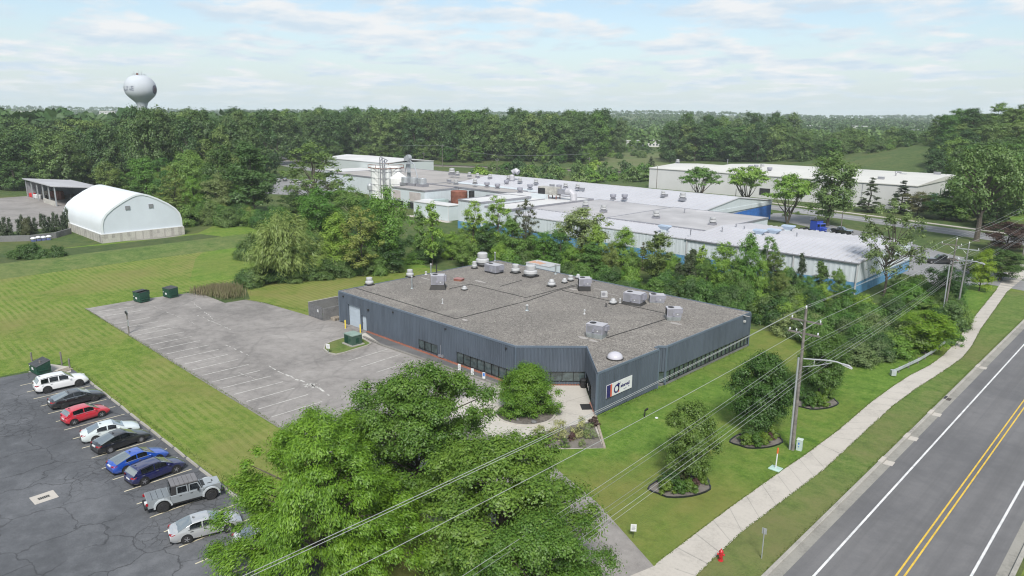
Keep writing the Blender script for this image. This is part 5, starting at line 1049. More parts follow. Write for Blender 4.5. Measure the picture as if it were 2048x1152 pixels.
# ------------------------------------------------------------------ street furniture, poles, wires
M['pole_grey'] = paint((.20, .20, .195), .7, 0, .2)
def utility_pole(loc, h, label, arms, lamp=None, conduit=False, m='wood', group='utility poles along the road', lean=0.0):
    t = thing('utility_pole', label, 'utility pole', loc, 0, group); MB().tube([(0, 0, -.3), (lean, 0, h)], .17 if h > 12.5 else .14, 10, .11 if h > 12.5 else .09).build('pole', M[m], t)
    for z, x0, x1, ins in arms:
        a = MB().box(x0, x1, -.06, .06, z-.07, z+.07).build('crossarm', M['wood'] if m == 'wood' else M['steel_pole'], t); b = MB()
        for x in ins: b.lathe([(.03, 0), (.03, .08), (.075, .1), (.06, .16), (.07, .2), (.02, .26)], 8, (x, 0, z+.07))
        each(b, 'insulator', M['lens_white'], a); b = MB(); b.tube([(x0*.5, .08, z-.05), (0, .08, z-.7)], .025, 5); b.tube([(x1*.5, .08, z-.05), (0, .08, z-.7)], .025, 5); each(b, 'brace', M['steel_pole'], a)
    MB().lathe([(.05, 0), (.05, .1), (.09, .12), (.07, .2), (.02, .28)], 8, (lean, 0, h)).build('top_insulator', M['lens_white'], t)
    if conduit: MB().tube([(-.24, -.08, 0), (-.32, -.08, h*.66)], .095, 8).build('conduit', M['steel_pole'], t)
    if lamp:
        z, x1 = lamp; a = MB(); a.tube([(.1, 0, z), (x1*.6, 0, z+.35), (x1*.85, 0, z+.42), (x1, 0, z+.33)], .06, 8); a.tube([(.1, 0, z-.75), (x1*.35, 0, z-.38), (x1*.72, 0, z+.22)], .035, 6); a.tube([(x1*.3, 0, z+.15), (x1*.3, 0, z-.42)], .025, 5); ar = a.build('lamp_arm', paint((.55, .56, .56), .4, .4), t)
        b = MB(); b.add([(x1-.05, -.1, z+.27), (x1-.05, .1, z+.27), (x1+.75, .14, z+.1), (x1+.75, -.14, z+.1), (x1-.05, -.1, z+.4), (x1-.05, .1, z+.4), (x1+.45, .15, z+.36), (x1+.45, -.15, z+.36), (x1+.75, .1, z+.2), (x1+.75, -.1, z+.2)], [(0, 1, 2, 3), (0, 4, 5, 1), (4, 7, 6, 5), (7, 9, 8, 6), (3, 2, 8, 9), (1, 5, 6), (1, 6, 8, 2), (0, 7, 4), (0, 3, 9, 7)]); b.build('lamp_head', M['offwhite'], ar)
    return t
X1, Y1 = at(1585, 900)
utility_pole((X1, Y1, 0), 13.5, 'weathered wooden utility pole with grey conduit and long lamp arm in the front lawn', [(12.35, -1.45, 1.35, (-1.3, 1.2)), (11.2, -1.55, 1.25, (-1.4, -.8, 1.1))], (8.9, 3.5), True, lean=-.15)
X2, Y2 = at(1912, 634); utility_pole((X2, Y2, 0), 11.5, 'leaning grey utility pole with white crossarm beside the vine covered one', [(10.6, -1.2, 1.6, (-1.1, 1.5)), (8.9, -1.0, 1.1, (-.9, .9))], None, m='pole_grey', lean=.2)
X3, Y3 = at(1889, 628); utility_pole((X3, Y3, 0), 11.8, 'vine covered wooden utility pole with a lamp arm over the far walk', [(10.9, -1.9, .9, (-1.8, .8)), (8.7, -.8, .9, (-.7, .8))], (8.4, 3.5), True, lean=.1)
P0 = (66.0, -56.0); P4 = (61.5, 131.0)
utility_pole((*P0, 0), 13.5, 'wooden utility pole beyond the near edge of the picture', [(12.35, -1.45, 1.35, (-1.3, 1.2))]); utility_pole((*P4, 0), 11.8, 'wooden utility pole far along the road', [(10.9, -1.3, 1.3, (-1.2, 1.2))])
def wire(name, pts, r, m, label, sag=.02):
    q = []
    for a, c in zip(pts, pts[1:]):
        a, c = np.array(a), np.array(c); Ln = np.linalg.norm(c-a)
        for k in range(20): s = k/20; q.append(tuple(a+(c-a)*s-np.array([0, 0, 4*sag*Ln*.5*s*(1-s)])))
    q.append(tuple(pts[-1])); tag(MB().tube(q, r, 5).build(name, M[m]), label, 'power line', 'power lines along the road')
top = [(-.15, 13.75, .1, 12.0, 13.9, .015, 'wire', 'topmost pale power line running over the pole tip'), (-1.45, 12.7, -1.9, 11.2, 12.8, .015, 'wire', 'pale power line on the left end of the crossarms'), (1.05, 12.65, 1.0, 11.0, 12.9, .015, 'wire', 'pale power line on the right end of the crossarms'),
       (.2, 10.15, .2, 8.4, 8.1, .012, 'wire', 'upper thin line below the crossarms'), (.2, 9.85, .2, 8.05, 7.7, .010, 'wire_dark', 'dark thin line just under the upper thin one'), (.2, 8.05, .2, 6.75, 6.7, .011, 'wire_dark', 'dark cable below the lamp arm, highest of three'), (.2, 7.7, .2, 6.5, 6.35, .010, 'wire_dark', 'dark cable below the lamp arm, middle of three'), (.2, 7.3, .2, 6.0, 5.7, .014, 'wire', 'thick pale cable lowest but one on the poles'), (.2, 6.9, .2, 5.7, 5.3, .011, 'wire', 'lowest pale cable strung along the poles')]
for dx1, z1, dx2, z2, z0_, r, m, lab in top: wire('power_line', [(P0[0]+dx1, P0[1], z0_), (X1+dx1, Y1, z1), (X3+dx2, Y3, z2), (P4[0]+dx2, P4[1], z2-.2)], r, m, lab, .014)
c = at(1598, 900); t = thing('utility_cabinet', 'pale green utility cabinet at the foot of the wooden pole', 'cabinet', (*c, 0), R(10)); MB().box(-.24, .24, -.2, .2, 0, 1.05, b=.04).build('cabinet_body', paint((.42, .50, .47), .5), t); MB().box(-.27, .27, -.23, .23, 1.05, 1.12, b=.03).build('lid', paint((.48, .55, .52), .5), t); b = MB(); b.box(-.1, .02, -.212, -.2, .6, .8); b.box(-.08, 0, -.212, -.2, .35, .45); each(b, 'warning_label', M['blue'], t)
c = at(1551, 938); t = thing('marker_post', 'white marker post with orange top on a pale green pad', 'marker', (*c, 0)); MB().box(-.5, .5, -.42, .42, 0, .12, b=.05).build('pad', paint((.36, .50, .45), .6), t); MB().tube([(0, 0, .1), (.03, 0, 1.5)], .055, 8).build('post', M['white'], t); MB().tube([(.03, 0, 1.5), (.04, 0, 2.0)], .075, 8).build('top', M['orange'], t)
c = at(1441, 1121); t = thing('fire_hydrant', 'red fire hydrant on the verge beside the walk', 'hydrant', (*c, 0), R(25)); MB().lathe([(.19, 0), (.19, .05), (.13, .07), (.13, .62), (.17, .64), (.17, .68), (.15, .74), (.09, .82), (.04, .86), (.04, .92), (.01, .93)], 16).build('barrel', M['red'], t, True)
for a, r in ((0, .065), (math.pi, .065), (-1.57, .09)):
    b = MB(); b.tube([(0, 0, .48), (.21*math.cos(a), .21*math.sin(a), .48)], r, 10); b.tube([(.2*math.cos(a), .2*math.sin(a), .48), (.25*math.cos(a), .25*math.sin(a), .48)], r*1.3, 8); b.build('hose_cap', M['red'], t)
post_sign('lawn_sign', (*at(1266, 1076), 0), 1.15, .42, .58, 'small white notice on a thin dark post in the front lawn near the driveway', rz=R(38), art=line_art, pr=.02, post='dark')
post_sign('street_sign', (*at(1523, 1117), 0), 2.35, .32, .45, 'grey backed street sign on a steel post in the verge', rz=R(190), m='steel_pole', pr=.04)
post_sign('lawn_sign', (*at(1926, 630), 0), .8, .25, .5, 'small white marker sign leaning at the bushes by the walk', rz=R(30), pr=.02)
# guardrail
t = thing('guardrail', 'pale steel guardrail bending along the walk by the bushes', 'guardrail', (*at(1786, 752), 0)); o = np.array(at(1786, 752)); G = [np.array(at(*p))-o for p in [(1786, 752), (1800, 746), (1838, 728), (1866, 711), (1893, 690)]]
b = MB()
for z0, w_ in ((.42, .05), (.52, .10), (.62, .05), (.70, .10)): b.strip(G, w_, z0+.02, z0+.1)
b.build('rail', paint((.50, .54, .56), .4, .4, .2), t)
for g in (G[1], (G[1]+G[2])/2, G[2], (G[2]+G[3])/2, G[3], G[4]): MB().box(g[0]-.22, g[0]-.08, g[1]-.08, g[1]+.08, 0, .85).build('post', M['wood'], t)
MB().box(-.3, .25, -.25, .25, .1, .75, R(40)).build('end_block', paint((.50, .54, .56), .4, .4, .2), t)
c = at(1727, 0+905) if False else (71.36, 30.6); t = thing('storm_inlet', 'dark kerb inlet grate at the road gutter', 'drain', (c[0], c[1], .02)); MB().box(-.1, .12, -.5, .5, 0, .14).build('hood', M['dark'], t); MB().box(.12, .55, -.45, .45, 0, .012).build('grate', M['rail'], t)

# ------------------------------------------------------------------ factory behind the tree belt
fac = thing('factory_building', 'sprawling pale grey factory with blue wall base and wide white metal roofs', 'building', (0, 0, 0))
def wallbox(x0, x1, y0, y1, z0, z1, m, name='wall', seg=2.2):
    b = MB()
    for a, c in (((x0, y0), (x1, y0)), ((x1, y0), (x1, y1)), ((x1, y1), (x0, y1)), ((x0, y1), (x0, y0))): ribbed(b, a, c, z0, z1, (), .9, .03)
    return b.build(name, m, fac)
def gable(x0, x1, y0, y1, z0, z1, m, name='roof', rib=1.2, oh=.15, th=.18):
    b = MB(); ym = (y0+y1)/2
    for ya, za, yb, zb in ((y0-oh, z0, ym, z1), (ym, z1, y1+oh, z0)):
        b.add([(x0-oh, ya, za), (x1+oh, ya, za), (x1+oh, yb, zb), (x0-oh, yb, zb), (x0-oh, ya, za-th), (x1+oh, ya, za-th), (x1+oh, yb, zb-th), (x0-oh, yb, zb-th)], [(0, 1, 2, 3), (7, 6, 5, 4), (0, 4, 5, 1), (3, 2, 6, 7), (1, 5, 6, 2), (0, 3, 7, 4)])
        if rib:
            n = int((x1-x0)/rib)
            for k in range(n+1):
                x = x0+k*(x1-x0)/n; b.add([(x-.10, ya, za), (x+.10, ya, za), (x+.10, yb, zb), (x-.10, yb, zb), (x-.05, ya, za+.17), (x+.05, ya, za+.17), (x+.05, yb, zb+.17), (x-.05, yb, zb+.17)], [(4, 5, 6, 7), (0, 1, 5, 4), (1, 2, 6, 5), (2, 3, 7, 6), (3, 0, 4, 7)])
    return b.build(name, m, fac)
def flat(x0, x1, y0, y1, z, m, name='roof', par=.25, pm=None):
    o = MB().box(x0+.1, x1-.1, y0+.1, y1-.1, z-.3, z).build(name, m, fac)
    if par: MB().strip([(x0, y0), (x1, y0), (x1, y1), (x0, y1)], .3, z-.35, z+par, True).build('parapet', pm or M['metal'], fac)
    return o
# east wing with standing seam roof
wallbox(14, 47.4, 72, 101, 2.15, 5.5, M['fac_wall']); wallbox(13.97, 47.46, 71.94, 101.06, 0, 2.15, M['fac_blue'], 'blue_base'); gable(14, 47.4, 72, 101, 5.65, 6.7, M['fac_roof'], rib=1.15)
MB().add([(47.4, 72, 5.45), (47.4, 101, 5.45), (47.4, 86.5, 6.5)], [(0, 1, 2)]).build('gable_end', M['fac_wall'], fac)
for x in (14.3, 25.2, 36.2, 47.3): MB().box(x-.1, x+.1, 71.75, 71.93, 0, 5.6).build('downpipe', M['offwhite'], fac)
MB().box(13.9, 47.6, 71.62, 71.85, 5.42, 5.62).build('gutter', M['metal'], fac)
# middle: lean-to strip and grey membrane roof
wallbox(-54, 14, 72, 80, 2.15, 5.5, M['fac_wall']); wallbox(-54.03, 13.94, 71.95, 80.05, 0, 2.15, M['fac_blue'], 'blue_base')
b = MB(); b.add([(-34, 71.85, 5.6), (14, 71.85, 5.6), (14, 80.4, 6.12), (-34, 80.4, 6.12), (-34, 71.85, 5.4), (14, 71.85, 5.4), (14, 80.4, 5.9), (-34, 80.4, 5.9)], [(0, 1, 2, 3), (7, 6, 5, 4), (0, 4, 5, 1), (1, 5, 6, 2), (0, 3, 7, 4)])
for k in range(42): x = -34+k*48/41; b.add([(x-.06, 71.85, 5.6), (x+.06, 71.85, 5.6), (x+.06, 80.4, 6.12), (x-.06, 80.4, 6.12), (x-.04, 71.85, 5.69), (x+.04, 71.85, 5.69), (x+.04, 80.4, 6.21), (x-.04, 80.4, 6.21)], [(4, 5, 6, 7), (0, 1, 5, 4), (1, 2, 6, 5), (2, 3, 7, 6), (3, 0, 4, 7)])
b.build('lean_to_roof', M['fac_roof'], fac)
MB().box(-36, 13.9, 80.2, 108.9, 0, 6.0).build('inner_wall', M['fac_wall'], fac)
flat(-12, 13.9, 80.4, 109, 6.3, M['fac_grey'], par=.08); flat(-36, -12.1, 80.4, 109, 6.2, paint((.36, .35, .355), .7, 0, .2, .07), par=.05)
# white roofed block
wallbox(-45, -36, 72.4, 106, .1, 6.3, M['fac_wall']); flat(-45, -36, 72.4, 106, 6.5, M['fac_white'], par=.2); MB().box(-45, -35.95, 72.2, 72.33, 0, 1.9).build('blue_base', M['fac_blue'], fac)
wallbox(-53.6, -45.1, 71, 90, .1, 7.4, M['fac_wall']); flat(-53.6, -45.1, 71, 90, 7.6, M['fac_white'], par=.15); MB().box(-53.7, -45.05, 70.82, 70.93, 0, 2.0).build('blue_base', M['fac_blue'], fac)
wallbox(-63, -45.2, 90.2, 106, .1, 6.3, M['fac_wall']); flat(-63, -45.2, 90.2, 106, 6.5, M['fac_white'], par=.15)
b = MB()
for k in range(6): b.tube([(-62+k*2.8, 90.1, 5.2), (-62+k*2.8, 89.2, 4.9), (-62+k*2.8, 89.2, 3.4)], .14, 6)
each(b, 'wall_duct', M['steel_pole'], fac)
# long back wing with low gable
MB().box(-100, -4.2, 108.2, 150, 0, 5.5).build('inner_wall', M['fac_wall'], fac); gable(-100, -4, 108, 150, 5.6, 8.0, M['fac_roof'], rib=2.4)
MB().add([(-4.05, 108, 5.3), (-4.05, 150, 5.3), (-4.05, 129, 7.8), (-4.2, 108, 5.3), (-4.2, 150, 5.3), (-4.2, 129, 7.8), ], [(0, 1, 2), (5, 4, 3), (0, 2, 5, 3), (1, 4, 5, 2)]).build('gable_end', M['fac_wall'], fac)
MB().quad((-3.95, 112, 0), (-3.95, 149.8, 0), (-3.95, 149.8, 4.3), (-3.95, 112, 3.6)).build('blue_base', paint((.03, .13, .42), .6, 0, .2), fac); MB().box(-4.1, -3.9, 108, 150, 4.4, 5.4).build('wall', M['fac_wall'], fac)
# west brown-roofed wings
MB().box(-160, -63.2, 100, 137, 0, 6.3).build('wall', M['fac_wall'], fac); flat(-160, -100.2, 100, 137, 6.5, M['fac_brown'], par=.15); flat(-100, -63.2, 100, 108, 6.5, M['fac_brown'], par=.1)
MB().box(-102.5, -86, 86, 99.8, 0, 6.0).build('wall', M['fac_wall'], fac); flat(-102.5, -86, 86, 99.8, 6.25, M['fac_brown'], par=.12); b = MB(); b.box(-101.5, -97, 85.85, 85.99, .2, 2.2); b.box(-94.5, -91, 85.85, 85.99, .2, 2.2); each(b, 'dock_opening', M['dark'], fac)
for x0, x1 in ((-108, -103.2), (-99.5, -93)): MB().box(x0+6, x1+5, 85.88, 85.98, 2.5, 5.4).build('faded_panel', paint((.44, .40, .39), .7), fac)
# separate pieces of the plant
t = thing('storage_building', 'white flat roofed metal box building beside the factory court', 'building', (-80.3, 77.2, 0)); MB().box(0, 15.5, 0, 4.6, .05, 4.2).build('wall', paint((.50, .56, .58), .55, 0, .06, .2), t); MB().box(-.15, 15.65, -.15, 4.75, 4.2, 4.4).build('roof', M['fac_white'], t); b = MB(); b.box(-.05, .1, -.06, .0, 0, 4.3); b.box(7.7, 7.9, -.06, 0, 0, 4.2); b.box(15.4, 15.56, -.06, 0, 0, 4.2); b.build('corner_trim', M['white'], t)
sheet('storage_pad', [(-82, 75), (-63, 75), (-63, 77.3), (-82, 77.3)], .014, M['walk'])
t = thing('rust_tank', 'rusty red brown round tank in the factory court', 'tank', (-78.6, 93.6, 0)); MB().lathe([(2.6, 0), (2.6, 6.3), (2.45, 6.4), (.05, 6.6)], 24).build('shell', M['rust'], t, True); b = MB()
for z in (1.6, 3.2, 4.8): b.lathe([(2.62, z), (2.68, z+.05), (2.62, z+.1)], 24)
each(b, 'hoops', M['rust'], t); MB().lathe([(.9, 0), (.9, 2.2)], 12, (2.9, 2.6, 4.2)).build('separator', M['dark'], t)
t = thing('collector_box', 'pale blue green machinery box with white top in the factory court', 'machinery', (-83.6, 89.8, 0), R(80)); MB().box(-5, 2.5, -1.4, 1.4, .4, 3.6).build('housing', paint((.36, .45, .45), .5, 0, .2, .5), t); MB().box(-6, -2.5, -1.6, 1.6, 3.6, 3.8).build('canopy', M['white'], t); MB().box(3.2, 5.4, -1.2, 1.2, .3, 3.0).build('motor_box', M['metal'], t)
t = thing('tank_tower', 'tall white square tank tower with pipes and rusty top rail', 'silo', (-121, 93.5, 0))
for i, (x, y) in enumerate([(0, 0), (4.3, 0), (0, 4.3), (4.3, 4.3)]): MB().lathe([(2.25, .6), (2.25, 11.2), (1.9, 11.6), (.1, 11.7)], 12, (x, y, 0)).build('tank', paint((.66, .67, .66), .5, 0, .12, .3), t)
b = MB()
for z in (3.2, 5.4, 7.6, 9.8): b.strip([(-2.2, -2.2), (6.5, -2.2), (6.5, 6.5), (-2.2, 6.5)], .16, z, z+.14, True)
each(b, 'hoops', M['metal'], t); b = MB(); b.strip([(-2.2, -2.2), (6.5, -2.2), (6.5, 6.5), (-2.2, 6.5)], .1, 12.0, 12.1, True); b.strip([(-2.2, -2.2), (6.5, -2.2), (6.5, 6.5), (-2.2, 6.5)], .14, 10.9, 11.15, True)
for x, y in ((-2.2, -2.2), (6.5, -2.2), (6.5, 6.5), (-2.2, 6.5), (2.1, -2.2)): b.box(x-.06, x+.06, y-.06, y+.06, 11, 12.1)
b.build('top_rail', M['rust'], t); b = MB()
for x, y, h in ((1.0, .5, 14.4), (2.4, .5, 14.0), (3.4, .8, 13.6)): b.tube([(x, y, 11), (x, y, h), (x+1, y-.3, h+.5), (x+3.2, y-1.2, h+.2), (x+4.0, -2.3, h-1), (x+4.0, -2.35, 1.0)], .17, 7)
each(b, 'pipes', M['metal'], t); b = MB(); b.lathe([(.9, 0), (.9, 1.6), (.4, 2.2)], 12, (-1, -2.6, 3.4)); b.tube([(-1, -2.7, 0), (-1, -2.7, 3.4)], .3, 8); b.build('blower', M['steel_pole'], t)
t = thing('cone_silo', 'white round silo with pale cone roof beside the tank tower', 'silo', (-108.5, 93.2, 0)); MB().lathe([(3.2, 0), (3.2, 8.2), (.5, 10.2), (.05, 10.3)], 8).build('shell', paint((.66, .66, .65), .5, 0, .08, .3), t); b = MB()
for z in (1.6, 3.2, 4.8, 6.4): b.lathe([(3.22, z), (3.28, z+.05), (3.22, z+.1)], 8)
each(b, 'hoops', M['metal'], t)
t = thing('bucket_elevator', 'slender grey elevator leg with round head above the silos', 'elevator', (-111, 99.5, 0)); b = MB(); b.box(-.5, .5, -.4, .4, 0, 14.2); b.build('leg', M['steel_pole'], t); b = MB(); b.lathe([(1.1, -.6), (1.1, .6)], 16, (0, 0, 14.6), 'y'); b.box(-1.2, -.2, -1.1, -.4, 13.6, 15.0); b.build('head', M['steel_pole'], t); b = MB(); b.tube([(.6, 0, 13.8), (3.0, 0, 12.6), (6.5, -.5, 5.2)], .2, 7); b.tube([(-.5, 0, 13.5), (-2.2, 0, 9.5)], .2, 7); each(b, 'spout', M['steel_pole'], t)
b = MB(); [b.box(-1.6, 1.6, -1.2, 1.2, z, z+.06) for z in (9.8, 12.6)]; each(b, 'platform', M['steel_pole'], t)
t = thing('cooling_units', 'three round grey cooling fans side by side on the brown roof', 'cooling fans', (*at(832, 372, 6.25), 6.25), .1)
for k in range(3): b = MB(); b.box(-5+k*4-1.6, -5+k*4+1.6, -1.3, 1.3, 0, .9); b.build('base', M['metal'], t); MB().lathe([(1.35, .9), (1.35, 2.6), (1.2, 2.6), (1.1, 2.2), (.1, 2.3)], 18, (-5+k*4, 0, 0)).build('fan_housing', M['steel_pole'], t)
t = thing('warehouse', 'long plain white warehouse with white roof beyond the silos', 'building', (-218, 132, 0)); MB().box(0, 50, 0, 26, 0, 8.3).build('wall', paint((.46, .50, .50), .55, 0, .05, .1), t)
MB().add([(-.2, -.2, 8.2), (50.2, -.2, 8.2), (50.2, 13, 9.2), (-.2, 13, 9.2), (50.2, 26.2, 8.2), (-.2, 26.2, 8.2), (50.2, -.2, 8.45), (-.2, -.2, 8.45), (50.2, 13, 9.5), (-.2, 13, 9.5), (50.2, 26.2, 8.45), (-.2, 26.2, 8.45)], [(7, 6, 8, 9), (9, 8, 10, 11), (0, 1, 6, 7), (1, 2, 8, 6), (2, 4, 10, 8), (0, 7, 9, 3), (3, 9, 11, 5), (5, 11, 10, 4), (0, 3, 2, 1), (3, 5, 4, 2)]).build('roof', M['fac_white'], t)
MB().box(30.5, 48, -18, -.2, 0, 5.2).build('annex_wall', M['fac_wall'], t); MB().box(30.3, 48.2, -18.2, -.3, 5.2, 5.4).build('annex_roof', M['fac_white'], t); b = MB(); b.box(5, 27, -.12, -.01, 0, 2.2); b.build('blue_base', M['fac_blue'], t)
# vents on the factory roofs
def fvent(px, py, z, s, kind, label, grp='vents on the factory roof'):
    c = at(px, py, z); t = thing('roof_vent', label, 'roof vent', (c[0], c[1], z-.06), 0, grp)
    if kind == 'turb':
        MB().box(-s*.55, s*.55, -s*.55, s*.55, 0, s*.35).build('curb', M['metal'], t); MB().lathe([(s*.35, s*.35), (s*.75, s*.7), (s*.78, s*1.0), (s*.8, s*1.3), (s*.75, s*1.42), (s*.1, s*1.5)], 14).build('hood', M['unit'], t, True)
    elif kind == 'white':
        MB().box(-s*.6, s*.6, -s*.6, s*.6, 0, s*.5).build('curb', M['metal'], t); MB().lathe([(s*.45, s*.5), (s*.75, s*.75), (s*.7, s*1.05), (s*.45, s*1.1), (s*.6, s*1.2), (s*.6, s*1.55), (s*.1, s*1.65)], 14).build('hood', M['offwhite'], t, True)
    elif kind == 'box':
        MB().box(-s*.8, s*.8, -s*.5, s*.5, 0, s*.8).build('cabinet', M['metal'], t); MB().box(-s*.86, s*.86, -s*.56, s*.56, s*.8, s*.9).build('lid', M['offwhite'], t)
    elif kind == 'louv':
        MB().box(-s*.6, s*.6, -s*.5, s*.5, 0, s*.6).build('curb', M['fac_wall'], t); b = MB(); b.add([(-s*.6, -s*.5, s*.6), (s*.6, -s*.5, s*.6), (s*.6, s*.5, s*.6), (-s*.6, s*.5, s*.6), (-s*1.3, -s*.7, s*1.25), (s*1.3, -s*.7, s*1.25), (s*1.3, s*.7, s*1.25), (-s*1.3, s*.7, s*1.25), (-s*1.2, -s*.65, s*1.5), (s*1.2, -s*.65, s*1.5), (s*1.2, s*.65, s*1.5), (-s*1.2, s*.65, s*1.5)], [(0, 1, 5, 4), (1, 2, 6, 5), (2, 3, 7, 6), (3, 0, 4, 7), (4, 5, 9, 8), (5, 6, 10, 9), (6, 7, 11, 10), (7, 4, 8, 11), (8, 9, 10, 11)]); b.build('hood', paint((.36, .44, .55), .5, 0, .1), t)
    elif kind == 'pipe': MB().tube([(0, 0, 0), (0, 0, s*2)], s*.22, 8).build('stack', M['metal'], t); MB().lathe([(s*.4, 0), (s*.3, .2), (s*.1, .3)], 8, (0, 0, s*2)).build('cap', M['metal'], t)
G1, G2 = 'grey round vent among others on the white factory roof', 'small white fan vent along the back of the factory roof'
for px, py in [(974, 374), (995, 377), (1013, 369), (1040, 385), (1060, 378), (1118, 379), (1226, 399), (1249, 399)]: fvent(px, py, 6.6, 1.1, 'turb', G1)
for px, py in [(912, 369), (950, 368), (1017, 360), (1040, 365), (1072, 368), (1131, 376), (1155, 378), (980, 357), (955, 355), (939, 353), (915, 351)]: fvent(px, py, 7.4, 1.0, 'white', G2)
for px, py in [(1104, 373), (1164, 380), (898, 363), (1330, 393)]: fvent(px, py, 7.2, .9, 'box', 'small dark box vent on the factory roof')
fvent(904, 350, 7.4, 1.6, 'white', 'tall white capped vent at the back of the brown factory roof'); fvent(1365, 400, 7.2, 1.3, 'white', 'larger white fan on the right part of the white factory roof'); fvent(1326, 392, 7.5, .9, 'white', 'lone small white fan left of the larger one on the white roof')
for px, py, lab in [(1171, 415, 'grey fan at the left end of the grey membrane roof'), (1207, 424, 'white fan near the dark recess on the grey membrane roof'), (1312, 437, 'white fan in the middle of the grey membrane roof'), (1425, 450, 'white fan on the stained right part of the grey membrane roof')]: fvent(px, py, 6.3, 1.15, 'white', lab)
for px, py, lab in [(1329, 464, 'blue grey louvre hood on the lean to roof edge'), (1547, 472, 'blue grey louvre hood in the middle of the ribbed roof'), (1576, 464, 'blue grey louvre hood nearest the blue truck'), (1519, 473, 'blue grey louvre hood behind the bright belt tree')]: fvent(px, py, 6.1 if px > 1400 else 5.9, 1.0, 'louv', lab)
for px, py, lab in [(1381, 470, 'thin pipe on the lean to roof'), (1444, 465, 'thin pipe at the corner of the membrane roof'), (1472, 458, 'thin pipe at the right edge of the membrane roof'), (1488, 463, 'white thin pipe on the ribbed roof'), (1593, 477, 'thin grey pipe on the ribbed roof'), (1369, 427, 'thin pipe in the middle of the membrane roof')]: fvent(px, py, 6.2, .5, 'pipe', lab)
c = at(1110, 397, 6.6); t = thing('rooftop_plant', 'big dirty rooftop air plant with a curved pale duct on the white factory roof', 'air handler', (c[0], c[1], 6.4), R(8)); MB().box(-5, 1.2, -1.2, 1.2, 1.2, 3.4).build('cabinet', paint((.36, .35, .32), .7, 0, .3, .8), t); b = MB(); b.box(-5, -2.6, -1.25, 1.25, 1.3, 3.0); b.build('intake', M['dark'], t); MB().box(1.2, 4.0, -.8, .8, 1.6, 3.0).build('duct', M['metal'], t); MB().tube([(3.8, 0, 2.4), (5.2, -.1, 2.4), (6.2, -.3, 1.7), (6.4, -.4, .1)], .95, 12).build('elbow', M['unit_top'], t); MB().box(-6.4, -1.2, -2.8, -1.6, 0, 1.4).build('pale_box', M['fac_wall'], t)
[MB().box(x-.1, x+.1, y-.1, y+.1, 0, 1.3).build('leg', M['rust'], t) for x in (-4.6, -1.5, 1) for y in (-1, 1)]
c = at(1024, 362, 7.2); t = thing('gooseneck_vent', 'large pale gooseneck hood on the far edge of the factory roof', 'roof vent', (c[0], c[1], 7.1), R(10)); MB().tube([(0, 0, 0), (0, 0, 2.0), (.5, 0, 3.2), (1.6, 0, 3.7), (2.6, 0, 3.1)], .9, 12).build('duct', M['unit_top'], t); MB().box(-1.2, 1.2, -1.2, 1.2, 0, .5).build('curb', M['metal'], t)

# ------------------------------------------------------------------ white warehouse beyond the cross road
t = thing('warehouse', 'long cream walled building with white roof beyond the far road', 'building', (0, 0, 0))
b = MB(); b.box(-60, 20.5, 201, 262, 0, 8.1); b.box(-80.5, -60, 201, 240, 0, 8.0); b.build('wall', M['cream_wall'], t)
def grf(x0, x1, y0, y1, z0, z1, nm): MB().add([(x0, y0, z0), (x1, y0, z0), (x1, (y0+y1)/2, z1), (x0, (y0+y1)/2, z1), (x1, y1, z0), (x0, y1, z0), (x0, y0, z0-.25), (x1, y0, z0-.25), (x1, y1, z0-.25), (x0, y1, z0-.25)], [(0, 1, 2, 3), (3, 2, 4, 5), (6, 7, 1, 0), (7, 8, 4, 2, 1), (9, 6, 0, 3, 5), (8, 9, 5, 4)]).build(nm, paint((.52, .51, .475), .6, 0, .07, .06), t)
grf(-60.2, 20.8, 200.7, 262.3, 8.35, 9.6, 'roof'); grf(-80.8, -59.9, 200.7, 240.3, 8.25, 9.2, 'roof')
b = MB(); b.box(20.5, 20.62, 209, 226, .3, 4.2); b.build('green_door', paint((.03, .09, .08), .5), t)
for y in (229, 234, 239): MB().box(20.5, 20.62, y, y+1.0, 3.2, 5.6).build('window', M['glass'], t)
b = MB()
for x in (-60, -38, -16, 4): b.box(x-.06, x+.06, 200.9, 201, 0, 8)
each(b, 'wall_joint', M['metal'], t); MB().box(-32, -28, 200.86, 201, 1.2, 3.6).build('dock_door', M['dark'], t); MB().box(-5, 0, 200.86, 201, .2, 3.4).build('dock_door', paint((.40, .50, .52), .5), t)
for px, py, s, k, lab in [(1355, 327, 1.2, 'white', 'white fan at the left end of the cream building roof'), (1455, 327, .8, 'pipe', 'thin vent on the ridge of the cream building roof'), (1501, 338, 1.1, 'turb', 'dark round vent on the cream building roof, leftmost of four'), (1512, 337, 1.1, 'turb', 'dark round vent on the cream building roof, second of four'), (1524, 337, 1.2, 'white', 'pale vent on the cream building roof, third of four'), (1539, 343, 1.2, 'turb', 'dark round vent on the cream building roof, rightmost of four'), (1762, 359, 1.2, 'box', 'grey box unit on the right part of the cream building roof'), (1791, 355, .9, 'pipe', 'short stack on the right part of the cream building roof'), (1796, 348, 1.2, 'box', 'grey box unit near the far eave of the cream building roof'), (1806, 353, 1.3, 'box', 'dark box unit near the right end of the cream building roof'), (1874, 350, 1.3, 'box', 'grey box unit by the right gable of the cream building roof')]: fvent(px, py, 8.7, s, k, lab, 'units on the cream building roof')

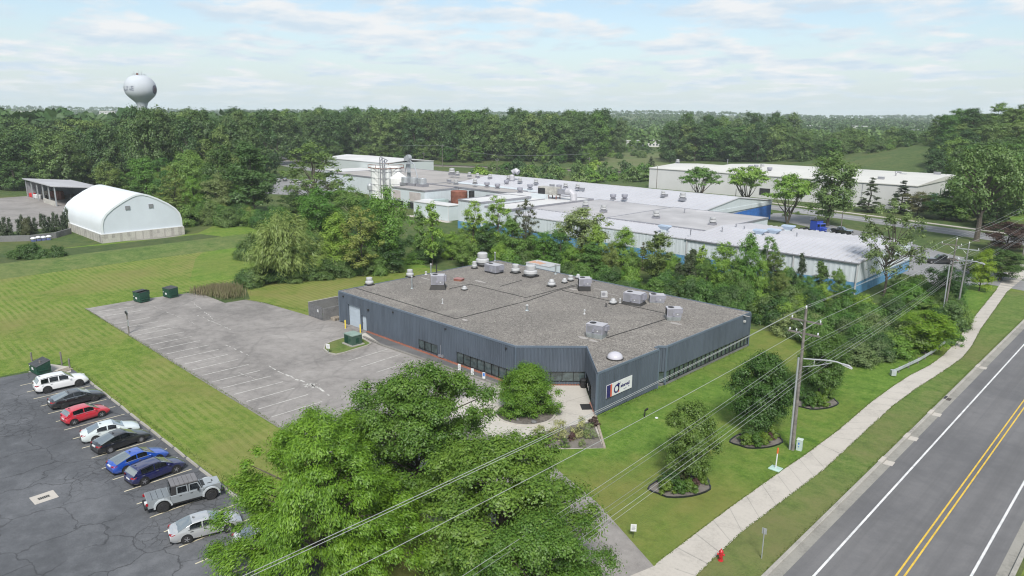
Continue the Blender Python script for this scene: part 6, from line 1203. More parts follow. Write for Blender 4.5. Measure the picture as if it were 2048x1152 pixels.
# ------------------------------------------------------------------ fabric barn, open shed, hedge
M['panel'] = concrete('concrete_panel', (0.31, 0.295, 0.27), 0.35)
t = thing('fabric_barn', 'white arched fabric barn on a stained concrete wall', 'barn', (-92.5, -3.5, 0)); Wd, Ln = 18.2, 29
pf = [(0, 2.0), (0, 4.0), (.35, 5.4), (1.2, 6.6), (2.8, 7.9), (5.2, 9.35), (7.2, 10.3), (8.3, 10.65), (9.1, 10.72)]; pf = pf+[(Wd-y, z) for y, z in pf[-2::-1]]
b = MB(); nb = 15; vs = []; fs = []
for i in range(nb*2+1):
    x = -Ln*i/(nb*2); k = 1 if i % 2 == 0 else .992
    for y, z in pf: vs.append((x, 9.1+(y-9.1)*k, 2+(z-2)*k))
n = len(pf)
for i in range(nb*2):
    for j in range(n-1): fs.append((i*n+j, i*n+j+1, (i+1)*n+j+1, (i+1)*n+j))
b.add(vs, fs); b.build('fabric_roof', M['fabric'], t, True)
for xx in (-.12, -Ln+.1): MB().quad(*[(xx, y, z) for y, z in pf]).build('end_wall', M['fabric_shaded_end'], t)
b = MB(); pi = [(9.1+(y-9.1)*.955, 2+(z-2)*.955) for y, z in pf]
for j in range(n-1): b.quad((0, *pf[j]), (0, *pf[j+1]), (.03, *pi[j+1]), (.03, *pi[j]))
b.build('edge_band', M['fabric'], t)
for y in (6.1, 11.3): MB().box(-.13, .05, y-.5, y+.5, 7.2, 8.1).build('gable_vent', M['metal'], t)
b = MB(); b.box(-Ln-.2, .25, -.25, .15, 0, 2.0); b.box(-Ln-.2, .25, Wd-.15, Wd+.25, 0, 2.0); b.box(-.15, .25, .15, Wd-.15, 0, 2.0); wl_ = b.build('concrete_wall', M['wall_conc'], t)
for k in range(11): y = .3+k*1.66; MB().box(.25, .262, y, y+_rr.uniform(.25, .95), _rr.choice([.05, .05, 1.0]), 1.95).build('stained_panel', M['panel'], wl_)
for k in range(0, 17): x = -.6-k*1.66-_rr.uniform(-.4, .4); MB().box(x-_rr.uniform(.25, .9), x, -.262, -.25, .05, 1.95).build('stained_panel', M['panel'], wl_)
b = MB(); b.strip([(.05, -.1), (.05, Wd+.1)], .34, 1.98, 2.1); b.strip([(.1, -.1), (-Ln, -.1)], .34, 1.98, 2.1); b.build('hem', M['white'], t)
sheet('dirt_patch', [(-91.5, 1), (-91, 4), (-90.2, 9), (-90.8, 14), (-91.9, 13), (-92.1, 5)], .011, M['gravel_yard'])
t = thing('open_shed', 'grey mono pitch roofed open shed with steel posts', 'shed', (-207, 7.6, 0)); SL, SD = 34.5, 14
MB().add([(-.6, -.8, 6.5), (SL+.6, -.8, 6.5), (SL+.6, SD+.3, 5.0), (-.6, SD+.3, 5.0), (-.6, -.8, 6.2), (SL+.6, -.8, 6.2), (SL+.6, SD+.3, 4.7), (-.6, SD+.3, 4.7)], [(0, 1, 2, 3), (7, 6, 5, 4), (0, 4, 5, 1), (1, 5, 6, 2), (2, 6, 7, 3), (3, 7, 4, 0)]).build('roof', M['shed_roof'], t)
b = MB(); b.box(-.1, 0, 0, SD, 0, 5.2); b.box(0, SL*.6, SD-.1, SD, 0, 4.7); b.build('wall', M['steel_pole'], t)
for k in range(6): MB().box(k*SL/5-.16, k*SL/5+.16, -.16, .16, 0, 6.25).build('post', M['steel_pole'], t)
b = MB(); b.box(SL-14, SL-.3, -.2, .2, 0, 1.4); b.build('low_wall', M['wall_conc'], t)
for i, (x, y, wq, hq, m, nm, lab, ct) in enumerate([(.5, 1.0, 1.4, 1.6, 'red', 'barrel_stack', 'red drums at the left end of the open shed', 'drums'), (4, 1.2, 1.2, 1.4, 'white', 'bulk_bag', 'white bulk bag in the open shed, left one', 'bag'), (7, 1.4, 1.2, 1.5, 'offwhite', 'bulk_bag', 'white bulk bag in the open shed, right one', 'bag'), (3, 4.5, 2.2, 2.4, 'tan_wood', 'crate_pile', 'brown crates piled in the back of the open shed', 'crates'), (11, 2.0, 1.2, 1.6, 'dark', 'machine', 'dark machine between the shed posts', 'machine'), (9, 6, 3, 2.8, 'rust', 'crate_pile', 'rust coloured stores at the back of the open shed', 'stores')]):
    q = thing(nm, lab, ct, (-207+x, 7.6+y, 0))
    for k in range(3): MB().lathe([(wq*.42, 0), (wq*.5, hq*.15), (wq*.48, hq*.75), (wq*.36, hq*(.85+.08*k)), (.05, hq*(.9+.08*k))], 10, (k*wq*1.0, (k % 2)*.5, 0)).build('piece', M[m], q)
q = thing('tractor', 'dark grey tractor parked at the back of the open shed', 'tractor', (-178.5, 14, 0)); MB().box(-1.7, .4, -.5, .5, .9, 1.7, b=.1).build('bonnet', M['steel_pole'], q); b = MB(); b.box(.4, 1.9, -.75, .75, 2.6, 2.75); [b.box(x-.06, x+.06, y-.06, y+.06, 1.2, 2.6) for x in (.5, 1.8) for y in (-.65, .65)]; b.build('cab', M['dark'], q)
for s in (1, -1):
    MB().lathe([(.8, -.2), (.8, .2)], 16, (1.3, s*.95, .8), 'y').build('wheel', M['rubber'], q); MB().lathe([(.5, -.15), (.5, .15)], 14, (-1.2, s*.8, .5), 'y').build('wheel', M['rubber'], q)
hx = [4, 12, 22, 40, 47, 62, 72, 86, 93, 101, 110, 117, 127, 132, 137]
for i, px in enumerate(hx):
    c = at(px, 474-(px-4)*.10); plant('arb', c, 4.5+.5*((i*5) % 3)+(1.6 if i == 14 else 0), 1.6+.25*((i*3) % 3), 'conifer', 'arborvitae', 'dark upright evergreen in the clipped row left of the white barn' if i < 14 else 'tallest dark upright evergreen touching the white barn corner', 'evergreen', 'evergreen row by the barn')
tag(MB().strip([at(-12, 484), at(60, 482), at(112, 476), at(142, 467)], .4, 0, 1.35).build('retaining_wall', M['block']), 'low grey block retaining wall under the evergreen row', 'wall')
q = thing('tarp_pile', 'pile of white bags over blue tarpaulin in front of the evergreens', 'pile', (*at(86, 481), 0), R(90)); b = MB()
for k in range(4): b.box(-2.3+k*1.0, -1.5+k*1.0, -.4+.1*(k % 3), .4, 0, .5+.12*(k % 3), b=.2)
b.build('blue_base', paint((.09, .11, .24), .6), q); b = MB()
for k in range(4): b.lathe([(.5, 0), (.62, .2), (.4, .45), (.1, .55)], 7, (-1.9+k*1.05, .12*(k % 3), .5+.1*(k % 2)))
b.build('bags', M['white'], q, True)

# ------------------------------------------------------------------ water tower
c = polar(286, 455); t = thing('water_tower', 'pale water tower with round tank on a single shaft above the woods', 'water tower', (*c, 1.2))
prof = [(2.5, 0), (2.4, 30), (2.9, 31.6), (3.2, 32.4), (4.6, 33.7), (6.3, 35.3), (7.4, 36.6), (8.0, 38.2), (8.15, 39.8), (8.0, 41.2), (7.5, 42.8), (6.5, 44.4), (5.2, 45.6), (3.6, 46.4), (1.8, 46.8), (.05, 46.9)]
MB().lathe(prof[:4], 24).build('shaft', M['tank'], t, True); MB().lathe(prof[3:], 40).build('bowl', M['tank'], t, True)
def prad(z):
    for (r0, z0), (r1, z1) in zip(prof, prof[1:]):
        if z0 <= z <= z1: return r0+(r1-r0)*(z-z0)/(z1-z0)
    return 1
phi0 = math.atan2(CAMP[1]-c[1], CAMP[0]-c[0])
me = textmesh('SALINE', 3.3, .01); xs_ = [v.co.x for v in me.vertices]; xr = max(xs_)
for v in me.vertices:
    z = 38.5+v.co.y; a = phi0-R(23)+(v.co.x-xr)/8.1; r = prad(z)+.06; v.co = (r*math.cos(a), r*math.sin(a), z)
me.materials.clear(); me.materials.append(paint((.05, .06, .12), .6)); link('lettering', me, t)
def disc(r0, r1, m, off):
    b = MB()
    for k in range(24):
        q = []
        for rr, tt in ((r0, k), (r1, k), (r1, k+1), (r0, k+1)):
            y, z = rr*math.cos(tt*.2618), rr*math.sin(tt*.2618); zz_ = 39.3+z; a = phi0+R(62)+y/8.1; r = prad(zz_)+off; q.append((r*math.cos(a), r*math.sin(a), zz_))
        b.quad(*q)
    b.build('emblem', m, t)
disc(0, 1.15, paint((.10, .05, .06), .6), .07); disc(1.15, 1.8, paint((.16, .15, .20), .6), .07); disc(1.8, 2.3, paint((.07, .05, .09), .6), .07)
b = MB(); b.strip(cir((0, 0), 3.4, 20), .08, 47.3, 47.4, True); [b.tube([(3.4*math.cos(a), 3.4*math.sin(a), 46.3), (3.4*math.cos(a), 3.4*math.sin(a), 47.4)], .05, 4) for a in np.linspace(0, 6, 10)]; [b.tube([(x, y, 46.4), (x, y, 46.8+h)], .06, 4) for x, y, h in ((1, 1, 1.5), (-1.5, 2, 2.2), (2.6, -1, 2.5), (-2.6, -1.2, 1.6), (.3, -2.6, 2.0))]; each(b, 'antennas', M['steel_pole'], t); MB().box(-2.8, -1.8, -.4, .4, 47.0, 48.0).build('equipment', M['rust'], t)

# ------------------------------------------------------------------ far poles and buildings
for px, yb, yt, lab, lp in [(885, 334, 290, 'pale wooden pole by the railway left of the elevator view', None), (848, 330, 305, 'short pole behind the warehouse right end', None), (718, 316, 292, 'far lamp pole above the warehouse roof', (9.5, 2.2)), (994, 352, 318, 'pole with crossarm behind the factory scrub', None), (1178, 347, 315, 'pole with crossarm in the scrub right of the gooseneck hood', None), (1312, 388, 332, 'tall thin pole in front of the cream building left end', None), (1484, 322, 300, 'pole at the edge of the right wood', None), (1781, 330, 300, 'pole behind the right part of the cream building', None), (1682, 456, 424, 'dark pole beside the far road by the blue truck', None), (1470, 408, 378, 'pole with transformer box by the flat topped trees', None)]:
    c = at(px, yb); h = hgt(c, yt); utility_pole((*c, 0), h, lab, [(h-.6, -1.2, 1.2, (-1.1, 1.1))] if yt < 322 else [], (min(h-1.5, 9.0), 2.5) if lp else None, group='far poles')
wire('power_line', [(*at(600, 322), 9.0), (*at(718, 316), 10.5), (*at(885, 334), 12), (*at(994, 352), 10), (*at(1178, 347), 10)], .06, 'wire_dark', 'far dark line strung between the poles behind the factory')
def farbuild(px, dist, wd, dp, h, lab, m='cream_wall', fl=0, rm='fac_white', dz=0):
    c = polar(px, dist); t = thing('far_building', lab, 'building', (*c, gz(*c)+dz), math.atan2(HY, HX)+_rr.uniform(-.1, .1)-1.57)
    MB().box(-wd/2, wd/2, -dp/2, dp/2, -4, h).build('wall', M[m], t); MB().box(-wd/2-.4, wd/2+.4, -dp/2-.4, dp/2+.4, h, h+.6).build('roof', M[rm], t)
    for f in range(max(1, fl)):
        for k in range(min(22, int(wd/3))): MB().box(-wd/2+1+k*3, -wd/2+2.6+k*3, -dp/2-.06, -dp/2, 1.2+f*3.1, 2.8+f*3.1).build('window', M['glass'], t)
farbuild(55, 1500, 28, 16, 14, 'pale apartment block on the horizon left of the water tower, leftmost', fl=4, rm='cream_wall', dz=6); farbuild(148, 1400, 28, 16, 13, 'pale apartment block on the horizon, middle of the three', fl=4, rm='cream_wall', dz=2); farbuild(218, 1600, 28, 16, 14, 'pale apartment block on the horizon nearest the water tower', fl=4, rm='cream_wall', dz=6)
farbuild(1255, 760, 60, 25, 6, 'low building with orange tinted roof seen through the gap in the woods', fl=1, rm='cream_wall'); farbuild(1285, 700, 36, 16, 5, 'low pale building in the gap between the two woods', fl=1); farbuild(1660, 1250, 120, 30, 7, 'long white roofed building far beyond the right wood', fl=1, dz=3); farbuild(1885, 1100, 60, 25, 7, 'white building near the horizon at the right', fl=1, dz=3); farbuild(1735, 900, 20, 12, 5, 'small white house among the far right trees', fl=1); farbuild(1760, 760, 14, 10, 5, 'small pale house low among the far right trees', fl=1); farbuild(1000, 1600, 90, 30, 7, 'long pale building near the horizon behind the middle wood', fl=1)

# ------------------------------------------------------------------ vegetation: foreground
plant('locust', (50.3, -33.7, 0), 11.8, 13.8, 'locust', 'locust_tree', 'big feathery bright green tree leaning over the car row', rz=.6)
plant('maple', (49.0, -24.9, 0), 12.2, 12.6, 'maple', 'maple_tree', 'large green maple standing behind the feathery bright tree', rz=.3)
plant('maple', (60.0, -26.6, 0), 10.6, 13.6, 'maple', 'maple_tree', 'wide dark green maple at the driveway crossed by the power lines', rz=2.2)
plant('maple', (65.6, -29.6, 0), 9.0, 9.6, 'maple', 'maple_tree', 'lowest green maple at the bottom edge beside the driveway', rz=4.0)
GB = 'ornamental trees in lawn beds'
for (px, yb, yt, wp, lab), bedp, seed in zip([(1375, 960, 806, 112, 'ornamental pear tree in the lawn bed nearest the driveway'), (1520, 864, 706, 122, 'ornamental pear tree in the middle lawn bed left of the pole'), (1637, 787, 662, 104, 'ornamental pear tree in the lawn bed right of the wooden pole')], [((1305, 975), (1418, 955)), ((1468, 880), (1560, 865)), ((1596, 805), (1668, 790))], (0, 1, 2)):
    plantpx('pear', px, yb, yt, wp, 'pear', 'pear_tree', lab, group=GB, var=seed)
    c = np.array(at(px, yb)); bc = np.array(at((bedp[0][0]+bedp[1][0])/2, (bedp[0][1]+bedp[1][1])/2+8)); a = np.array(at(*bedp[0])); q = np.array(at(*bedp[1])); ln = np.linalg.norm(q-a)/2; d = (q-a)/np.linalg.norm(q-a); nn = np.array([-d[1], d[0]])
    el = [tuple(bc+d*ln*math.cos(k*.2618)*(1+.08*math.sin(k*1.3))+nn*ln*.62*math.sin(k*.2618)) for k in range(24)]
    sheet('planting_bed', el, .03, M['mulch']); tag(MB().strip(el, .11, 0, .11, True).build('bed_edging', M['frame']), 'dark curved edging round the %s lawn bed' % ('nearest', 'middle', 'farthest')[seed], 'edging')
    wh = ('the nearest lawn bed', 'the middle lawn bed', 'the farthest lawn bed')[seed]
    for j, (fu, fv, h, w_, m, dn) in enumerate([(-.62, -.30, 1.1, 1.4, 'box', 'clipped green ball shrub at the left end of '), (-.25, -.5, 1.1, 1.45, 'box', 'clipped green ball shrub at the front of '), (.08, -.52, 1.05, 1.4, 'box', 'clipped green ball shrub front right in '), (.7, .05, 1.35, 1.45, 'box', 'clipped green ball shrub at the right end of '), (-.25, .2, 1.2, 2.1, 'dark', 'spreading dark evergreen shrub inside '), (.4, -.25, .75, .95, 'purple', 'small dark red shrub inside '), (.3, .4, .9, 1.2, 'brown' if seed == 0 else 'box', 'shrub behind the trunk in ')]):
        if seed == 2 and j == 5: continue
        p = bc+d*ln*fu+nn*ln*.62*fv; plant('box', (*p, .03), h, w_, m, 'ball_shrub', dn+wh, 'shrub', 'shrubs in the lawn beds')

# ------------------------------------------------------------------ trees and scrub behind the lots and building
GBelt = 'trees of the belt behind the building'
for a in [
 ('willow', 568, 562, 418, 150, 'willow', 'willow_tree', 'pale yellow green weeping willow beyond the main lot'),
 ('oval', 675, 548, 426, 62, 'bright', 'tree', 'bright green oval tree just right of the willow'),
 ('loose', 726, 552, 408, 92, 'olive', 'tree', 'olive brown hazy tree right of the bright oval one'),
 ('round', 776, 545, 374, 84, 'bright', 'tree', 'tall tree with bright green top in front of the factory court'),
 ('round', 786, 546, 462, 72, 'dark', 'tree', 'dark rounded tree at the end of the lawn behind the building'),
 ('round', 640, 476, 372, 96, 'bright', 'tree', 'broad bright green tree in front of the far car park'),
 ('sparse', 628, 446, 277, 150, 'forest2', 'poplar_tree', 'tall airy poplar with pale trunk in front of the warehouse'),
 ('oval', 510, 434, 284, 96, 'forest2', 'tree', 'tall dense tree left of the airy poplar'),
 ('oval', 446, 424, 284, 66, 'dark', 'tree', 'tall dark tree second left of the airy poplar'),
 ('round', 590, 436, 384, 66, 'dark', 'tree', 'low dark bushy tree under the airy poplar'),
 ('round', 386, 416, 300, 84, 'mid', 'tree', 'light green tree behind the right end of the white barn'),
 ('loose', 352, 450, 345, 66, 'olive', 'tree', 'pale blossoming tree beside the white barn roof'),
 ('round', 700, 470, 372, 90, 'mid', 'tree', 'mid green tree left of the storage building'),
 ('round', 738, 500, 398, 70, 'mid', 'tree', 'mid green tree between the olive and the tall bright tree'),
 ('slim', 841, 520, 408, 26, 'mid', 'tree', 'slim tree in front of the metal box building, left of two'),
 ('slim', 865, 532, 405, 36, 'bright', 'tree', 'slim tree in front of the metal box building, right of two'),
 ('loose', 948, 512, 398, 62, 'bright', 'tree', 'loose bright tree in front of the factory white block'),
 ('loose', 996, 516, 390, 66, 'bright', 'tree', 'loose bright tree right of the one at the white block'),
 ('sparse', 1052, 508, 396, 62, 'brown', 'tree', 'thin brownish half bare tree before the white factory roof'),
 ('oval', 972, 530, 448, 52, 'dark', 'tree', 'dark tree between the loose bright trees'),
 ('oval', 1025, 535, 438, 56, 'mid', 'tree', 'mid green tree below the half bare tree'),
 ('round', 1165, 540, 415, 112, 'silver', 'tree', 'broad grey green tree in front of the factory lean to'),
 ('oval', 1118, 548, 456, 50, 'mid', 'tree', 'mid green tree left of the broad grey green tree'),
 ('oval', 1088, 548, 462, 44, 'bright', 'tree', 'bright tree left of the broad grey green tree'),
 ('oval', 1188, 552, 450, 42, 'bright', 'tree', 'narrow bright tree in front of the broad grey green tree'),
 ('oval', 1180, 558, 482, 52, 'mid', 'tree', 'lower mid green tree before the narrow bright tree'),
 ('oval', 1245, 542, 455, 52, 'bright', 'tree', 'bright green tree before the blue factory base'),
 ('conifer', 1306, 545, 456, 42, 'conifer', 'conifer', 'dark green conifer peeping over the yellow brown tree'),
 ('conifer', 1284, 540, 482, 32, 'brown', 'conifer', 'brownish dying conifer left of the yellow brown tree'),
 ('oval', 1316, 572, 466, 62, 'olive', 'tree', 'yellow brown oval tree in front of the blue factory base'),
 ('cedar', 1377, 582, 494, 36, 'conifer', 'cedar_tree', 'narrow dark cedar right of the yellow brown tree'),
 ('cedar', 1356, 584, 518, 30, 'conifer', 'cedar_tree', 'lower dark cedar beside the narrow one'),
 ('slim', 1399, 572, 486, 24, 'bright', 'tree', 'thin bright sapling before the pale factory wall'),
 ('oval', 1442, 598, 482, 56, 'bright', 'tree', 'bright green tree behind the right roof corner'),
 ('oval', 1488, 606, 468, 52, 'bright', 'tree', 'tallest bright tree near the right roof corner'),
 ('loose', 1530, 586, 468, 52, 'mid', 'tree', 'loose round topped tree before the ribbed factory roof'),
 ('loose', 1546, 592, 502, 54, 'olive', 'tree', 'olive loose tree before the pale factory wall'),
 ('cedar', 1598, 590, 502, 20, 'conifer', 'cedar_tree', 'spiky thin dark cedar before the pale factory wall'),
 ('cedar', 1580, 598, 534, 32, 'conifer', 'cedar_tree', 'squat dark cedar left of the spiky one'),
 ('cedar', 1638, 598, 518, 34, 'dark', 'cedar_tree', 'pyramid shaped dark cedar near the factory corner'),
 ('round', 1671, 600, 536, 38, 'mid', 'tree', 'small round tree at the factory corner'),
 ('sparse', 1768, 592, 392, 134, 'silver', 'poplar_tree', 'airy grey green poplar before the factory right corner'),
 ('round', 1886, 612, 532, 84, 'dark', 'tree', 'dense dark tree behind the two leaning poles'),
 ('round', 1846, 706, 622, 112, 'yew', 'tree', 'bright yellow green round tree by the guardrail'),
 ('oval', 1958, 582, 498, 48, 'yew', 'tree', 'yellow green sapling with bare stem by the far walk'),
 ('round', 2000, 560, 498, 100, 'dark', 'tree', 'dark round tree beyond the side drive'),
 ('round', 1940, 548, 512, 52, 'dark', 'tree', 'small dark tree behind the yellow green sapling'),
 ('round', 2012, 503, 444, 102, 'purple', 'crabapple_tree', 'dark purple leaved tree at the right edge beyond the drive'),
 ('bigoak', 1952, 482, 288, 168, 'forest2', 'oak_tree', 'huge tree with thick bare trunk beside the far road'),
 ('bigoak', 2056, 470, 300, 130, 'forest2', 'oak_tree', 'huge tree cut by the right edge beyond the purple one'),
 ('round', 1655, 452, 300, 112, 'forest2', 'tree', 'tall double trunk tree behind the blue truck'),
 ('umbrella', 1398, 402, 335, 98, 'mid', 'locust_tree', 'flat topped spreading tree before the cream building, left of three'),
 ('umbrella', 1490, 412, 332, 108, 'bright', 'locust_tree', 'flat topped spreading tree before the cream building, middle of three'),
 ('umbrella', 1574, 448, 350, 110, 'bright', 'locust_tree', 'flat topped spreading tree nearest the far road, right of three'),
 ('conifer', 1736, 424, 350, 60, 'conifer', 'pine_tree', 'dark ragged pine before the cream building, left of two'),
 ('conifer', 1800, 426, 358, 62, 'conifer', 'pine_tree', 'dark ragged pine before the cream building, right of two'),
 ('round', 1834, 432, 384, 66, 'brown', 'tree', 'dull brown leaved tree under the right ragged pine'),
 ('round', 1888, 440, 382, 96, 'dark', 'tree', 'low spreading green tree before the cream building gable'),
 ('conifer', 1985, 452, 400, 80, 'conifer', 'pine_tree', 'ragged pine behind the huge tree trunk'),
 ('conifer', 1302, 336, 312, 26, 'conifer', 'spruce_tree', 'small dark spruce at the left end of the cream building'),
 ('conifer', 4, 356, 320, 44, 'conifer', 'spruce_tree', 'dark conifer at the left picture edge beyond the shed'),
]: plantpx(*a[:6], a[6], a[7], group=GBelt if a[2] > 500 and 820 < a[1] < 1700 else None)
for k, (px, yb, yt, wp) in enumerate([(905, 520, 462, 44), (925, 535, 470, 40), (1065, 540, 470, 46), (1140, 556, 490, 44), (1218, 558, 486, 44), (1262, 566, 500, 40), (1345, 578, 508, 42), (1410, 592, 520, 44), (1462, 604, 520, 46), (1512, 606, 510, 48), (1560, 612, 545, 44), (1610, 612, 552, 44), (1640, 625, 565, 40), (1690, 628, 570, 46), (1100, 540, 480, 40), (1000, 545, 486, 44)]): plantpx('round', px, yb, yt, wp, ('bright', 'mid', 'mid', 'bright', 'olive', 'mid')[k % 6], 'tree', 'filler tree crowding the belt behind the building', group='young trees crowding the belt')
# scrub: bushes along the belt and round the bushes by the guardrail
_r = random.Random(5)
SC_ = 'scrub bushes behind the building'
def scrub(n, pts, hh, ww, mats, lab, grp, kind='bush', jit=1.5):
    for k in range(n):
        s = _r.uniform(0, len(pts)-1); i = min(int(s), len(pts)-2); f = s-i
        a, c = np.array(at(*pts[i])), np.array(at(*pts[i+1])); p = a+(c-a)*f; 
        plant(kind, (p[0]+_r.uniform(-jit, jit), p[1]+_r.uniform(-jit, jit), 0), _r.uniform(*hh), _r.uniform(*ww), _r.choice(mats), 'bush', lab, 'bush', grp)
scrub(24, [(800, 528), (905, 512), (990, 540), (1100, 555)], (2.2, 4.8), (3.5, 6), ['mid', 'bright', 'dark', 'mid'], 'leafy bush in the undergrowth behind the back roof corner', SC_, jit=2.5)
scrub(46, [(1080, 548), (1200, 574), (1320, 592), (1420, 610), (1500, 628)], (2.2, 4.5), (3.5, 6), ['mid', 'bright', 'dark', 'mid', 'forest2'], 'leafy bush in the undergrowth behind the right roof edge', 'scrub along the right roof edge', jit=2.6)
scrub(16, [(1000, 520), (1250, 548), (1400, 570), (1600, 600)], (3, 5.5), (4, 6.5), ['mid', 'dark', 'forest2', 'bright'], 'taller bush before the blue factory base', 'scrub before the factory', jit=2.5)
scrub(40, [(1508, 640), (1580, 655), (1680, 690), (1735, 706), (1790, 690), (1870, 655)], (2.4, 4.6), (3.8, 6.2), ['mid', 'dark', 'bright', 'silver', 'forest2'], 'leafy bush in the thicket right of the building', 'thicket right of the building', jit=2.6)
scrub(34, [(1540, 610), (1640, 625), (1720, 640), (1820, 640), (1880, 610), (1800, 590)], (2.0, 4.0), (3.8, 6.2), ['mid', 'dark', 'bright', 'forest2', 'mid'], 'leafy bush in the thicket below the factory corner', 'thicket below the factory corner', jit=3)
scrub(7, [(1690, 722), (1735, 726), (1770, 716)], (2.4, 3.4), (4.0, 5.0), ['silver', 'dark'], 'grey green bush at the front of the guardrail thicket', 'thicket by the guardrail', jit=1)
scrub(8, [(1890, 690), (1905, 660), (1920, 640)], (2.0, 3.5), (3, 4.5), ['mid', 'dark'], 'bush beside the far part of the walk', 'bushes by the far walk', jit=.8)
scrub(26, [(480, 572), (560, 566), (640, 556), (720, 550), (800, 540)], (2.0, 4.2), (3.6, 6), ['dark', 'mid', 'dark', 'forest2'], 'dark bush in the hedge below the willow', 'hedge below the willow', jit=1.8)
scrub(22, [(500, 520), (600, 505), (700, 520), (800, 505)], (3.2, 6.0), (4.5, 7), ['mid', 'bright', 'dark', 'forest2'], 'tall bush behind the willow hedge', 'bushes behind the willow', jit=5)
scrub(34, [(372, 448), (430, 448), (500, 448), (560, 452), (640, 470)], (3.0, 6.5), (4.5, 8), ['mid', 'dark', 'forest2', 'olive', 'mid'], 'bush along the wood edge right of the barn', 'bushes right of the barn', jit=5)
scrub(30, [(820, 500), (900, 478), (960, 490), (1050, 505)], (1.6, 3.2), (3, 5), ['mid', 'bright', 'forest2'], 'low bush on the bank before the factory', 'bushes before the factory blocks', jit=5)
scrub(10, [(30, 512), (80, 516), (128, 522)], (1.8, 3.6), (4, 6.0), ['mid', 'dark', 'forest2'], 'bush in the ditch left of the barn', 'ditch bushes', jit=1.6)
scrub(9, [(1500, 425), (1560, 430), (1640, 425)], (.8, 1.4), (1.6, 2.6), ['mid', 'dark'], 'low shrub at the foot of the cream building', 'foundation shrubs', jit=3)
plantpx('bush', 55, 470, 437, 30, 'brown', 'bush', 'bare brownish small tree behind the evergreen row', 'bush')
# railway scrub
for k in range(60):
    px = _r.uniform(930, 1310); d_ = _r.uniform(300, 392) if px < 1200 else _r.uniform(330, 380); c = polar(px, d_); plant('forestbush', c, _r.uniform(3, 7.5), _r.uniform(6, 11), _r.choice(['forest2', 'forest', 'mid', 'forest2', 'bright']), 'bush', 'scrub bush between the factory roof and the railway', 'bush', 'railway scrub')
for k in range(26):
    px = _r.uniform(1195, 1345); d_ = _r.uniform(500, 660); c = polar(px, d_); plant('forestbush', c, _r.uniform(2.5, 5), _r.uniform(6, 10), _r.choice(['forest2', 'forest', 'mid']), 'bush', 'scrub bush in the gap between the middle and right woods', 'bush', 'scrub in the gap')
# ------------------------------------------------------------------ woods: every tree one can tell apart
def wood(n, x0, x1, d0, d1, hh, ww, mats, name, label, grp, kind='forest', hf=None):
    for k in range(n):
        px = x0+(x1-x0)*(k+_r.uniform(-.3, 1.3))/n; d_ = _r.uniform(d0, d1); c = polar(px, d_); h = _r.uniform(*hh)*(hf(px, d_) if hf else 1)
        plant(kind, c, h, _r.uniform(*ww), _r.choice(mats), name, label, 'tree', grp)
FM = ['forest', 'forest', 'forest2', 'dark', 'forest2', 'mid']
wood(27, 575, 1205, 455, 475, (26, 31), (16, 20), FM, 'forest_tree', 'tall tree in the front rank of the middle wood', 'middle wood')
wood(24, 570, 1215, 478, 505, (29, 33), (17, 21), FM, 'forest_tree', 'tall tree in the second rank of the middle wood', 'middle wood')
wood(18, 565, 1215, 510, 560, (31, 34.5), (20, 24), FM, 'forest_tree', 'tree top in the back rank of the middle wood', 'middle wood')
wood(16, 570, 1200, 440, 452, (6, 14), (8, 12), FM, 'forest_tree', 'low tree at the foot of the middle wood', 'middle wood edge')
plantpx('forest', 1240, 312, 233, 40, 'forest', 'forest_tree', 'lone tall tree at the right end of the middle wood')
plantpx('forest', 1340, 325, 240, 46, 'forest', 'forest_tree', 'tall tree at the left end of the right wood')
wood(15, 1345, 1590, 470, 500, (22, 27), (15, 19), FM, 'forest_tree', 'tree in the front rank of the right wood', 'right wood')
wood(13, 1365, 1590, 505, 550, (28, 33), (16, 20), FM, 'forest_tree', 'tree in the back rank of the right wood', 'right wood')
wood(22, 1590, 1880, 445, 490, (15, 22), (12, 16), FM, 'forest_tree', 'tree behind the cream building right half', 'wood behind the cream building')
wood(22, 1600, 1960, 495, 590, (12, 25), (14, 19), FM, 'forest_tree', 'tree farther back behind the cream building', 'wood behind the cream building')
HC = polar(2110, 470)
b = MB(); n = 24
for i in range(n):
    for k in range(n):
        q = lambda a, c: (HC[0]-230+460*a/n, HC[1]-200+400*c/n, max(-.5, hillz(HC[0]-230+460*a/n, HC[1]-200+400*c/n)-.5))
        b.quad(q(i, k), q(i+1, k), q(i+1, k+1), q(i, k+1))
tag(b.build('hill', M['ground'], smooth=True), kind='structure')
for k in range(42):
    px = 1885+215*((k*.618) % 1); c = polar(px, 345+155*k/42); plant('forest', (c[0], c[1], max(0, hillz(*c)-.8)), _r.uniform(12, 17), _r.uniform(12, 16), _r.choice(['forest', 'forest2', 'forest', 'mid']), 'forest_tree', 'tall tree on the wooded hill at the right', 'tree', 'right hill wood')
wood(10, 1935, 2090, 230, 290, (12, 18), (10, 14), ['forest2', 'forest', 'mid'], 'forest_tree', 'lower tree before the right hand hill wood', 'right hill wood')
for px, d_ in ((268, 325), (284, 312), (300, 330), (318, 318)): c = polar(px, d_); plant('forest', c, 31.8+_r.uniform(-.8, .8), 14, 'forest', 'forest_tree', 'tall tree just before the water tower stem', 'tree', 'trees by the water tower')
lh = lambda x, d: .84 if x < 235 else 1.0
wood(9, -10, 200, 326, 345, (10, 16), (9, 13), ['forest2', 'mid', 'forest2'], 'forest_tree', 'low tree behind the open shed', 'trees behind the shed')
wood(18, 200, 500, 270, 300, (9, 15), (9, 13), ['mid', 'forest2', 'bright', 'forest2', 'olive'], 'forest_tree', 'low tree at the near edge of the left wood', 'left wood edge')
wood(20, -20, 515, 322, 350, (18, 24), (11, 15), ['forest2', 'forest', 'forest'], 'forest_tree', 'tree in the front of the left wood', 'left wood')
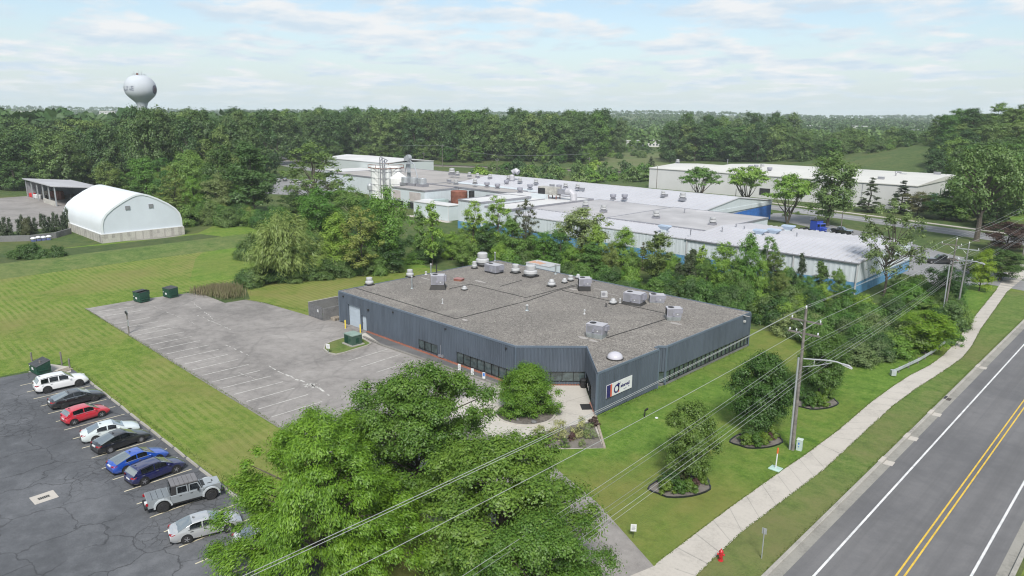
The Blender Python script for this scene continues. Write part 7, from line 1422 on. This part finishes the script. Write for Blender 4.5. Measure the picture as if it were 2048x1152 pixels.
wood(19, -20, 525, 350, 400, (23, 28), (17, 21), ['forest', 'forest2', 'forest'], 'forest_tree', 'tall tree in the depth of the left wood', 'left wood', hf=lh)
wood(12, 255, 530, 300, 350, (27, 31.5), (12, 16), ['forest', 'dark', 'forest'], 'forest_tree', 'tall dark tree before the water tower', 'trees by the water tower')
wood(20, -10, 580, 410, 520, (27, 32), (19, 24), ['forest', 'forest2'], 'forest_tree', 'tree top at the back of the left wood', 'left wood', hf=lh)
for k in range(16):
    px = _r.uniform(300, 500); c = polar(px, _r.uniform(225, 262)); plant('round', c, _r.uniform(7, 13), _r.uniform(7, 10), _r.choice(['mid', 'bright', 'bright', 'olive', 'silver']), 'tree', 'smaller tree in front of the left wood right of the barn', 'tree', 'small trees right of the barn')
# reeds by the lot corner: nobody could count them
rg = np.random.default_rng(4); n = 5200; pts = np.array([at(x, y) for x, y in ((372, 588), (440, 575), (486, 578), (492, 596), (455, 602), (410, 586))]); wgt = rg.dirichlet(np.full(6, .7), n); xy = wgt @ pts + rg.normal(size=(n, 2))*.5
hh = rg.uniform(.6, 1.6, n); C = np.stack([xy[:, 0], xy[:, 1], hh/2], 1); a_ = rg.uniform(0, 6.28, n); NRm = np.stack([np.cos(a_), np.sin(a_), np.zeros(n)], 1); T_ = np.stack([rg.normal(size=n)*.18, rg.normal(size=n)*.18, np.ones(n)], 1)
me = leafmesh('reeds', C, NRm, T_, hh, np.full(n, .09)); me.materials.append(L['reed']); tag(link('reeds', me), 'stand of dry buff reeds at the far corner of the main lot', 'reeds', kind='stuff')
sheet('reed_ground', [at(x, y) for x, y in ((362, 586), (440, 572), (492, 574), (500, 598), (450, 606), (405, 588))], .012, M['ditch'])
# grass tufts along edges and in the rough: one mass
n = 26000; xs = []; 
def tufts(name, lab, P_, n, h0, h1, m, seed):
    rg = np.random.default_rng(seed); A_ = []
    for (x0, y0, x1, y1, wd), k in P_:
        t_ = rg.uniform(0, 1, k); xy = np.stack([x0+(x1-x0)*t_, y0+(y1-y0)*t_], 1) + rg.normal(size=(k, 2))*wd; A_.append(xy)
    xy = np.concatenate(A_); n = len(xy); hh = rg.uniform(h0, h1, n); a_ = rg.uniform(0, 6.28, n)
    C = np.stack([xy[:, 0], xy[:, 1], hh*.45], 1); NRm = np.stack([np.cos(a_), np.sin(a_), np.full(n, .5)], 1); T_ = np.stack([rg.normal(size=n)*.5, rg.normal(size=n)*.5, np.ones(n)], 1)
    me = leafmesh(name, C, NRm, T_, hh, hh*.45); me.materials.append(L[m]); tag(link(name, me), lab, 'grass', kind='stuff')
tufts('edge_grass', 'ragged grass along the edges of lots, walk and walls', [((-33.6, -24.2, 45, -24.3, .12), 2600), ((71.1, -13, 71.1, 95, .1), 3000), ((47.7, 0, 47.7, 32, .12), 900), ((-5, -33.2, 48, -32.5, .15), 1600), ((-6.3, 0, -33, -7, .2), 900)]+[((*Q[i], *Q[i+1],   .04), int(34*math.dist(Q[i], Q[i+1]))) for Q in (WL[1:-1], WR[1:-1]) for i in range(len(Q)-1)], 0, .05, .15, 'grass', 1)
# far woodland masses beyond what one can count
def farwood(name, label, n, x0, x1, d0, d1, h0, h1, m, seed, dens=52):
    rg = np.random.default_rng(seed); Cs = []; Ls = []
    for i in range(n):
        px = rg.uniform(x0, x1); d_ = d0*(d1/d0)**rg.uniform(0, 1); c = polar(px, d_); h = rg.uniform(h0, h1); w_ = h*rg.uniform(.7, 1.1); g = gz(*c)
        k = dens; d = unit(rg, k); d[:, 2] = np.abs(d[:, 2])*1.1-.2; rr = rg.uniform(.6, 1, k)[:, None]
        Cs.append(np.array([c[0], c[1], g+h*.5])+d*rr*np.array([w_*.55, w_*.55, h*.5])); Ls.append(np.full(k, w_*.34))
    C = np.concatenate(Cs); Lx = np.concatenate(Ls)*rg.uniform(.6, 1.3, len(C)); n = len(C)
    me = leafmesh(name, C, unit(rg, n)+np.array([0, 0, .6]), unit(rg, n), Lx, Lx*.8); me.materials.append(L[m]); tag(link(name, me), label, 'woodland', kind='stuff')
farwood('woodland_depth', 'crowns of the middle and left woods behind their front ranks', 130, -40, 1215, 520, 600, 25, 31, 'forest', 7, 90)
farwood('far_woodland', 'hazy woodland just beyond the nearer woods', 900, -80, 2130, 600, 1000, 9, 17, 'forest2', 1)
farwood('far_woodland', 'blue green woodland in the middle distance', 1500, -100, 2150, 1000, 2000, 10, 17, 'forest', 2, 40)
farwood('far_woodland', 'faint blue woodland on the ridge along the horizon', 2600, -150, 2200, 2000, 5200, 11, 17, 'forest', 3, 30)

# ------------------------------------------------------------------ haze
m = bpy.data.materials.new('haze'); m.use_nodes = True; t = m.node_tree; t.nodes.clear(); out = N(t, 'ShaderNodeOutputMaterial'); pv = N(t, 'ShaderNodeVolumePrincipled')
pv.inputs['Color'].default_value = (0.86, 0.93, 1.0, 1); pv.inputs['Density'].default_value = 0.00012; pv.inputs['Anisotropy'].default_value = 0.0
t.links.new(pv.outputs[0], out.inputs['Volume'])
hz = MB().box(-6600, 6700, -6700, 6600, -60, 75).build('haze', m); tag(hz, 'thin pale summer haze over the whole landscape', 'haze', kind='stuff'); hz.display_type = 'WIRE'
